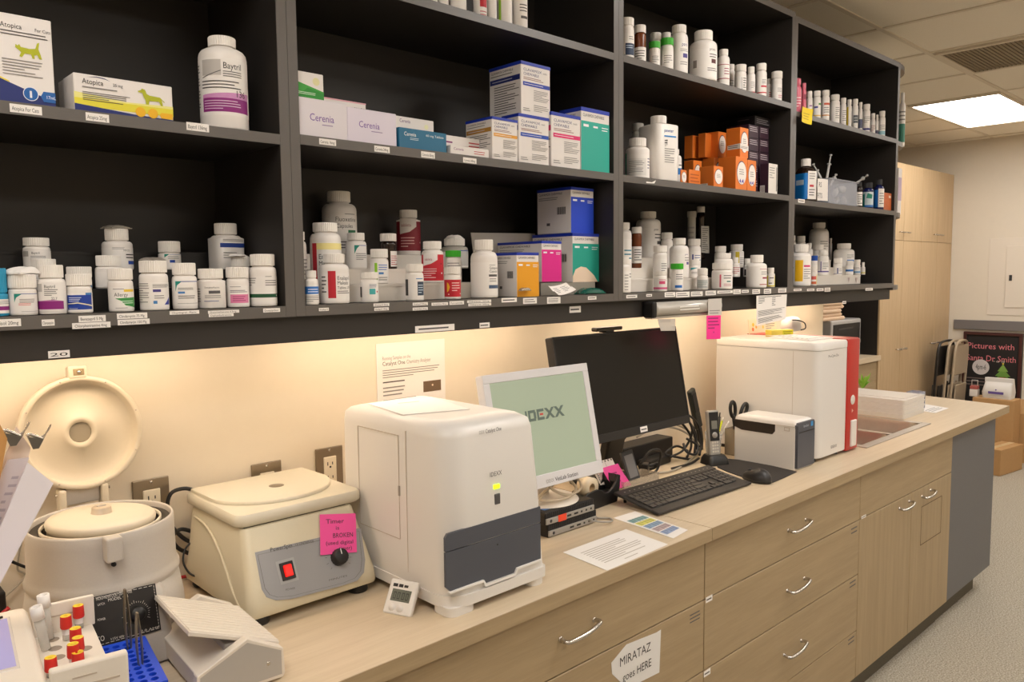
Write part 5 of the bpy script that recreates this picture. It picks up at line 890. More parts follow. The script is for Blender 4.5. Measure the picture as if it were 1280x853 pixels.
NF = V((0, -.1/math.hypot(.1, .048), .048/math.hypot(.1, .048))); OF = V((.8, -.348, .985))-V((0, 0, 0))
def cfp(q, off=.0008): p = onP(q[0], q[1], OF+NF*off, NF); return p
M_PNL = mat('panel_grey', (150, 150, 152), .45)
pl = [(318.5, 691), (398, 672.5), (451, 660), (456.5, 700), (455, 716), (447, 726), (430, 732), (365, 749), (345, 751), (333, 747), (327, 737)]
m = MB(); qd(m, [cfp(q) for q in pl], M_PNL)
ins = [(322, 694), (398, 676), (449, 664), (452.5, 700), (451, 714), (444, 723), (430, 729), (365, 745.5), (347, 747), (337, 744), (331, 736)]
w0 = [cfp(q, .0012) for q in ins]; ctr = sum(w0, V())/len(w0)
for i in range(len(w0)):
    a, b = w0[i], w0[(i+1) % len(w0)]; m.add([a, b, b+(ctr-b).normalized()*.0008, a+(ctr-a).normalized()*.0008], [(0, 1, 2, 3)], DGR)
a, b, c = cfp((338, 691), .0013), cfp((394, 678.5), .0013), cfp((337, 685), .0013)
face(m, a, (b-a), (c-a).normalized()*.012, [('t', 0, .1, .7, BLK, 'PowerSpin', 'b', .48), ('t', .55, .1, .5, DGR, 'LX CENTRIFUGE', '', .42)], .0001)
a, b, c = cfp((357, 739), .0013), cfp((369, 736.5), .0013), cfp((357, 735), .0013); face(m, a, b-a, (c-a).normalized()*.005, [('t', 0, 0, .8, DGR, 'POWER', '', 1)], .0001)
a, b = cfp((411, 727), .0013), cfp((434, 721), .0013); face(m, a, b-a, (c-cfp((357, 739), .0013)).normalized()*.005, [('t', 0, 0, .8, DGR, 'MINUTES', '', 1)], .0001)
kc = cfp((423, 697), .0013)
Xp = V((1, 0, 0)); Yp = NF.cross(Xp)
for i in range(11):
    t_ = math.radians(-40+i*26); d = Xp*math.cos(t_)+Yp*math.sin(t_); e_ = Xp*(-math.sin(t_))+Yp*math.cos(t_); m.add([kc+d*.026-e_*.0004, kc+d*.031-e_*.0004, kc+d*.031+e_*.0004, kc+d*.026+e_*.0004], [(0, 1, 2, 3)], DGR)
m.build('control_panel', cf, O, label='grey control panel')
m = MB(); c_ = cfp((359, 714), .0008); TT = basis(c_, Xp, Yp); m.box(-.020, .020, -.0235, .0235, 0, .0006, mat('panel_line', (166, 166, 168), .5), T=TT); m.box(-.0145, .0145, -.018, .018, 0, .004, M_BLK, .001, T=TT); sw = m.build('switch_bezel', cf, O, label='black switch surround')
m = MB(); m.box(-.009, .009, -.012, .012, .003, .008, mat('red_switch', (226, 30, 26), .25, emit=(255, 30, 20), es=.5), .002, T=TT); m.build('red_switch', sw, c_, label='glowing red rocker switch')
m = MB(); TT = basis(kc, Xp, Yp); m.lathe([(0, .018), (.014, .018), (.0165, .016), (.018, .004), (.0185, 0)], M_BLK, seg=36, T=TT, mul=lambda a, r, z: 1 if (int(a*36/(2*PI)+.5) % 2) or r < .013 else .95); m.box(-.0008, .0008, .004, .0155, .0175, .0186, mat('white_mark', (230, 230, 226), .5), T=TT); m.build('timer_knob', cf, O, label='black timer knob')
for x in (bx0+.03, bx1-.035):
    for y in (-.335, -.06): m = MB(); m.lathe([(.0, 0), (.02, 0), (.022, .004), (.02, .0205), (0, .0205)], M_BLK, (x, y, ZK), 20); m.build('rubber_foot', cf, O, label='black rubber foot')
P = [cfp(q, .004) for q in ((400.5, 694.5), (446, 690.5), (444.5, 642), (399.6, 643.5))]
PKN = mat('pink_note', (240, 82, 160), .65)
sheet('sticky_note', 'sticky note', 'pink sticky note reading Timer is BROKEN on the square centrifuge', P, [('t', .16, .76, .12, BLK, 'Timer', '', .5), ('t', .42, .6, .1, BLK, 'is', '', .1), ('t', .34, .4, .12, BLK, 'BROKEN', '', .56), ('t', .14, .23, .1, BLK, '(used digital', '', .76), ('t', .5, .08, .1, BLK, 'timer)', '', .36)], PKN, .0003)
# ================================================================ round centrifuge with the lid open
rc = thing('round_centrifuge', (.437, -.21, ZK), 'grey-beige round centrifuge with its round lid open against the wall', 'centrifuge'); O = (.437, -.21, ZK); cx, cy = .437, -.210
M_RC = mat('round_grey_beige', (188, 180, 170), .42, noise=.05, nscale=300); M_RCL = mat('round_lid_cream', (212, 200, 178), .42)
m = MB()
m.lathe([(.1185, 1.140), (.119, 1.148), (.1205, 1.151), (.1225, 1.151), (.1245, 1.148), (.125, 1.13), (.126, 1.067), (.1285, 1.06), (.1315, 1.054), (.1315, 1.047), (.128, 1.04), (.128, .98), (.13, .95), (0, .95)], M_RC, (cx, cy, 0), 64); m.build('bowl_housing', rc, O)
m = MB(); m.lathe([(.1188, 1.1405), (.104, 1.1405), (.104, 1.10), (0, 1.10)], mat('bowl_inner_dark', (58, 52, 46), .6), (cx, cy, 0), 48); m.lathe([(.099, 1.139), (.099, 1.1445), (.101, 1.146), (.103, 1.1445), (.103, 1.139)], M_RCL, (cx, cy, 0), 48); m.build('bowl_rim', rc, O)
TL = Matrix.Translation(V((cx, cy, 1.146))) @ Matrix.Rotation(math.radians(2), 4, 'Y')
m = MB(); m.lathe([(0, .016), (.074, .015), (.078, .0135), (.089, .011), (.0925, .008), (.0935, .004), (.0925, -.003), (.090, -.006), (.090, -.03), (.0, -.03)], M_RCL, (0, 0, 0), 56, T=TL); rl = m.build('rotor_cover', rc, O, label='cream rotor cover')
m = MB(); m.lathe([(0, .028), (.014, .028), (.0165, .026), (.0175, .016), (.022, .0148)], mat('knob_tan', (186, 168, 144), .4), (0, 0, 0), 28, T=TL); m.box(-.008, .008, -.0015, .0015, .0275, .03, M_RC, .0005, 1, T=TL); m.build('knob', rl, (cx, cy, 1.16))
m = MB(); m.lathe([(0, .915), (.136, .915), (.140, .925), (.137, .99), (.1285, 1.041), (0, 1.041)], M_RC, (cx, cy, 0), 56)
loft(m, [(.338, .506, -.372, -.2, .014, .915), (.338, .506, -.372, -.2, .014, .94), (.340, .503, -.343, -.2, .016, 1.035), (.345, .499, -.334, -.2, .018, 1.043)], M_RC); m.build('base', rc, O)
NB = V((0, -.095, .029)).normalized(); OB = V((.43, -.372, .94))
def rcp(q, off=.001): return onP(q[0], q[1], OB+NB*off, NB)
m = MB(); pp = [(96, 751.5), (194, 729.5), (201.5, 787.5), (107, 815)]; A = [rcp(q, .0022) for q in pp]; qd(m, A, mat('panel_black', (26, 24, 24), .35))
B = [rcp(q, .0002) for q in pp]
for i in range(4): j = (i+1) % 4; m.add([A[i], A[j], B[j], B[i]], [(0, 3, 2, 1)], M_BLK)
LW = (214, 208, 200)
def fr(px_, py_): return rcp((px_, py_), .0024)
for (a, b) in (((99, 753), (192, 732)), ((192, 732), (199, 785.5)), ((199, 785.5), (110, 811))): 
    p, q = fr(*a), fr(*b); n_ = 14
    for i in range(n_):
        s0, s1 = p.lerp(q, i/n_), p.lerp(q, (i+.7)/n_); dd = (q-p).normalized().cross(NB)*.0004; m.add([s0-dd, s1-dd, s1+dd, s0+dd], [(0, 1, 2, 3)], LW)
dc = fr(174, 774); dc = fr(171, 768)
Xb = V((1, 0, 0)); Yb = NB.cross(Xb)
for i in range(24):
    t_ = math.radians(-30+i*10.4); d = Xb*math.cos(t_)+Yb*math.sin(t_); e_ = Xb*(-math.sin(t_))+Yb*math.cos(t_); L = .022 if i % 4 else .0245; m.add([dc+d*.0195-e_*.0003, dc+d*L-e_*.0003, dc+d*L+e_*.0003, dc+d*.0195+e_*.0003], [(0, 1, 2, 3)], LW)
def ftxt(x0, y0, x1, y1, hpx, st, c=LW):
    a, b = fr(x0, y0), fr(x1, y1); face(m, a, b-a, Yb*(hpx*.00135), [('t', 0, 0, 1, c, st, '', 1)], .0001)
ftxt(120, 751.5, 165, 741, 4.5, 'MICRO-HEMATOCRIT CENTRIFUGE'); ftxt(135, 752.5, 160, 747, 4, 'MODEL CH'); ftxt(122, 758, 131, 756, 3, 'LATCH'); ftxt(122, 777, 132, 775, 3, 'POWER'); ftxt(112, 806, 131, 801, 7, 'EMCO'); ftxt(138, 801, 160, 795.5, 3, '115V 60HZ'); ftxt(176, 791, 199, 785.5, 3, '2.0 AMP'); m.build('control_panel', rc, O, label='black printed control panel')
m = MB(); TT = basis(dc, Xb, Yb); m.lathe([(0, .012), (.011, .012), (.0125, .01), (.014, 0)], M_BLK, seg=30, T=TT); m.build('dial', rc, O, label='black dial')
# latch block
m = MB(); a = onY(140.5, 686, cy-.131); m.box(a.x-.0135, a.x+.0135, cy-.146, cy-.120, a.z-.021, a.z+.022, M_RC, .003); m.build('latch_block', rc, O)
m = MB(); a = onY(142.5, 706, cy-.131); m.lathe([(0, .001), (.0038, .001), (.0042, -.003)], M_BLK, seg=16, T=basis((a.x, cy-.1312, a.z), (1, 0, 0), (0, 0, 1))); m.build('key_hole', rc, O, label='small round black hole')
# open lid standing behind
lc = V((.451, -.062, 1.292)); tl = math.radians(8)
TLd = basis(lc, (1, 0, 0), (0, math.sin(tl), math.cos(tl)))
m = MB(); m.lathe([(0, -.014), (.02, -.014), (.0215, -.012), (.022, -.009), (.031, -.008), (.0335, -.0115), (.08, -.0165), (.0975, -.016), (.1015, -.011), (.1035, .004), (.1055, .0065), (.1125, .006), (.1145, .003), (.1145, -.018), (.107, -.024), (0, -.03)], M_RCL, seg=72, T=TLd)
for i in range(8): t_ = i*PI/4+.3; m.lathe([(0, .0012), (.0016, .0012), (.0018, 0)], M_GAP, (0, 0, 0), 8, T=TLd @ Matrix.Translation(V((.1085*math.cos(t_), .1085*math.sin(t_), .0066))))
lid = m.build('lid', rc, O, label='round cream lid standing open')
m = MB(); m.lathe([(0, -.0135), (.0205, -.0135)], mat('mesh_dark', (116, 106, 88), .7), seg=32, T=TLd)
for i in range(-7, 8):
    for j in range(-8, 9):
        x, y = (i+(j % 2)*.5)*.0027, j*.0024
        if x*x+y*y < .0193**2: m.add([(x+.0009*math.cos(k*PI/3), y+.0009*math.sin(k*PI/3), -.0131) for k in range(6)], [tuple(range(6))], mat('mesh_hole', (214, 200, 176), .6), T=TLd)
m.build('vent_mesh', lid, lc, label='small round perforated vent')
m = MB(); m.box(-.017, .017, .109, .134, -.014, .008, M_RCL, .003, T=TLd); m.box(-.008, .012, .115, .128, .0075, .0095, mat('clasp_dark', (150, 130, 96), .5), .001, T=TLd); m.lathe([(0, .003), (.0035, .003), (.004, 0)], M_CHR, (0, 0, 0), 12, T=TLd @ Matrix.Translation(V((.002, .1215, .0095)))); m.build('clasp', lid, lc, label='clasp at the top of the lid')
for x in (.405, .482):
    m = MB(); m.box(x-.007, x+.007, -.085, -.055, 1.135, 1.185, M_RCL, .005, 3); m.build('hinge', rc, O)
m = MB(); m.tube([(.395, -.068, 1.173), (.495, -.068, 1.173)], .003, M_CHR, 8); m.box(.412, .475, -.072, -.058, 1.15, 1.185, M_RC, .002); m.build('hinge_rod', rc, O)
for x, y in ((.36, -.35), (.485, -.35), (.37, -.11), (.50, -.11)): m = MB(); m.lathe([(0, 0), (.012, 0), (.012, .006), (0, .006)], M_BLK, (x, y, ZK), 14); m.build('foot', rc, O)
# ================================================================ counter-top cell counter with its tube tray (left corner)
zA = 1.075
A0, A1 = onZ(60, 853, zA), onZ(34, 757, zA); dy = (A1-A0).normalized(); dx = V((dy.y, -dy.x, 0))
A0 = A1-dy*.34
def LC(u, v, z): p = A0+dx*u+dy*v; return V((p.x, p.y, z))
bc = thing('cell_counter', LC(-.12, .15, ZK), 'white cell counter with lilac touch screen, cut by the left edge of the frame', 'analyzer'); O = LC(-.12, .15, ZK)
TB = Matrix(((dx.x, dy.x, 0, A0.x), (dx.y, dy.y, 0, A0.y), (0, 0, 1, 0), (0, 0, 0, 1)))
M_AN = mat('cell_counter_white', (222, 214, 202), .35)
m = MB(); loft(m, [(-.26, 0, 0, .34, .012, ZK), (-.26, 0, 0, .34, .012, 1.066), (-.255, -.005, .005, .335, .010, 1.074), (-.25, -.01, .01, .33, .008, zA)], M_AN, T=TB); m.build('body', bc, O)
s = [onZ(*q, zA+.001) for q in ((20.5, 833), (8, 774))]; su = [(p-A0).dot(dx) for p in s]; sv = [(p-A0).dot(dy) for p in s]
m = MB(); m.box(-.22, su[0]+.004, sv[0]-.008, sv[1]+.008, zA-.001, zA+.0012, mat('screen_bezel', (206, 198, 190), .4), .001, 1, T=TB); m.box(-.21, su[0], sv[0], sv[1], zA+.0005, zA+.0018, mat('lilac_screen', (150, 146, 190), .2, emit=(150, 146, 200), es=.35), T=TB); m.build('screen', bc, O, label='lilac lit screen')
# tray of tubes
tt = thing('tube_tray', LC(.05, .12, ZK), 'white tray with raised end walls holding red capped blood tubes', 'tube rack'); O = LC(.05, .12, ZK)
zp = 1.03; q = [(onZ(*v, zp)-A0) for v in ((63, 850), (128, 836), (93, 770), (60, 772))]
u1 = .088; v0, v1 = .065, .318
m = MB(); m.box(.004, u1, v0, v1, ZK, zp, M_AN, .002, T=TB)
m.box(.004, u1+.004, v1-.008, v1, zp-.001, zA+.004, M_AN, .002, T=TB)
m.box(.004, u1+.012, v0-.004, v0+.012, zp-.04, zA+.002, M_AN, .003, T=TB); m.box(.02, u1, v0-.0048, v0-.0038, zA-.03, zA-.027, M_GAP, T=TB); m.box(.03, .06, v0-.0048, v0-.0038, zA-.016, zA-.014, M_GAP, T=TB)
m.box(.02, u1-.016, v1-.0088, v1-.0078, zA-.018, zA-.016, M_GAP, T=TB); m.build('tray', tt, O)
TR_ = mat('red_rubber', (206, 40, 30), .45); TY = mat('yellow_cap_ring', (238, 206, 50), .45); M_TG = mat('tube_glass', (206, 204, 198), .12, alpha=.5); M_TW = mat('white_tube_cap', (230, 226, 222), .5); M_BLD = mat('tube_label', (216, 208, 206), .5)
hm = mat('tray_hole', (150, 138, 124), .7)
def vtube(px_, py_, desc, red=True, zc=None, rr=.0078, H=.055, lean=(0, 0)):
    zc = zc or zp+.042; top = onZ(px_, py_, zc); base = V((top.x-lean[0], top.y-lean[1], zp+.0006)); t = thing('blood_tube', base, desc, 'test tube'); ax = (top-base).normalized(); TT = basis(base, ax.orthogonal(), ax.cross(ax.orthogonal())); L = (top-base).length
    m = MB(); m.lathe([(0, 0), (rr*.8, .001), (rr*.8, L-.018), (0, L-.018)], M_TG, seg=16, T=TT); m.lathe([(rr*.82, L*.25), (rr*.82, L*.6)], M_BLD, seg=16, T=TT); m.build('glass', t, base)
    m = MB(); c1 = TR_ if red else M_TW
    m.lathe([(0, L-.02), (rr, L-.02), (rr*1.1, L-.018), (rr*1.02, L-.001), (rr*.98, L)], c1, seg=20, T=TT)
    m.lathe([(rr*.98, L), (rr*.45, L), (rr*.42, L-.004)], TY if red else M_TW, seg=20, T=TT); m.lathe([(rr*.42, L-.004), (0, L-.004)], M_BLK2 if red else M_BLK, seg=12, T=TT); m.build('cap', t, base, label='red cap with yellow ring' if red else 'white cap'); return t
zk = zp+.04
for px_, py_, d in ((97.5, 757, 'farthest of the red capped tubes, by the black panel'), (82, 770, 'red capped tube left of the farthest one'), (94, 785.5, 'red capped tube, top of the tight cluster of three'), (97, 797, 'red capped tube, middle of the tight cluster of three'), (91, 805, 'red capped tube, lower left of the tight cluster of three'), (97, 815.5, 'red capped tube mostly hidden by the tray front wall'), (63, 822, 'red capped tube standing alone at the left of the tray')): vtube(px_, py_, d, True, zk if py_ < 815 else zp+.03)
def clear_tube(qb, qt, desc, r=.0085):
    b = onZ(*qb, zp+.0008); e_ = onY(*qt, b.y+.0); t = thing('plain_tube', b, desc, 'test tube'); ax = (e_-b).normalized(); L = (e_-b).length; TT = basis(b, ax.orthogonal(), ax.cross(ax.orthogonal()))
    m = MB(); m.lathe([(0, 0), (r*.8, .002), (r*.85, L-.014), (0, L-.014)], M_TG, seg=18, T=TT); m.build('glass', t, b)
    m = MB(); m.lathe([(0, L-.004), (r*.62, L-.004), (r*.66, L), (r*1.05, L), (r*1.05, L-.02), (0, L-.02)], M_TW, seg=20, T=TT); m.build('cap', t, b, label='hollow white cap')
clear_tube((58, 813), (44.5, 759), 'leaning clear tube with hollow white cap, nearer of two'); clear_tube((62, 800), (53.5, 744), 'leaning clear tube with hollow white cap, farther of two')
m = MB()
for q in ((66, 800), (69, 811), (73, 822), (107, 811)):
    c_ = onZ(*q, zp); m.lathe([(0, .0003), (.009, .0003), (.0095, 0)], hm, (c_.x, c_.y, zp), 20)
m.build('tube_holes', tt, O, label='round hole rims in the tray')
# ================================================================ blue tube rack and tweezers
zb = .985; K = [onZ(*q, zb) for q in ((134, 806), (180, 796), (206, 846))]
by = (K[1]-K[2]).normalized(); bxv = V((by.y, -by.x, 0)); B0 = K[2]+by*.0; W_ = .092; Lb = (K[1]-K[2]).length+.012; B0 = K[1]-by*Lb-bxv*W_
TBk = Matrix(((bxv.x, by.x, 0, B0.x), (bxv.y, by.y, 0, B0.y), (0, 0, 1, 0), (0, 0, 0, 1)))
M_BR = mat('blue_rack_plastic', (30, 74, 206), .35)
m = MB(); nx, ny = 5, 10; ex, ey = .006, .006; sxx, syy = (W_-2*ex)/nx, (Lb-2*ey)/ny; R_ = min(sxx, syy)*.38
for i in range(nx):
    for j in range(ny):
        cx_, cy_ = ex+(i+.5)*sxx, ey+(j+.5)*syy; n = 16; sq = []; ci = []; lo = []
        for k in range(n):
            a = 2*PI*k/n+PI/4; c, s_ = math.cos(a), math.sin(a); mm = max(abs(c), abs(s_)); sq.append((cx_+c/mm*sxx/2, cy_+s_/mm*syy/2, zb)); ci.append((cx_+c*R_, cy_+s_*R_, zb)); lo.append((cx_+c*R_, cy_+s_*R_, zb-.02))
        m.add(sq+ci+lo, [(k, (k+1) % n, n+(k+1) % n, n+k) for k in range(n)]+[(n+k, n+(k+1) % n, 2*n+(k+1) % n, 2*n+k) for k in range(n)], M_BR, False, TBk)
for a in ((0, ex, 0, Lb), (W_-ex, W_, 0, Lb), (ex, W_-ex, 0, ey), (ex, W_-ex, Lb-ey, Lb)): m.add([(a[0], a[2], zb), (a[1], a[2], zb), (a[1], a[3], zb), (a[0], a[3], zb)], [(0, 1, 2, 3)], M_BR, False, TBk)
m.box(ex, W_-ex, ey, Lb-ey, zb-.034, zb-.03, M_BR, T=TBk)
for a in ((-.002, .0, -.002, Lb+.002), (W_, W_+.002, -.002, Lb+.002), (0, W_, -.002, 0), (0, W_, Lb, Lb+.002)): m.box(*a, ZK, zb, M_BR, T=TBk)
m.build('tube_rack', None, B0+V((0, 0, ZK-B0.z)), label='bright blue plastic tube rack with rows of round holes', category='tube rack')
def tweezer(qb, qt, desc, w=.006):
    i = onZ(*qb, zb); b = V((i.x, i.y, zb-.028)); tp = onY(*qt, i.y); t = thing('tweezers', b, desc, 'tweezers')
    for sgn in (-1, 1):
        m = MB(); pts = []; n = 14
        for k in range(n+1):
            f = k/n; c = b.lerp(tp, f)+V((sgn*(.0007+.003*math.sin(PI*min(1, f*1.0))), 0, 0)); ww = w*(.25+.75*math.sin(PI*min(f*1.05, 1)*.75+.1)); pts.append((c, ww))
        vs = []
        for c, ww in pts: vs += [c+V((-.0006, -ww/2, 0)), c+V((.0006, -ww/2, 0)), c+V((.0006, ww/2, 0)), c+V((-.0006, ww/2, 0))]
        fs = [(4*k+a, 4*k+(a+1) % 4, 4*k+4+(a+1) % 4, 4*k+4+a) for k in range(n) for a in range(4)]+[(3, 2, 1, 0), (4*n, 4*n+1, 4*n+2, 4*n+3)]
        m.add(vs, fs, mat('dull_steel', (150, 140, 124), .35, .9)); m.build('arm', t, b)
tweezer((162, 809), (156, 737), 'tall steel tweezers standing in the blue rack, farther pair', .011); tweezer((176, 831), (171, 766), 'shorter steel tweezers standing in the blue rack, nearer pair', .010)
# ================================================================ tube rocker
TRk = Matrix.Translation(V((.466, -.566, ZK))) @ Matrix.Rotation(math.radians(-4), 4, 'Z')
rk = thing('tube_rocker', (.53, -.44, ZK), 'small beige tube rocker with ribbed tilting platform, before the square centrifuge', 'lab rocker'); O = (.53, -.44, ZK)
M_RK = mat('rocker_beige', (218, 209, 196), .45); M_RKG = mat('rocker_grey', (172, 166, 158), .5)
prof = [(0, .004), (.143, .004), (.147, .01), (.145, .055), (.083, .090), (.0, .052), (-.002, .01)]
def xz(m, poly, y0, y1, m_, T): # polygon in x-z extruded along y
    b = bmesh.new(); A = [b.verts.new((x, y0, z)) for x, z in poly]; B = [b.verts.new((x, y1, z)) for x, z in poly]; n = len(poly); b.faces.new(A); b.faces.new(B[::-1])
    for i in range(n): b.faces.new((A[i], B[i], B[(i+1) % n], A[(i+1) % n]))
    bmesh.ops.recalc_face_normals(b, faces=b.faces[:]); bmesh.ops.bevel(b, geom=b.edges[:], offset=.0012, segments=1, affect='EDGES'); m.bm(b, m_, False, T)
for i, (y0, y1) in enumerate(((0, .018), (.232, .25))):
    m = MB(); xz(m, prof, y0, y1, M_RK, TRk); c = m.build('end_housing', rk, O)
m = MB()
xz(m, [(.008, .008), (.137, .008), (.139, .05), (.083, .078), (.006, .044)], .0185, .2315, M_RK, TRk); m.build('body', rk, O)
ins_ = [(.004, .01), (.141, .01), (.141, .052), (.083, .0835), (.005, .0485)]
m = MB(); m.add([(x, -.0004, z) for x, z in ins_], [tuple(range(5))], M_RKG, False, TRk)
for x, z in ((.030, .022), (.118, .036)): m.lathe([(0, .0008), (.003, .0008), (.0036, 0)], M_CHR, seg=12, T=TRk @ basis((x, -.0005, z), (1, 0, 0), (0, 0, 1)))
m.build('end_plate', rk, O, label='grey end plate with two screws')
pts = [(-.002, .121), (.148, .058), (.146, .052), (.002, .111), (-.004, .113)]
m = MB(); xz(m, pts, .022, .214, M_RK, TRk)
d = V((.150, 0, -.063)); L = d.length; d.normalize()
for i in range(13):
    y = .024+i*.01465; 
    a = V((.0, y, .1202)); TT = TRk @ basis(a, d, (0, 1, 0)); m.box(0, L-.004, 0, .0118, -.001, .0014, M_RK, .0006, 1, T=TT)
m.build('platform', rk, O, label='ribbed tilting platform')
m = MB(); m.box(.055, .095, .028, .222, .066, .078, M_RKG, .002, T=TRk); m.build('pivot', rk, O)
a = V(TRk @ V((-.002, .03, .012))); m = MB(); m.tube([a, a+V((-.015, .0, -.002)), a+V((-.03, .02, -.008)), (.452, -.50, ZK+.004)], .0035, M_BLK, 8); m.build('power_lead', rk, O, label='short black lead')
# ================================================================ kitchen timer
Tt = onZ(477, 766, ZK); Tt2 = onZ(512, 773, ZK); d = (Tt2-Tt).normalized(); u = V((-d.y, d.x, 0)); upv = V((u.x*.55, u.y*.55, .83)).normalized()
TT = basis(Tt, d, upv); w_ = (Tt2-Tt).length; h_ = (onP(484, 722, Tt, d.cross(upv))-Tt).length
tm = thing('digital_timer', Tt, 'small white digital kitchen timer leaning between square centrifuge and white analyzer', 'timer')
m = MB(); m.box(0, w_, 0.001, h_, -.012, 0, M_MW, .004, 3, T=TT); m.build('case', tm, Tt)
m = MB(); m.box(w_*.16, w_*.84, h_*.38, h_*.72, -.001, .0004, mat('lcd_grey', (92, 98, 88), .25), .0004, 1, T=TT)
for i, x in enumerate((.24, .38, .54, .68)):
    X0 = w_*x; Y0 = h_*.44; sw_, sh_ = w_*.09, h_*.2
    for a in ((0, sw_*.2, 0, sh_), (sw_*.8, sw_, 0, sh_), (0, sw_, 0, sh_*.12), (0, sw_, sh_*.88, sh_)): m.box(X0+a[0], X0+a[1], Y0+a[2], Y0+a[3], .0003, .0006, M_BLK, T=TT)
m.build('display', tm, Tt, label='grey display with dark digits')
m = MB(); face(m, TT @ V((w_*.14, h_*.78, .0002)), d*(w_*.6), upv*(h_*.1), [('r', 0, .28, 0, .9, BLK), ('r', .34, .6, 0, .9, BLK), ('r', .66, .9, .1, .8, BLK)]); m.build('lettering', tm, Tt)
for x in (.3, .58): m = MB(); m.lathe([(0, .003), (w_*.1, .0025), (w_*.12, 0)], M_MW, (0, 0, 0), 18, T=TT @ Matrix.Translation(V((w_*x, h_*.2, 0)))); m.build('button', tm, Tt)
m = MB(); m.add([TT @ V(v) for v in ((w_*.3, h_*.9, -.0125), (w_*.7, h_*.9, -.0125), (w_*.7, h_*.2, -.0125), (w_*.3, h_*.2, -.0125))], [(0, 1, 2, 3)], M_MW)
s0 = TT @ V((w_*.5, h_*.8, -.012)); m.tube([s0, V((s0.x, s0.y, ZK+.002))+u*.018], .0018, M_MW, 6); m.build('stand', tm, Tt)
# ================================================================ mini computers, white monitor
M_SIL = mat('silver_grey_plastic', (164, 160, 154), .35, .3)
def mini_pc(x0, x1, y0, y1, z, desc, red):
    t = thing('mini_computer', ((x0+x1)/2, (y0+y1)/2, z), desc, 'computer'); O = ((x0+x1)/2, (y0+y1)/2, z); h = .035
    m = MB(); m.box(x0, x1, y0+.004, y1, z, z+h, M_BLK, .003, 2)
    for i in range(26): x = x0+.006+i*(x1-x0-.012)/25; m.box(x-.0012, x+.0012, y0+.0025, y0+.006, z+h*.56, z+h*.9, M_BLK2)
    m.build('case', t, O)
    m = MB(); m.box(x0+.002, x1-.002, y0, y0+.005, z+h*.08, z+h*.52, M_SIL, .001, 1)
    W = x1-x0
    for u0, u1 in ((.42, .5), (.56, .64), (.70, .73), (.80, .83), (.9, .93)): m.box(x0+W*u0, x0+W*u1, y0-.0006, y0+.001, z+h*.24, z+h*.38, M_BLK)
    m.lathe([(0, .0006), (.004, .0006), (.0045, 0)], M_BLK2, seg=14, T=basis((x0+W*.1, y0, z+h*.3), (1, 0, 0), (0, 0, 1)))
    m.build('front_band', t, O, label='silver front strip with ports')
    if red: m = MB(); m.box(x0+W*.24, x0+W*.4, y0-.001, y0+.001, z+h*.06, z+h*.56, mat('orange_red_tag', (240, 74, 40), .5)); m.build('tag', t, O, label='bright orange-red sticker'); m = MB(); face(m, (x0+W*.08, y0+.02, z+h+.0002), (.022, 0, 0), (0, .022, 0), [('r', 0, 1, 0, 1, (70, 120, 190)), ('r', 1.1, 2.4, .2, .5, (150, 160, 180))]); m.build('sticker', t, O, label='small blue sticker')
    return t
mini_pc(1.452, 1.648, -.398, -.215, ZK, 'black mini computer with silver strip, lower of two, a cable plugged in front', False)
mini_pc(1.438, 1.632, -.402, -.215, ZK+.036, 'black mini computer with orange-red tag, stacked on the other one', True)
m = MB(); a = onY(738, 651, -.402); m.tube([(1.612, -.3985, a.z), (1.63, -.43, a.z-.002), (1.665, -.435, a.z-.006), (1.69, -.405, a.z-.010), (1.668, -.385, ZK+.004), (1.66, -.34, ZK+.004)], .0025, M_SIL, 8); m.build('short_cable', None, a, label='short grey cable looping from the lower mini computer front', category='cable')
def monitor(T, w, h, th, bez, chin, mb, ms, parent, O, screen_items, name='display_housing'):
    """T: panel frame, origin bottom-left of the front, x right, y up, z towards viewer"""
    m = MB(); m.box(0, w, 0, h, -th, -.003, mb, .004, 2, T=T)
    for a in ((0, w, 0, chin), (0, w, h-bez, h), (0, bez, chin, h-bez), (w-bez, w, chin, h-bez)): m.box(*a, -.004, 0, mb, .0012, 1, T=T)
    o = m.build(name, parent, O); m = MB(); m.box(bez, w-bez, chin, h-bez, -.004, -.002, ms, T=T)
    face(m, T @ V((bez, chin, -.0019)), T.to_3x3() @ V((w-2*bez, 0, 0)), T.to_3x3() @ V((0, h-bez-chin, 0)), screen_items, .0001); m.build('screen', parent, O); return o
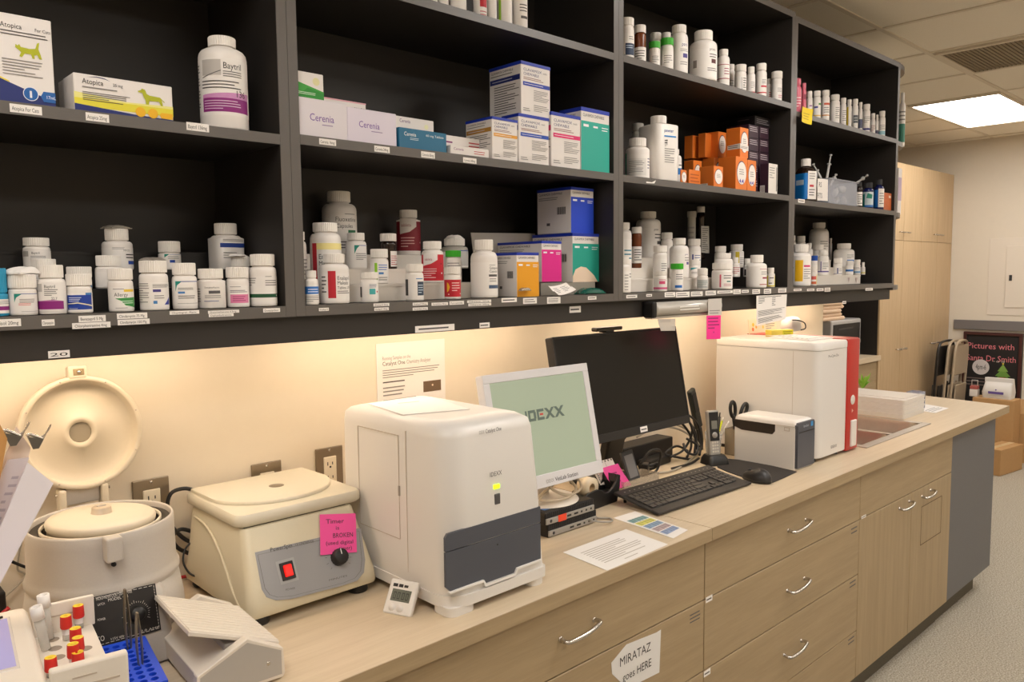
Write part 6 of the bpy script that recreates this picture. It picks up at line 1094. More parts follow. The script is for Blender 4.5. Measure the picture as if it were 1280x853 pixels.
# lit IDEXX monitor
b0 = V((1.268, -.412, 1.055)); w_ = .385; up = V((0, .062, .298)); h_ = up.length; TM_ = basis(b0, (1, -.012, 0), up)
wm = thing('white_monitor', (1.5, -.31, ZK+.0715), 'white monitor with lit pale green screen and logo, behind the large white analyzer', 'monitor'); O = (1.5, -.31, ZK+.0715)
SG = mat('green_screen', (140, 152, 134), .25, emit=(184, 194, 166), es=.34)
IX = (96, 112, 104)
logo_i = []
X0, Y0, HH = .335, .555, .115
def stroke(pts, c=IX): logo_i.append(('p', pts, c))
for k in (0,): 
    # I D E X X in bold block strokes
    def bar(x0, x1, y0, y1, c=IX): stroke([(X0+x0, Y0+y0*HH), (X0+x1, Y0+y0*HH), (X0+x1, Y0+y1*HH), (X0+x0, Y0+y1*HH)], c)
    bar(-.03, -.012, 0, 1); bar(0, .075, .75, 1); bar(0, .075, 0, .25); bar(.055, .08, .2, .8); bar(0, .02, 0, 1)
    bar(.09, .165, .75, 1); bar(.09, .165, 0, .25); bar(.09, .11, 0, 1); bar(.12, .155, .42, .6, (200, 70, 64))
    for o_ in (.17, .275):
        stroke([(X0+o_, Y0), (X0+o_+.03, Y0), (X0+o_+.11, Y0+HH), (X0+o_+.08, Y0+HH)]); stroke([(X0+o_, Y0+HH), (X0+o_+.03, Y0+HH), (X0+o_+.11, Y0), (X0+o_+.08, Y0)])
logo_i += [('r', 0, 1, .4945, .4975, (150, 172, 148))][:0]
M_MON = mat('monitor_white', (216, 214, 216), .4)
monitor(TM_, w_, h_, .028, .022, .034, M_MON, SG, wm, O, logo_i)
m = MB(); face(m, TM_ @ V((w_*.42, .008, .0003)), TM_.to_3x3() @ V((.12, 0, 0)), TM_.to_3x3() @ V((0, .014, 0)), [('t', 0, .1, .7, GRY, 'IDEXX', '', .24), ('t', .28, .1, .8, BLK, 'VetLab Station', 'b', .72)], .0001); m.build('lettering', wm, O)
m = MB(); m.lathe([(0, .014), (.03, .012), (.085, .006), (.1, .001), (.1, -.0), (0, 0)], M_MWT, (1.53, -.30, ZK+.0722), 44); m.build('base', wm, O, label='round cream base')
m = MB(); loft(m, [(1.495, 1.545, -.31, -.28, .012, ZK+.083), (1.48, 1.54, -.325, -.295, .012, 1.06), (1.45, 1.54, -.375, -.34, .012, 1.14)], M_MWT); m.build('neck', wm, O)
m = MB(); m.tube([(1.47, -.355, 1.10), (1.5, -.36, 1.03), (1.56, -.375, 1.0), (1.60, -.36, 1.012), (1.57, -.34, 1.04), (1.5, -.345, 1.02), (1.45, -.34, .998), (1.42, -.3, .995)], .0042, mat('cream_cable', (204, 190, 168), .5), 8)
m.tube([(1.55, -.37, 1.09), (1.6, -.38, 1.02), (1.56, -.375, .9985), (1.5, -.38, 1.0), (1.46, -.36, 1.004), (1.51, -.34, 1.012)], .0034, MATS['cream_cable'], 8); m.build('monitor_cable', None, (1.5, -.36, 1.0), label='cream cable coiled round the base of the white monitor', category='cable')
# large black monitor
b0 = V((1.632, -.305, 1.098)); up = V((0, .062, .322)); h_ = up.length; w_ = .606; TB_ = basis(b0, (1, 0, 0), up)
bm_ = thing('black_monitor', (2.0, -.16, ZK), 'large black switched-off monitor behind the keyboard', 'monitor'); O = (2.0, -.16, ZK)
monitor(TB_, w_, h_, .032, .007, .026, mat('monitor_black', (30, 28, 27), .45), mat('dark_screen', (24, 23, 22), .28, spec=.35), bm_, O, [])
m = MB(); face(m, TB_ @ V((w_*.55, .005, .0003)), TB_.to_3x3() @ V((.036, 0, 0)), TB_.to_3x3() @ V((0, .017, 0)), [('r', 0, 1, 0, 1, M_PAP), ('r', .12, .88, .38, .6, DGR)]); m.build('asset_label', bm_, O, label='small white label on the lower bezel')
m = MB(); loft(m, [(1.96, 2.05, -.15, -.115, .01, ZK+.014), (1.96, 2.05, -.18, -.145, .01, 1.05), (1.93, 2.08, -.262, -.225, .01, 1.16), (1.93, 2.08, -.235, -.20, .01, 1.26)], M_BLK); m.build('neck', bm_, O)
m = MB(); loft(m, [(1.89, 2.11, -.20, -.05, .04, ZK), (1.89, 2.11, -.20, -.05, .04, ZK+.01), (1.895, 2.105, -.195, -.055, .04, ZK+.014)], M_BLK); m.build('base', bm_, O)
a = TB_ @ V((w_*.43, h_, -.012)); m = MB(); TW = basis(a, (1, 0, 0), (0, 0, 1)); m.box(-.065, .06, .006, .018, -.012, .012, mat('brown_black', (52, 44, 32), .4), .004, 3, T=TW); m.build('bar', wc, a) if 0 else None
wc = thing('webcam_bar', a, 'slim dark bar clipped on top of the black monitor', 'webcam'); m.build('bar', wc, a)
m = MB(); m.box(-.02, .02, .0005, .008, -.018, .010, M_BLK, .001, T=TW); m.build('clip', wc, a)
# dock box, power brick, adapter and leads
m = MB(); m.box(2.16, 2.46, -.080, -.005, ZK, .985, mat('dock_black', (34, 31, 29), .5), .005, 3); dk_ = m.build('docking_box', None, (2.3, -.08, ZK), label='black flat-topped box standing behind the power brick below the monitor', category='computer dock')
m = MB(); q = [onZ(*v, ZK+.028) for v in ((812, 578), (838, 583), (858, 573), (829, 568))]; d = (q[1]-q[0]).normalized(); e = V((-d.y, d.x, 0)); TT = basis(V((q[0].x, q[0].y, ZK)), (q[2]-q[1]).normalized() if 0 else V((1, .1, 0)), V((-.1, 1, 0)))
m.box(0, .15, -.002, .05, 0, .03, M_BLK, .005, 3, T=TT); m.build('power_brick', None, (q[0].x, q[0].y, ZK), label='black power brick lying behind the keyboard', category='power adapter')
a = onZ(808, 596, ZK); m = MB(); m.box(-.018, .02, -.016, .016, 0, .045, M_BLK, .004, 2, T=Matrix.Translation(V((a.x, a.y+.01, ZK))) @ Matrix.Rotation(.5, 4, 'Z')); m.tube([(a.x+.01, a.y+.01, ZK+.03), (a.x+.06, a.y-.0, ZK+.034), (a.x+.075, a.y+.02, ZK+.016), (a.x+.05, a.y+.03, ZK+.01)], .006, M_BLK, 8); m.build('plug_adapter', None, (a.x, a.y, ZK), label='small black plug adapter with short lead behind the keyboard corner', category='power adapter')
def cable(name, desc, pts, r, m_): m = MB(); m.tube(pts, r, m_, 8); m.build(name, None, pts[0], label=desc, category='cable')
CBK = mat('black_cable', (26, 24, 23), .45); CGY = mat('grey_cable', (176, 168, 152), .45)
g_ = lambda px_, py_, z: onZ(px_, py_, z)
cable('grey_cable', 'long grey cable running along the counter behind the keyboard', [g_(812, 592, ZK+.004), g_(835, 590, ZK+.004), g_(853, 583, ZK+.004), g_(864, 574, ZK+.004), g_(873, 566, ZK+.004)], .0035, CGY)
for i, (o_, c_, d_) in enumerate(((0, CGY, 'upper grey cable arching from the black monitor to the wall side'), (.014, CGY, 'lower grey cable arching from the black monitor to the wall side'))):
    cable('grey_cable', d_, [(2.16, -.14, 1.05-o_), (2.3, -.12, 1.062-o_), (2.42, -.12, 1.04-o_), (2.50, -.13, 1.0-o_), (2.53, -.15, .95-o_)], .0035, c_)
for i, (p, d_) in enumerate((([(2.22, -.2, 1.11), (2.34, -.2, 1.10), (2.42, -.19, 1.03), (2.40, -.17, .96), (2.33, -.16, .94)], 'black cable drooping from the lower right of the black monitor'), ([(2.38, -.16, 1.12), (2.44, -.16, 1.06), (2.47, -.17, .99), (2.45, -.18, .93)], 'black cable nearest the phone, hanging beside the black monitor'), ([(2.30, -.14, 1.09), (2.39, -.15, 1.09), (2.49, -.15, 1.02), (2.50, -.16, .94)], 'black cable arching behind the phone charging base'), ([(2.10, -.20, .96), (2.14, -.21, 1.0), (2.2, -.21, .99), (2.19, -.205, .93), (2.15, -.2, .917)], 'black cable looped in front of the black flat-topped box'), ([(2.44, -.17, ZK+.004), (2.38, -.15, ZK+.02), (2.34, -.13, ZK+.035), (2.40, -.135, ZK+.055), (2.46, -.145, ZK+.03)], 'black cable tangled on the counter beside the power brick'))): cable('black_cable', d_, p, .0042, CBK)
for i, (p, d_) in enumerate((([(2.36, -.13, 1.09), (2.45, -.14, 1.08), (2.53, -.14, 1.03), (2.54, -.15, .96), (2.50, -.17, ZK+.01)], 'outermost black cable arching down beside the dark handset'), ([(2.33, -.12, 1.07), (2.42, -.13, 1.055), (2.49, -.13, 1.0), (2.49, -.14, .95), (2.43, -.16, ZK+.008)], 'inner black cable arching down beside the dark handset'), ([(2.40, -.18, 1.0), (2.44, -.20, .97), (2.41, -.21, .945), (2.37, -.20, .96), (2.38, -.18, .985)], 'small black cable loop hanging left of the cordless phone'), ([(2.28, -.20, ZK+.004), (2.34, -.21, ZK+.006), (2.40, -.205, ZK+.005), (2.45, -.20, ZK+.012)], 'black cable lying on the counter behind the phone charger'))): cable('black_cable', d_, p, .0045, CBK)
# ================================================================ keyboard, mouse, pad
KF0, KF1, KB0, KB1 = onZ(823.5, 643, .918), onZ(939.7, 603.8, .918), onZ(774, 615, .945), onZ(884.4, 582, .945)
dx = (KF1-KF0); dx.z = 0; wk = dx.length; dx.normalize(); dyk = ((KB0-KF0)+(KB1-KF1))/2; hk = dyk.length; TKB = basis(KF0, dx, dyk)
kb = thing('keyboard', (KF0+KB1)/2, 'wide black computer keyboard on the worktop in front of the black monitor', 'keyboard'); O = V(((KF0.x+KB1.x)/2, (KF0.y+KB1.y)/2, .93))
M_KB = mat('keyboard_black', (44, 41, 39), .5); M_KC = mat('keycap_black', (60, 56, 53), .45)
m = MB(); m.box(0, wk, 0, hk, -.006, 0, M_KB, .003, 2, T=TKB); m.box(0, wk, hk*.80, hk, -.006, .003, M_KB, .002, T=TKB); m.box(.0, wk, 0, hk*.17, -.006, .002, M_KB, .002, T=TKB)
for x in (.04, wk-.04): m.tube([TKB @ V((x, hk-.012, -.006)), V(((TKB @ V((x, hk-.012, 0))).x, (TKB @ V((x, hk-.012, 0))).y, ZK))], .005, M_KB, 8)
for x in (.03, wk-.03): p_ = TKB @ V((x, .012, 0)); m.box(p_.x-.008, p_.x+.008, p_.y-.005, p_.y+.005, ZK, p_.z-.004, M_KB)
for i in range(20): x = .03+i*(wk-.06)/19; m.box(x-.003, x+.003, hk*.88, hk*.90, .0028, .0033, (150, 146, 140), T=TKB)
m.build('case', kb, O)
km = None; rows = 5; y0 = hk*.20; rh = hk*.58/rows
uw = (wk-.03)/22.5; KN = 0
def key(u, v, w):
    global km, KN
    if KN >= 100: return
    m = MB(); a, b = uw*.07, rh*.08; m.box(.015+u*uw+a, .015+(u+w)*uw-a, y0+v*rh+b, y0+(v+1)*rh-b, .0005, .0042, M_KC, .0012, 1, T=TKB); m.build('key', kb, TKB @ V((.015+(u+w/2)*uw, y0+(v+.5)*rh, .002))); KN += 1
for v, lay in enumerate(([1.25, 1.25, 1.25, 6.25, 1.25, 1.25, 1.25, 1.25], [2.25]+[1]*10+[2.75], [1.75]+[1]*11+[2.25], [1.5]+[1]*12+[1.5], [1]*13+[2])):
    u = 0
    for w in lay: key(u, v, w); u += w
for v in range(5):
    if v == 0:
        for u in (15.25, 16.25, 17.25): key(u, v, 1)
        key(18.5, v, 2); key(20.5, v, 1)
    elif v == 1: key(16.25, v, 1); [key(u, v, 1) for u in (18.5, 19.5, 20.5, 21.5)]
    elif v == 2: [key(u, v, 1) for u in (18.5, 19.5, 20.5, 21.5)]
    else: [key(u, v, 1) for u in (15.25, 16.25, 17.25, 18.5, 19.5, 20.5, 21.5)]
m = MB(); pad = [onZ(*q, ZK) for q in ((893, 578), (905, 574), (930, 576), (960, 582), (996, 590.5), (980, 598), (966, 604), (952, 604.5), (942, 602), (925, 596), (908, 590), (897, 585))]
m.prism([(p.x, p.y) for p in pad], ZK, ZK+.0025, mat('pad_black', (42, 38, 36), .8, noise=.1, nscale=500), .0004, 1); m.build('mouse_pad', None, (pad[0].x, pad[0].y, ZK), label='black mouse pad under the mouse, beside the label printer', category='mouse pad')
mp = onZ(946, 594, ZK+.02); ms_ = thing('computer_mouse', V((mp.x, mp.y, ZK+.0028)), 'black computer mouse on the black pad beside the label printer', 'mouse'); TMs = Matrix.Translation(V((mp.x, mp.y, ZK+.0028))) @ Matrix.Rotation(math.radians(-8), 4, 'Z')
m = MB(); vs = []; fs = []; nu, nv = 20, 9
for i in range(nu):
    a = 2*PI*i/nu
    for j in range(nv):
        t = j/(nv-1)*PI/2; cx_, cz_ = math.cos(t)**.7, math.sin(t)**.9; ex_ = .033*cx_*math.cos(a)*(1-.12*math.sin(a)); ey_ = .055*cx_*math.sin(a); vs.append((ex_, ey_, .036*cz_*(1-.18*math.sin(a))))
for i in range(nu):
    for j in range(nv-1): fs.append((i*nv+j, ((i+1) % nu)*nv+j, ((i+1) % nu)*nv+j+1, i*nv+j+1))
fs.append(tuple(i*nv for i in range(nu))[::-1]); m.add(vs, fs, mat('mouse_black', (40, 38, 38), .4), True, TMs); m.build('shell', ms_, (mp.x, mp.y, ZK+.0028))
m = MB(); m.tube([TMs @ V((0, .024, .031)), TMs @ V((0, .034, .0265))], .0035, M_BLK2, 8); m.build('scroll_wheel', ms_, (mp.x, mp.y, ZK+.0028))
# ================================================================ papers on the worktop
P = [onZ(*q, ZK+.0004) for q in ((703.8, 691), (759, 713.8), (835, 681), (782.5, 662))]
P = [P[0], P[1], P[2], P[3]]
sheet('notice_sheet', 'paper', 'white laminated notice taped flat at the worktop edge below the mini computers', [P[1]+(P[0]-P[1])*0, P[2], P[3], P[0]][:4], [('g', .12, .88, .2, .8, 9, (186, 176, 164)), ('g', .35, .6, .08, .14, 1, (186, 176, 164))], th=.0005)
P = [onZ(*q, ZK+.0004) for q in ((841.6, 673.5), (860, 663), (793.8, 639.7), (766.6, 648))]
Q = [P[3], P[0], P[1], P[2]]
bands = []
cols = [(130, 166, 166), (218, 212, 110), (140, 166, 192), (186, 164, 164), (146, 164, 198)]
for i, c in enumerate(cols): bands.append(('r', .2+i*.14, .32+i*.14, .1, .9, c)); bands.append(('g', .2+i*.14, .32+i*.14, .15, .85, 5, tuple(int(v*.75) for v in c)))
sheet('colour_chart', 'paper', 'colour banded reference card taped to the worktop in front of the keyboard', Q, bands, th=.0005)
tp_ = mat('clear_tape', (206, 180, 146), .2)
# ================================================================ tape dispenser
td = thing('tape_dispenser', (1.76, -.285, ZK), 'black desktop tape dispenser between the mini computers and the pink note', 'tape dispenser'); O = (1.76, -.285, ZK)
TD = Matrix.Translation(V((1.672, -.322, ZK))) @ Matrix.Rotation(math.radians(4), 4, 'Z')
prof = [(0, 0), (.172, 0), (.186, .045), (.188, .078), (.178, .082), (.168, .062), (.15, .047), (.128, .038), (.108, .04), (.095, .05), (.075, .056), (.03, .054), (.006, .045)]
m = MB(); xz(m, prof, 0, .008, M_BLK, TD); xz(m, prof, .05, .058, M_BLK, TD); xz(m, [(0, .0), (.172, 0), (.18, .03), (.0, .03)], .0085, .0495, M_BLK, TD); xz(m, [(.176, .03), (.186, .045), (.188, .078), (.178, .082), (.17, .06)], .0085, .0495, M_BLK, TD); m.build('body', td, O)
m = MB(); TT = TD @ basis((.06, .011, .062), (1, 0, 0), (0, 0, 1)); m.lathe([(.014, 0), (.031, 0), (.031, -.036), (.014, -.036), (.014, 0)], mat('tape_cream', (222, 206, 178), .35), seg=32, T=TT); m.build('tape_roll', td, O, label='cream roll of tape')
# ================================================================ card, pink note, calculator and tray
ct = [onZ(757, 613, .925), onZ(790, 610, .925), onZ(766, 572, .995), onZ(736, 579.5, .995)]
cal = [onY(*q, y) for q, y in (((750, 607), -.26), ((778, 602), -.26), ((764, 573), -.235), ((737, 580), -.235))]
sheet('printed_card', 'card', 'white printed grid card leaning behind the pink note, beside the white monitor', cal, [('g', .08, .6, .1, .85, 8, (120, 116, 124)), ('r', .05, .07, .05, .95, DGR), ('r', .3, .31, .05, .95, GRY), ('r', .6, .61, .05, .95, GRY)]+[('c', .08+i*.14, .95, .003, BLK) for i in range(7)], th=.003)
P = [onY(*q, y) for q, y in (((767, 613), -.287), ((788, 607), -.287), ((771, 580), -.266), ((750.5, 586), -.266))]
sheet('pink_note', 'sticky note', 'pink handwritten note stuck on the white printed card', P, [('r', .3, .7, .64, .70, (150, 30, 100)), ('g', .2, .7, .2, .4, 1, (200, 50, 130))], PKN, .0004, .004)
cc = [onY(*q, y) for q, y in (((787, 603), -.262), ((801, 597.5), -.262), ((780, 570.5), -.235), ((766, 575), -.235))]
cv = thing('calculator', cc[0], 'dark pocket calculator leaning beside the pink note', 'calculator'); TC = basis(cc[0], cc[1]-cc[0], cc[3]-cc[0]); cw_, chh = (cc[1]-cc[0]).length, (cc[3]-cc[0]).length
m = MB(); m.box(0, cw_, 0, chh, -.01, 0, M_BLK2, .003, 2, T=TC); m.build('case', cv, cc[0]); m = MB(); m.box(cw_*.14, cw_*.86, chh*.1, chh*.86, -.001, .0012, mat('calc_grey', (120, 118, 118), .3), T=TC); m.build('face', cv, cc[0], label='grey face')
b_ = cc[0]; m = MB(); tx0, tx1, ty0, ty1 = 1.895, 2.075, -.295, -.225; tz = ZK+.045
for a in ((tx0, tx1, ty0, ty0+.002), (tx0, tx1, ty1-.002, ty1), (tx0, tx0+.002, ty0+.002, ty1-.002), (tx1-.002, tx1, ty0+.002, ty1-.002)): m.box(*a, ZK, tz, mat('acrylic_clear', (214, 200, 180), .1, alpha=.35))
m.box(tx0, tx1, ty0, ty1, ZK, ZK+.002, MATS['acrylic_clear']); m.build('desk_tray', None, (tx0, ty0, ZK), label='clear acrylic desk tray holding the card and calculator', category='desk tray')
# ================================================================ phone in its charger, handset, cups
a = onZ(893, 581, ZK); pc = V((2.462, -.262, ZK)); RP = Matrix.Translation(pc) @ Matrix.Rotation(math.radians(-24), 4, 'Z')
ph = thing('cordless_phone', pc, 'silver and black cordless phone upright in black charger by the mouse pad', 'telephone')
m = MB(); loft(m, [(-.045, .04, -.035, .04, .015, .0004), (-.043, .038, -.033, .038, .015, .02), (-.034, .03, -.02, .03, .01, .034)], M_BLK, T=RP); m.build('charger', ph, pc, label='black charging base')
RH = RP @ Matrix.Translation(V((0, .008, .02))) @ Matrix.Rotation(math.radians(-7), 4, 'X')
m = MB(); m.box(-.023, .023, -.011, .011, 0, .172, M_SIL, .006, 3, T=RH); hs_ = m.build('handset', ph, pc, label='silver handset')
m = MB(); m.box(-.0195, .0195, -.0125, -.010, .062, .166, M_BLK, .001, 1, T=RH); m.box(-.012, .012, -.0132, -.012, .105, .135, mat('phone_lcd', (120, 120, 112), .2), T=RH); m.lathe([(0, .002), (.009, .002), (.011, 0)], M_SIL, seg=18, T=RH @ basis((0, -.0125, .083), (1, 0, 0), (0, 0, 1)))
for i in range(3):
    for j in range(4): m.box(-.013+i*.0095, -.006+i*.0095, -.0125, -.0105, .02+j*.011, .027+j*.011, (206, 200, 190), T=RH)
m.build('keypad', hs_, pc, label='black face with keys')
h0, h1 = V((2.60, -.10, 1.0)), V((2.535, -.105, 1.158)); m = MB()
TT = basis(h0, (h1-h0).cross(V((0, 1, 0))), h1-h0); Lh = (h1-h0).length; m.box(-.02, .02, 0, Lh, -.010, .010, mat('handset_dark', (40, 42, 36), .4), .008, 3, T=TT); m.box(-.013, .013, Lh*.45, Lh*.9, -.0115, -.009, M_BLK, T=TT)
m.tube([h0, (2.61, -.10, .96), (2.61, -.10, .914)], .012, M_BLK, 10); m.build('desk_handset', None, (2.6, -.1, ZK), label='dark upright handset leaning behind the cordless phone', category='telephone')
M_CUP = mat('cup_clear', (190, 188, 184), .08, alpha=.42)
def cup(c, r, h, desc, box=False):
    m = MB()
    if box:
        x, y = c
        for a in ((x-r, x+r, y-r, y-r+.002), (x-r, x+r, y+r-.002, y+r), (x-r, x-r+.002, y-r, y+r), (x+r-.002, x+r, y-r, y+r)): m.box(*a, ZK, ZK+h, mat('smoky_acrylic', (176, 160, 136), .12, alpha=.6))
        m.box(x-r, x+r, y-r, y+r, ZK, ZK+.003, MATS['smoky_acrylic'])
    else: m.lathe([(0, 0), (r*.8, 0), (r*.84, .01), (r, h), (r-.002, h), (r*.8, .012), (0, .004)], M_CUP, (c[0], c[1], ZK), 28)
    m.build('pen_cup', None, (c[0], c[1], ZK), label=desc, category='pen cup')
cup((2.545, -.20), .032, .095, 'clear round cup with pens beside the cordless phone'); cup((2.645, -.232), .028, .10, 'smoky square cup with scissors beside the label printer', True)
def pen(desc, b, t, c, r=.0045, tip=M_BLK):
    b, t = V(b), V(t); m = MB(); m.tube([b, b.lerp(t, .9)], r, c, 10); m.tube([b.lerp(t, .88), t], r*.55, tip, 8); m.build('pen', None, b, label=desc, category='pen')
pen('black pen standing in the clear round cup', (2.545, -.21, ZK+.012), onY(900, 516, -.195), M_BLK, .005)
pen('pen with a bright yellow-green barrel in the clear round cup', (2.555, -.19, ZK+.012), onY(904, 522, -.185), mat('lime_pen', (206, 216, 40), .4), .004, M_MW)
pen('white pen leaning right in the clear round cup', (2.535, -.2, ZK+.012), onY(911, 527, -.19), M_MW, .0045, M_MW)
sc_ = thing('scissors', (2.645, -.232, ZK+.006), 'black handled scissors standing handles up in the smoky square cup', 'scissors'); O = (2.645, -.232, ZK+.006)
hc1, hc2 = onY(916, 511, -.235), onY(930, 513, -.24)
for hc, bl in ((hc1, .012), (hc2, -.012)):
    m = MB(); rg = []
    e1 = (V((2.645, -.232, .99))-hc).normalized(); e2 = V((-e1.z, 0, e1.x))
    for k in range(14): t = 2*PI*k/14; rg.append(hc+e1*(.027*math.cos(t)*(1 if math.cos(t) < 0 else 1.25))+e2*(.0165*math.sin(t)))
    m.tube(rg, .0068, M_BLK, 8, closed=True, sub=3); m.tube([hc+e1*.036, (2.645, -.232, .995)], [.007, .0055], M_BLK, 8); m.build('handle', sc_, O)
    m = MB(); a0 = V((2.645, -.232+bl*.15, .995)); b0 = V((2.645+bl, -.232+bl*.15, ZK+.006)); m.add([a0+V((-.006, 0, 0)), a0+V((.006, 0, 0)), b0, a0+V((-.006, .0012, 0)), a0+V((.006, .0012, 0)), b0+V((0, .0012, 0))], [(0, 1, 2), (5, 4, 3), (0, 3, 4, 1), (1, 4, 5, 2), (2, 5, 3, 0)], M_CHR); m.build('blade', sc_, O)
# ================================================================ label printer
lp = thing('label_printer', (2.63, -.4, ZK), 'small white label printer with dark front, before the red and white analyzer', 'printer'); O = (2.63, -.4, ZK)
lx0, lx1, ly0, ly1, lz = 2.567, 2.694, -.520, -.272, 1.083
m = MB(); loft(m, [(lx0, lx1, ly0+.006, ly1, .008, ZK), (lx0, lx1, ly0+.006, ly1, .008, lz-.03), (lx0+.001, lx1-.001, ly0+.007, ly1-.004, .008, lz-.013), (lx0+.005, lx1-.005, ly0+.010, ly1-.014, .008, lz-.004), (lx0+.013, lx1-.013, ly0+.018, ly1-.03, .008, lz)], M_MW); m.build('body', lp, O)
m = MB(); frontplate(m, [(lx0+.001, ZK+.006), (lx1-.001, ZK+.006), (lx1-.001, lz-.016), (lx1-.008, lz-.007), (lx0+.008, lz-.007), (lx0+.001, lz-.016)], M_SLT, .012, ly0); m.box(lx0+.008, lx1-.004, ly0-.0008, ly0+.001, 1.040, 1.0435, M_BLK); m.box(lx0+.095, lx0+.11, ly0-.001, ly0+.001, 1.055, 1.072, mat('blue_button', (70, 150, 210), .4)); face(m, (lx0+.04, ly0-.0003, 1.056), (.04, 0, 0), (0, 0, .012), [('t', 0, .1, .8, (190, 196, 206), 'brother', 'b', 1)]); m.build('front_panel', lp, O, label='slate front panel')
xs = lx0-.0008; q = [onX(*v, xs) for v in ((928.5, 527), (981, 545), (977, 549), (934, 541))]; zt_ = 1.062; zb_ = 1.026; yl, yr = ly1-.002, ly0+.085
m = MB(); b = bmesh.new(); poly = [(yl, zt_), (yr, zt_), (yr, zb_+.012), (yr+.01, zb_), (yl-.03, zb_), (yl, zb_+.01)]
A = [b.verts.new((xs, y, z)) for y, z in poly]; Bv = [b.verts.new((xs+.003, y, z)) for y, z in poly]; b.faces.new(A); b.faces.new(Bv[::-1])
for i in range(6): b.faces.new((A[i], Bv[i], Bv[(i+1) % 6], A[(i+1) % 6]))
m.bm(b, mat('slot_dark', (50, 42, 36), .35)); m.box(xs-.0004, xs+.002, ly0+.01, ly1-.004, 1.0205+.0415, 1.0209+.0418, M_GAP); m.box(xs-.0006, xs+.001, ly0+.03, ly0+.05, 1.045, 1.058, M_GAP); m.box(xs-.0008, xs+.001, ly0+.032, ly0+.048, 1.047, 1.056, M_MW); m.build('paper_slot', lp, O, label='dark slot along the side')
# ================================================================ red and white analyzer
ra = thing('hematology_analyzer', (2.89, -.3, ZK), 'tall white analyzer with a bright red front edge, between label printer and sink', 'analyzer'); O = (2.89, -.3, ZK)
rx0, rx1, ry0, ry1 = 2.72, 3.062, -.518, -.095; xr = 2.948
m = MB(); loft(m, [(rx0, xr, ry0, ry1, (.004, .01, .03, .003), ZK+.014), (rx0, xr, ry0, ry1, (.004, .01, .03, .003), 1.314)], M_MW); m.build('body', ra, O)
m = MB(); loft(m, [(rx0-.001, xr, ry0-.001, ry1, (.004, .01, .03, .003), 1.3155), (rx0-.001, xr, ry0-.001, ry1, (.004, .01, .03, .003), 1.336), (rx0+.004, xr, ry0+.004, ry1-.004, (.004, .01, .028, .003), 1.343)], M_MW); m.build('lid', ra, O)
M_RED = mat('analyzer_red', (178, 40, 32), .35)
m = MB(); loft(m, [(xr+.001, rx1, ry0-.004, ry1, (.02, .003, .003, .02), ZK+.008), (xr+.001, rx1, ry0-.004, ry1, (.02, .003, .003, .02), 1.338), (xr+.003, rx1-.004, ry0, ry1-.003, (.018, .003, .003, .018), 1.345)], M_RED); m.build('red_side', ra, O, label='bright red side section')
m = MB(); yq = ry0-.0046; c_ = onY(1066, 500, yq); m.lathe([(0, .0015), (.017, .0015), (.019, 0)], M_MW, seg=28, T=basis((c_.x, yq, c_.z), (1, 0, 0), (0, 0, 1))); m.build('start_button', ra, O, label='round white button')
m = MB(); c_ = onY(1065.5, 513.5, yq); m.add([(c_.x-.006, yq-.0003, c_.z+.008), (c_.x+.008, yq-.0003, c_.z), (c_.x-.006, yq-.0003, c_.z-.008)], [(0, 1, 2)], (230, 190, 180)); c_ = onY(1066, 545, yq); m.build('arrow_mark', ra, O)
m = MB(); a, b = onY(1062, 563, yq), onY(1069, 524, yq); m.box(a.x, min(b.x, rx1-.004), yq-.008, yq+.003, ZK+.02, b.z, M_MW, .004, 2); m.build('sample_flap', ra, O, label='white upright flap')
m = MB(); a = onY(1040, 560.5, ry0-.001); face(m, (a.x-.01, ry0-.0005, a.z-.002), (.05, 0, 0), (0, 0, .014), [('t', 0, .1, .8, DGR, 'IDEXX', 'b', 1)]); a = onY(1025, 446, ry0); face(m, (2.79, ry0-.0005, 1.286), (.085, 0, 0), (0, 0, .012), [('t', 0, .1, .8, DGR, 'ProCyte Dx', 'b', 1)]); ys = onX(991, 470, rx0-.001).y; m.box(rx0-.0005, rx0+.002, ys-.0006, ys+.0006, ZK+.02, 1.31, M_GAP); m.build('lettering', ra, O)
for x in (rx0+.02, xr-.03):
    for y in (ry0+.03, ry1-.03): m = MB(); m.lathe([(0, 0), (.014, 0), (.014, .0135), (0, .0135)], M_BLK, (x, y, ZK), 14); m.build('foot', ra, O)
# things on its lid
zt = 1.3434
q = [onZ(*v, zt) for v in ((1004, 424), (1052, 424), (1040, 416.5), (985, 417))]
def flat(name, desc, pts, z, cols, cat='paper', th=.0012): sheet(name, cat, desc, [V((x, y, z)) for x, y in pts], cols, th=th)
flat('paper_stack', 'loose white sheets lying on the red and white analyzer', [(2.80, -.44), (2.955, -.46), (3.0, -.28), (2.84, -.26)], zt+.0002, [('g', .1, .8, .2, .8, 5, GRY)], th=.004)
flat('paper_stack', 'second loose sheet fanned on top of the white sheets, red and white analyzer', [(2.83, -.42), (2.94, -.43), (2.995, -.24), (2.88, -.22)], zt+.0048, [('g', .1, .7, .3, .8, 4, GRY)], th=.002)
a = onZ(980, 420, zt+.01); m = MB(); yb0, yb1 = onZ(965, 420, zt), onZ(998, 421, zt); TT = basis(V((2.82, -.25, zt+.0004)), (.9, -.35, 0), (.35, .9, 0)); yc = onY(980, 419, -.27); TT = Matrix.Translation(V((yc.x, -.25, zt+.0004))) @ Matrix.Rotation(math.radians(-20), 4, 'Z')
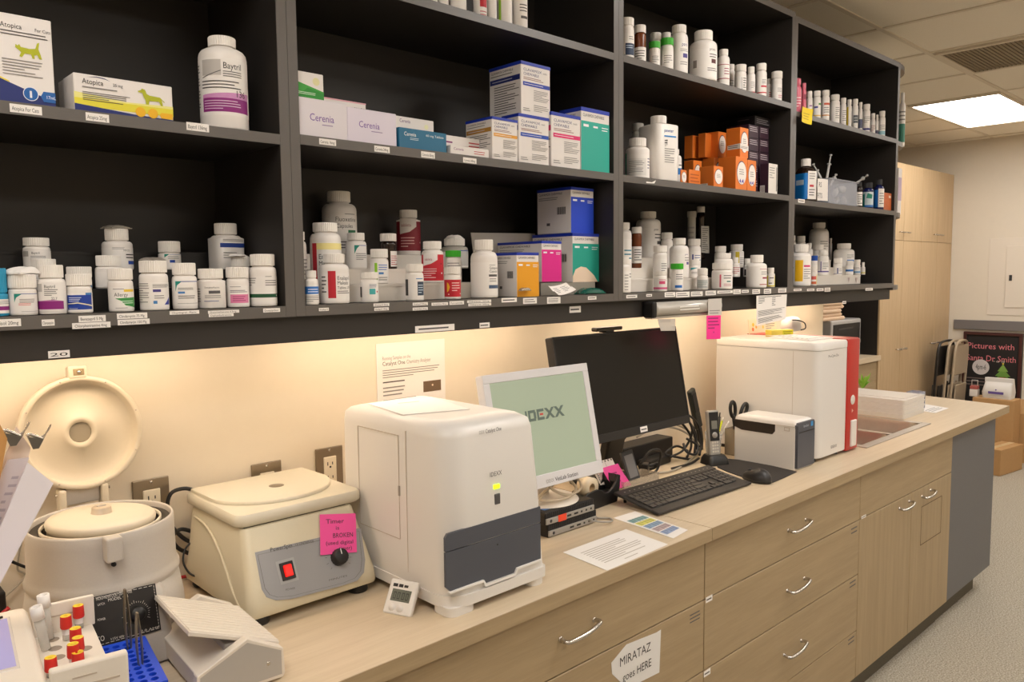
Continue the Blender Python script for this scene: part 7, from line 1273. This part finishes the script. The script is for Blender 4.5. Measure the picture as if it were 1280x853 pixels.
m.box(-.055, .055, -.018, .018, 0, .026, mat('yellow_box', (226, 200, 80), .5), .001, T=TT); face(m, TT @ V((0, -.0182, .002)), TT.to_3x3() @ V((.052, 0, 0)), (0, 0, .022), [('r', 0, 1, 0, 1, (214, 200, 20)), ('r', .05, .95, .7, .78, BLK), ('g', .1, .9, .1, .6, 3, (120, 110, 10))]); m.build('yellow_carton', None, (2.9, -.19, zt), label='small yellow carton lying on the red and white analyzer', category='box')
sxx_ = onY(993, 408, -.15).x-.03
wr_ = thing('hand_scanner', (3.0, -.13, zt), 'white rounded hand scanner with dark looped cord on the red and white analyzer', 'scanner'); O = (3.0, -.13, zt)
m = MB(); TT = Matrix.Translation(V((onY(993, 408, -.15).x-.03, -.15, zt+.0005))) @ Matrix.Rotation(.15, 4, 'Z'); loft(m, [(-.075, .07, -.028, .028, .025, 0), (-.078, .073, -.03, .03, .028, .02), (-.07, .066, -.026, .026, .025, .045), (-.045, .05, -.017, .017, .016, .058), (-.02, .03, -.008, .008, .007, .061)], M_MW, T=TT); m.build('shell', wr_, O)
m = MB(); m.tube([(sxx_-.05, -.17, zt+.05), (sxx_-.03, -.19, zt+.05), (sxx_+.02, -.20, zt+.036), (sxx_+.03, -.20, zt+.012), (sxx_+.01, -.19, zt+.0055)], .0026, M_BLK2, 8); m.build('cord', wr_, O, label='dark cord')
P = [onY(*q, -.10) for q in ((933.5, 416), (968, 416.5), (968, 399), (934, 400))]; zb_ = zt+.0005
pz_ = P[0].x, P[1].x, P[3].z
sheet('greeting_card', 'card', 'small white card with yellow flowers standing on the red and white analyzer', [V((max(2.73, pz_[0]), -.11, zb_)), V((pz_[1], -.11, zb_)), V((pz_[1], -.104, pz_[2])), V((max(2.73, pz_[0]), -.104, pz_[2]))], [('c', .16, .62, .008, (226, 190, 60)), ('c', .26, .45, .007, (220, 170, 70)), ('c', .14, .3, .008, (210, 120, 60)), ('c', .5, .4, .007, (226, 200, 90)), ('g', .6, .95, .2, .8, 4, GRY)], mat('card_cream', (236, 220, 190), .6), .0012)
# ================================================================ tray stack and bits at the sink end
ts = thing('tray_stack', (3.95, -.2, ZK), 'stack of long white trays standing behind the sink', 'tray'); O = (3.95, -.2, ZK)
for k in range(4):
    m = MB(); z0 = ZK+k*.0222; loft(m, [(3.812-.004, 4.06+.004, -.412-.003, -.03, .01, z0+.0), (3.802, 4.07, -.418, -.025, .01, z0+.0216)], M_MW); m.build('tray', ts, O)
m = MB(); b = bmesh.new(); m.box(3.85, 4.04, -.40, -.04, ZK+.0892, ZK+.0912, M_MW); m.build('top_liner', ts, O)
flat('flat_sheet', 'thin printed sheet lying on the worktop right of the white tray stack', [(4.08, -.46), (4.27, -.46), (4.33, -.30), (4.12, -.30)], ZK, [('g', .1, .9, .1, .4, 3, GRY)], th=.0008)
m = MB(); 
for a in ((4.12, 4.20, -.372, -.370), (4.12, 4.20, -.312, -.310), (4.12, 4.122, -.370, -.312), (4.198, 4.2, -.370, -.312)): m.box(*a, ZK+.001, ZK+.085, mat('acrylic_blueish', (176, 180, 196), .1, alpha=.6))
m.box(4.125, 4.195, -.366, -.316, ZK+.0012, ZK+.05, mat('pale_contents', (206, 204, 210), .5)); m.build('clear_dispenser', None, (4.12, -.37, ZK), label='small clear dispenser beside the white tray stack', category='dispenser')
g0 = onY(1080, 488, .02); gp = thing('green_sprig', (g0.x, .02, ZK), 'lime green leafy sprig behind the white tray stack', 'plant'); m = MB(); rr_ = random.Random(3)
for i in range(26):
    a = rr_.uniform(0, 2*PI); L = rr_.uniform(.05, .1); tip = V((g0.x+math.cos(a)*L, .03+math.sin(a)*.03, ZK+.07+rr_.uniform(.0, .05))); b = V((g0.x, .03, ZK+.03)); s_ = (tip-b).cross(V((0, 0, 1))).normalized()*.006; mid = b.lerp(tip, .6)+V((0, 0, .01)); m.add([b, mid+s_, tip, mid-s_], [(0, 1, 2, 3)], mat('lime_leaf', (150, 200, 70), .5))
m.build('leaves', gp, (g0.x, .02, ZK)); m = MB(); m.tube([(g0.x, .03, ZK), (g0.x, .03, ZK+.04)], .006, mat('lime_stem', (110, 160, 60), .5), 8); m.build('stem', gp, (g0.x, .02, ZK))
# ================================================================ under the shelves: film dispenser, notes
fd = thing('film_dispenser', (2.15, -.34, Z0-.05), 'silvery clear film roll dispenser hung on the dark valance above the black monitor', 'dispenser'); O = (2.15, -.34, Z0-.05)
fx0, fx1, fy, fzc = 1.972, 2.342, -.337, 1.489
M_FLM = mat('film_silver', (196, 192, 184), .22, .25)
m = MB(); TT = basis((fx0+.008, fy, fzc), (0, 1, 0), (0, 0, 1)); m.lathe([(0, 0), (.019, 0), (.021, .004), (.021, fx1-fx0-.012), (.019, fx1-fx0-.008), (0, fx1-fx0-.008)], M_FLM, seg=28, T=TT)
m.box(fx0, fx1, fy-.004, fy+.024, fzc-.030, fzc-.022, M_FLM, .001); m.build('roll', fd, O)
m = MB(); m.box(fx0-.012, fx0+.008, fy-.018, fy+.024, fzc-.026, fzc+.024, M_BLK, .006, 3); m.build('end_cap', fd, O, label='black end cap')
m = MB(); TT = basis((fx0, fy-.0215, fzc-.003), (1, 0, 0), (0, 0, 1)); face(m, (fx0+.12, fy-.0222, fzc-.012), (.14, 0, 0), (0, 0, .022), [('g', 0, .9, .1, .9, 2, (236, 234, 230))]); m.build('roll_print', fd, O)
def hang(name, cat, desc, q, y, items, m_=None, th=.0004, curl=0, dyb=0):
    P = [onY(*q[0], y), onY(*q[1], y), onY(*q[2], y), onY(*q[3], y)]; P[0].y += dyb; P[1].y += dyb; return sheet(name, cat, desc, P, items, m_, th, curl)
hang('film_end', 'plastic film', 'loose clear film end hanging below the silvery film dispenser', ((825, 414), (843, 413.5), (843, 398.5), (821, 399)), fy-.006, [('g', .1, .9, .7, .95, 2, GRY)], mat('film_clear', (214, 208, 200), .2, alpha=.7), curl=.003)
hang('hanging_tag', 'paper', 'whitish printed tag above the hanging pink note', ((885, 394.5), (902, 393.8), (902, 373), (885, 374)), fy-.0225, [('g', .1, .9, .05, .35, 2, GRY)], mat('film_paper', (206, 200, 194), .4))
hang('pink_note', 'sticky note', 'bright pink note with writing hanging under the film dispenser', ((883, 424.5), (900.5, 423.8), (901, 394.3), (883.2, 394.8)), fy-.0235, [('g', .1, .9, .4, .95, 4, (150, 30, 100)), ('t', .44, .26, .1, (150, 30, 100), 'x', '', .12)], mat('hot_pink_note', (248, 50, 150), .6))
sheet('price_sheet', 'paper', 'white printed sheet taped below the right shelves above the analyzer', [onY(945.5, 408, -.332), onY(982, 399, -.332), onY(983.5, 368, -.332), onY(945.5, 370, -.332)][:4], [('g', .06, .3, .72, .92, 4, BLK), ('g', .5, .62, .6, .92, 5, DGR), ('r', .06, .8, .94, .96, BLK), ('g', .05, .95, .3, .5, 5, DGR), ('g', .05, .9, .06, .24, 4, DGR)], th=.0004)
P = [onY(*q, -.003) for q in ((471, 502), (556, 488), (554, 422), (469, 434))]; xa, xb = 1.196, 1.432; z0_, z1_ = 1.16, 1.416
sheet('wall_notice', 'paper', 'white instruction sheet taped on the wall behind the large white analyzer', [V((xa, -.0012, z0_)), V((xb, -.0012, z0_)), V((xb, -.0012, z1_)), V((xa, -.0012, z1_))], [('t', .08, .82, .04, GRY, 'Running Samples on the', '', .4), ('t', .08, .76, .045, BLK, 'Catalyst One', 'b', .32), ('t', .42, .76, .045, GRY, 'Chemistry Analyzer', '', .36), ('g', .08, .92, .62, .72, 4, GRY), ('g', .08, .4, .56, .6, 1, DGR), ('g', .08, .4, .42, .54, 3, GRY), ('r', .66, .93, .42, .54, (110, 88, 66)), ('c', .8, .49, .003, (226, 206, 180)), ('g', .08, .6, .26, .4, 5, GRY), ('g', .08, .85, .14, .24, 4, GRY)], th=.0006)
# ================================================================ outlets and leads on the wall
for x0, x1, zt_, d in ((.558, .636, 1.159, 'steel wall outlet plate between the two centrifuges'), (.830, .908, 1.148, 'steel wall outlet plate half hidden behind the square centrifuge lid'), (1.003, 1.082, 1.158, 'steel wall outlet plate beside the large white analyzer')):
    t = thing('wall_outlet', ((x0+x1)/2, 0, zt_-.114), d, 'power outlet'); O = ((x0+x1)/2, 0, zt_-.114); xc = (x0+x1)/2
    m = MB(); m.box(x0, x1, -.0055, -.0003, zt_-.118, zt_, mat('outlet_steel', (150, 136, 118), .35, .8), .002, 2); m.lathe([(0, .001), (.003, .001), (.0034, 0)], M_CHR, seg=12, T=basis((xc, -.0056, zt_-.008), (1, 0, 0), (0, 0, 1))); m.build('plate', t, O)
    m = MB(); m.box(xc-.0185, xc+.0185, -.0085, -.005, zt_-.096, zt_-.024, mat('outlet_ivory', (232, 220, 196), .4), .002, 2)
    for zc_ in (zt_-.042, zt_-.078):
        for xx, hh in ((xc-.0075, .0045), (xc+.0065, .0035)): m.box(xx-.0012, xx+.0012, -.0089, -.0084, zc_-hh, zc_+hh, M_BLK)
        m.lathe([(0, .0004), (.0026, .0004), (.0028, 0)], M_BLK, seg=10, T=basis((xc, -.0086, zc_-.009), (1, 0, 0), (0, 0, 1)))
    m.build('receptacle', t, O, label='ivory sockets')
wy = -.03
W_ = lambda px_, py_, y=wy: onY(px_, py_, y)
cable('black_cable', 'thick black cable looping up the wall beside the outlet left of square centrifuge', [W_(246, 614), W_(230, 611), W_(214, 617), W_(209, 635), W_(213, 655), W_(228, 672), W_(242, 680)], .0045, CBK)
cable('black_cable', 'second black cable crossing below the first, left of square centrifuge', [W_(244, 666), W_(226, 662), W_(216, 672), W_(222, 685), W_(240, 694)], .0045, CBK)
cable('black_cable', 'thin black lead dropping to the worktop between the two centrifuges', [W_(243, 675, -.05), W_(232, 686, -.05), W_(229, 702, -.06), W_(236, 716, -.08), W_(247, 722, -.10)], .0022, CBK)
cable('red_cable', 'red cable crossing between the two centrifuges at worktop level', [(.56, -.05, ZK+.03), (.6, -.045, ZK+.028), (.66, -.04, ZK+.02), (.70, -.025, ZK+.012)], .004, mat('red_cable', (176, 36, 44), .4))
m = MB(); a = onY(48, 742, -.06); m.box(.235, .30, -.08, -.02, ZK, ZK+.10, M_BLK, .004); m.build('power_block', None, (.27, -.05, ZK), label='black plug block on the worktop left of the round centrifuge', category='power adapter')
cable('black_cable', 'black lead running along the wall left of the round centrifuge', [W_(-6, 690, -.02), W_(12, 701, -.02), W_(34, 710, -.02), W_(50, 714, -.02)], .003, CBK)
cable('grey_cable', 'thin grey lead hanging down the wall left of the round centrifuge', [W_(30, 668, -.014), W_(24, 690, -.014), W_(22, 712, -.014), W_(26, 728, -.014), (.2, -.03, ZK+.003)], .002, CGY)
cable('red_cable', 'dark red lead below the plug block left of the round centrifuge', [(.225, -.10, ZK+.02), (.26, -.10, ZK+.045), (.30, -.10, ZK+.075)], .004, MATS['red_cable'])
# ================================================================ papers clipped at the left edge
def leaf(name, cat, desc, q, y, items=(), m_=None, th=.002, dyy=0): 
    P = [onY(*v, y) for v in q]; return sheet(name, cat, desc, P, items, m_, th, .0)
leaf('paper_sheaf', 'papers', 'front white paper sheaf slanting down to the left edge of the frame', ((-48, 770), (-20, 766), (66, 604), (34, 578)), -.372, [('g', .1, .9, .1, .9, 3, (206, 198, 196))][:0], mat('sheaf_white', (226, 220, 224), .6), .004)
leaf('paper_sheaf', 'papers', 'lilac-grey printed paper sheaf behind the front white one at left edge', ((-75, 765), (-50, 770), (36, 572), (9, 575)), -.362, [('g', .55, .95, .05, .9, 16, (170, 160, 170))], mat('sheaf_grey', (204, 194, 198), .6), .004)
leaf('paper_sheaf', 'papers', 'tall cream paper standing up among the clipped papers at left edge', ((-40, 690), (6, 690), (38, 560), (20, 533)), -.352, (), mat('sheaf_cream', (226, 206, 190), .6), .003)
leaf('clipboard', 'clipboard', 'golden brown clipboard edge at the extreme left of the frame', ((-70, 762), (-29, 757), (8.5, 548), (-6, 520)), -.380, (), mat('clipboard_brown', (190, 140, 80), .5), .004)
for (a, b, d) in (((4, 541), (27, 546), 'silver spring clip with grey jaws at left edge, nearer the frame edge'), ((34, 546), (54, 549), 'silver spring clip with grey jaws at left edge, farther from the frame edge')):
    p, q = onY(*a, -.366), onY(*b, -.366); t = thing('bulldog_clip', p, d, 'paper clip'); m = MB(); dn = V((0, 0, -1)); mid = (p+q)/2
    m.add([p+V((0, -.004, 0)), q+V((0, -.004, 0)), mid+dn*.018+V((.004, -.0015, 0)), mid+dn*.018+V((-.004, -.0015, 0)), p+V((0, .004, 0)), q+V((0, .004, 0)), mid+dn*.018+V((.004, .0015, 0)), mid+dn*.018+V((-.004, .0015, 0))], [(0, 3, 2, 1), (4, 5, 6, 7), (0, 1, 5, 4), (1, 2, 6, 5), (3, 0, 4, 7)], mat('clip_grey', (110, 106, 98), .4, .5)); m.build('jaw', t, p, label='grey jaw')
    m = MB(); m.tube([p, p+V((.004, 0, .003)), q], .0028, M_CHR, 8); m.tube([q, q+V((.006, 0, .012)), q+V((.012, 0, .022)), q+V((.007, 0, .012)), q+V((-.004, 0, .002))], .0012, M_CHR, 6); m.build('wire_arm', t, p, label='shiny wire arm')
sb = onY(-60, 770, -.36); m = MB()
for dx_ in (0, .03, .06): m.tube([(sb.x-.05+dx_, -.39, zA+.001), (sb.x-.05+dx_, -.39, zA+.12), (sb.x-.05+dx_, -.345, zA+.12), (sb.x-.05+dx_, -.345, zA+.001)], .002, M_BLK, 6, sub=1)
m.tube([(sb.x-.06, -.39, zA+.003), (sb.x+.06, -.39, zA+.003)], .002, M_BLK, 6); m.tube([(sb.x-.06, -.345, zA+.003), (sb.x+.06, -.345, zA+.003)], .002, M_BLK, 6); m.build('wire_file_holder', None, (sb.x, -.37, zA), label='black wire file holder keeping the clipped papers upright at the left', category='file holder')
# ================================================================ torn sign and tags on the drawers
ysn = YD-.0004
pl = [(820.5, 791), (826, 787.5), (824, 841), (806, 850), (794, 856), (781, 858), (765, 843), (764, 829), (783, 806)]
P3 = [onY(*q, ysn) for q in pl]; m = MB(); n = len(P3); m.add([p+V((0, -.0006, 0)) for p in P3]+P3, [tuple(range(n))[::-1], tuple(range(n, 2*n))]+[(i, (i+1) % n, n+(i+1) % n, n+i) for i in range(n)], mat('sign_white', (226, 224, 222), .5))
a, b = onY(773, 836, ysn-.0006), onY(815, 815, ysn-.0006); xa, xb = onY(774, 836, ysn).x, onY(813, 820, ysn).x
face(m, (xa, ysn-.0006, .595), (xb-xa, 0, 0), (0, 0, .1), [('t', 0, .50, .24, BLK, 'MIRATAZ', 'b', 1), ('t', .10, .08, .22, BLK, 'goes HERE', 'b', .92)]); m.build('paper_sign', None, P3[0], label='torn white paper sign reading MIRATAZ goes HERE on a drawer', category='sign')
m = MB(); face(m, (1.755, YD-.0002, .655), (.055, 0, 0), (0, 0, .03), [('g', 0, 1, 0, 1, 3, DGR)]); m.build('pencil_marks', None, (1.755, YD, .655), label='small dark handwriting at the drawer corner above the torn sign', category='writing')
# ================================================================ niche and far corner
t = thing('small_appliance', (5.9, .9, .94), 'silver framed black-fronted countertop appliance in the dark niche', 'appliance'); O = (5.9, .9, .94)
m = MB(); nx0, nx1, ny0, ny1, nz0, nz1 = 5.66, 6.17, .78, 1.08, .9412, 1.235
m.box(nx0, nx1, ny0, ny1, nz0, nz1, mat('appliance_silver', (196, 194, 192), .35, .3), .012, 3); m.build('case', t, O)
m = MB(); m.box(nx0+.025, nx1-.025, ny0-.004, ny0+.01, nz0+.025, nz1-.03, M_BLK, .004, 2); fr_ = m.build('front', t, O, label='black front'); m = MB(); m.box(nx0+.2, nx0+.26, ny0-.0055, ny0-.003, nz0+.12, nz0+.14, M_SIL); m.box(nx0+.1, nx0+.35, ny0-.006, ny0-.003, nz1-.075, nz1-.06, M_BLK2); m.lathe([(0, .012), (.022, .012), (.024, 0)], M_SIL, seg=20, T=basis((nx1-.06, ny0-.004, nz0+.12), (1, 0, 0), (0, 0, 1))); m.build('controls', fr_, O)
t = thing('towel_stack', (5.65, .9, nz1), 'stack of folded cream towels on top of the silver framed appliance', 'towels')
for k in range(5): m = MB(); zz_ = nz1+.0012+k*.028; loft(m, [(5.50+.01*k, 5.92-.03*(k % 3), .80+.01*(k % 2), 1.0, .02, zz_), (5.49+.01*k, 5.93-.03*(k % 3), .79+.01*(k % 2), 1.0, .03, zz_+.013), (5.51+.01*k, 5.92-.03*(k % 3), .80+.01*(k % 2), 1.0, .02, zz_+.026)], mat('towel_cream', (228, 198, 168), .85, noise=.08, nscale=90, bump=.4)); m.build('towel', t, (5.65, .9, nz1))
# chalkboard
xb_ = XE-.03; yb0, yb1 = onX(1205, 415, xb_).y, onX(1279, 415, xb_).y; zb1 = onX(1205, 414.5, xb_).z; zb0 = .32
t = thing('chalkboard', (XE, (yb0+yb1)/2, zb0), 'black framed chalkboard with pink chalk lettering leaning on the end wall', 'chalkboard'); O = (xb_, (yb0+yb1)/2, zb0)
m = MB(); m.box(xb_, XE-.003, yb1+.0, yb0, zb0-.32, zb1, M_BLK2 if 0 else mat('chalk_black', (30, 25, 24), .7, noise=.2, nscale=14)); m.build('board', t, O)
m = MB(); FM = mat('dark_red_wood', (70, 34, 30), .5); fw_ = .025
for a in ((yb1, yb0, zb1-fw_, zb1), (yb1, yb1+fw_, 0.001, zb1-fw_), (yb0-fw_, yb0, 0.001, zb1-fw_), (yb1+fw_, yb0-fw_, .001, fw_)): m.box(xb_-.012, xb_, *a, FM, .002, 1)
m.build('frame', t, O, label='dark red-brown frame')
CH = (226, 130, 140); xw = xb_-.001; U_, W2_ = V((0, yb1-yb0, 0)), V((0, 0, .72)); O2 = V((xw, yb0, zb1-.72))
hw = abs(yb1-yb0)
def tri(c, w, h, col): return ('p', [(c[0]-w/2, c[1]), (c[0]+w/2, c[1]), (c[0], c[1]+h)], col)
def q2(px_, py_): p = onX(px_, py_, xw); return ((yb0-p.y)/hw, (p.z-O2.z)/.72)
u1, v1 = q2(1209, 435); u2, v2 = q2(1270, 436); u3, v3 = q2(1208, 449); ct_ = q2(1226, 459); tr = q2(1255, 477)
its = [('t', u1, v1, .075, CH, 'Pictures with', '', .80), ('t', u3, v3-.01, .075, CH, 'Santa Dr Smith', '', .84), ('c', ct_[0], ct_[1], .068, (214, 206, 204)), ('t', ct_[0]-.09, ct_[1]-.03, .07, BLK, '4pm-6', '', .18), ('t', q2(1241, 453)[0], q2(1241, 453)[1], .03, (220, 214, 206), '~ or 10', '', .2), ('g', .08, .5, q2(1210, 482)[1], q2(1210, 470)[1], 3, (120, 104, 98))]
tc = q2(1253, 477); its += [tri((tc[0], tc[1]), .34, .11, (96, 140, 60)), tri((tc[0], tc[1]+.06), .26, .1, (110, 154, 66)), tri((tc[0], tc[1]+.12), .18, .09, (130, 170, 80)), ('r', tc[0]-.06, tc[0]+.06, tc[1]+.0, tc[1]+.05, (150, 60, 44)), ('c', tc[0], tc[1]+.215, .008, (226, 200, 70))]
m = MB(); face(m, O2, U_, W2_, its[:1], .0006); m.build('chalk_lettering', t, O, label='pink chalk writing'); m = MB(); face(m, O2, U_, W2_, its[1:2], .0006); m.build('chalk_lettering', t, O, label='pink chalk writing'); m = MB(); face(m, O2, U_, W2_, its[2:6], .0008); m.build('chalk_note', t, O, label='white circle with black writing'); m = MB(); face(m, O2, U_, W2_, its[6:], .0008); m.build('chalk_tree', t, O, label='small green chalk tree')
# folded chairs
def folded_chair(x0, x1, y, lean, m_, mp, desc):
    t = thing('folded_chair', ((x0+x1)/2, y, 0), desc, 'chair'); O = ((x0+x1)/2, y, 0); T = Matrix.Translation(V((0, y, .002))) @ Matrix.Rotation(math.radians(-lean), 4, 'X'); H = 1.0; w = x1-x0
    m = MB(); m.tube([T @ V(p) for p in ((x0, 0, .011), (x0, 0, .45), (x0+.004, 0, .86), (x0+.03, 0, .955), (x0+.09, 0, H-.012), (x1-.09, 0, H-.012), (x1-.03, 0, .955), (x1-.004, 0, .86), (x1, 0, .45), (x1, 0, .011))], .011, m_, 10, sub=4); m.build('frame', t, O)
    m = MB(); m.box(x0+.012, x1-.012, -.008, .002, .70, .955, mp, .004, 2, T=T); m.build('backrest', t, O)
    m = MB(); m.box(x0+.03, x1-.03, -.026, -.012, .22, .62, mp, .006, 2, T=T); m.build('seat', t, O)
    for x in (x0+.026, x1-.026): m = MB(); m.tube([T @ V((x, .0195, .016)), T @ V((x, .0195, .62))], .0085, m_, 8); m.build('rear_leg', t, O)
bk = mat('chair_black', (26, 24, 24), .3); bg_ = mat('chair_beige', (176, 158, 134), .4)
folded_chair(7.17, 7.57, .60, -3, bk, bk, 'black folded chair leaning on the tall cupboard, nearest the doors')
folded_chair(7.28, 7.66, .555, -3, bg_, bg_, 'beige folded chair, middle of the three leaning chairs')
folded_chair(7.31, 7.64, .51, -3, bg_, bg_, 'beige folded chair at the front of the three, showing its backrest')
# cartons on the floor, bag
M_CRD = mat('cardboard', (186, 146, 98), .75, noise=.06, nscale=40)
c0 = onZ(1250, 596, 0); c1 = onZ(1277.5, 587, 0); d = (c1-c0); L = d.length; d.normalize(); TT = basis((c0.x, c0.y, .0006), d, V((-d.y, d.x, 0)))
m = MB(); m.box(0, L, 0, .16, 0, .205, M_CRD, .003, 1, T=TT); m.box(-.0005, L+.0005, .06, .10, .2048, .206, mat('parcel_tape', (206, 178, 134), .3), T=TT); m.build('cardboard_box', None, (c0.x, c0.y, 0), label='small closed cardboard box on the floor beyond the counter end', category='box')
m = MB(); bx_ = 7.47; y1_ = onX(1253, 500, bx_).y; z1_ = onX(1256, 515, bx_).z
m.box(bx_, bx_+.3, y1_-.5, y1_, .0006, z1_, M_CRD, .003, 1); cb = m.build('cardboard_box', None, (bx_, y1_-.5, 0), label='large open cardboard box against the chalkboard at the frame edge', category='box')
zf = onX(1266, 493, bx_).z; m = MB(); yf_ = y1_-.01; m.add([(bx_, yf_, z1_), (bx_, yf_-.48, z1_), (bx_+.06, yf_-.48, z1_+.11), (bx_+.06, yf_-.06, z1_+.11), (bx_+.003, yf_, z1_+.001), (bx_+.003, yf_-.48, z1_+.001), (bx_+.063, yf_-.48, z1_+.109), (bx_+.063, yf_-.06, z1_+.109)], [(0, 1, 2, 3), (4, 7, 6, 5), (0, 3, 7, 4), (1, 5, 6, 2), (3, 2, 6, 7)], M_CRD); m.build('flap', cb, (bx_, y1_-.5, 0))
gx = 7.28; yl_, yr_ = onX(1226, 503, gx).y, onX(1262, 503, gx).y; zt_ = onX(1245, 474, gx).z; zb_ = .54
m = MB(); m.box(gx-.01, gx+.175, yr_-.035, yl_+.06, .0006, zb_, M_CRD, .003, 1); m.build('cardboard_box', None, (gx, yr_, 0), label='tall cardboard box under the white bag, beyond the counter corner', category='box')
t = thing('feed_bag', (gx+.1, (yl_+yr_)/2, zb_), 'white paper feed bag with a folded top and violet print before the chalkboard', 'bag'); O = (gx+.1, (yl_+yr_)/2, zb_)
m = MB(); loft(m, [(gx+.02, gx+.16, yr_, yl_, .02, zb_+.001), (gx+.01, gx+.17, yr_-.005, yl_+.005, .03, zb_+.05), (gx+.03, gx+.15, yr_, yl_-.01, .02, zt_-.05), (gx+.07, gx+.11, yr_-.005, yl_-.01, .01, zt_-.02), (gx+.07, gx+.10, yr_-.005, yl_-.015, .01, zt_)], mat('bag_white', (222, 218, 214), .5)); m.build('bag_body', t, O)
m = MB(); m.box(gx+.055, gx+.07, yr_-.007, yl_-.008, zt_-.035, zt_+.002, MATS['bag_white'], .003); m.build('folded_top', t, O)
m = MB(); ym = (yl_+yr_)/2; face(m, (gx+.008, ym+.07, zb_+.035), (0, -.14, 0), (0, 0, .05), [('r', .1, .9, .1, .5, (100, 80, 150)), ('c', .5, .8, .006, (100, 80, 150))]); m.build('print', t, O, label='violet printed band')
ly = onX(1215, 495, gx).y; t = thing('gift_tin', (gx+.06, ly, zb_), 'small red and white lantern-like tin beside the white bag', 'tin'); O = (gx+.06, ly, zb_)
m = MB(); m.box(gx+.03, gx+.09, ly-.03, ly+.03, zb_+.001, zb_+.06, M_MW, .003); m.box(gx+.032, gx+.088, ly-.028, ly+.028, zb_+.06, zb_+.09, mat('tin_red', (170, 90, 84), .5), .003); m.build('body', t, O); m = MB(); m.tube([(gx+.06, ly-.022, zb_+.088), (gx+.06, ly-.022, zb_+.135), (gx+.06, ly+.022, zb_+.135), (gx+.06, ly+.022, zb_+.088)], .003, M_MW, 6, sub=1); m.build('handle', t, O)
EXPO = -0.12
# ================================================================ world and exposure
w = bpy.data.worlds.new('room_world'); w.use_nodes = True; SC.world = w
w.node_tree.nodes['Background'].inputs[0].default_value = (1, .9, .78, 1); w.node_tree.nodes['Background'].inputs[1].default_value = .15
SC.view_settings.view_transform = 'Standard'; SC.view_settings.look = 'None'; SC.view_settings.exposure = EXPO; SC.view_settings.gamma = 1; SC.view_settings.use_curve_mapping = False
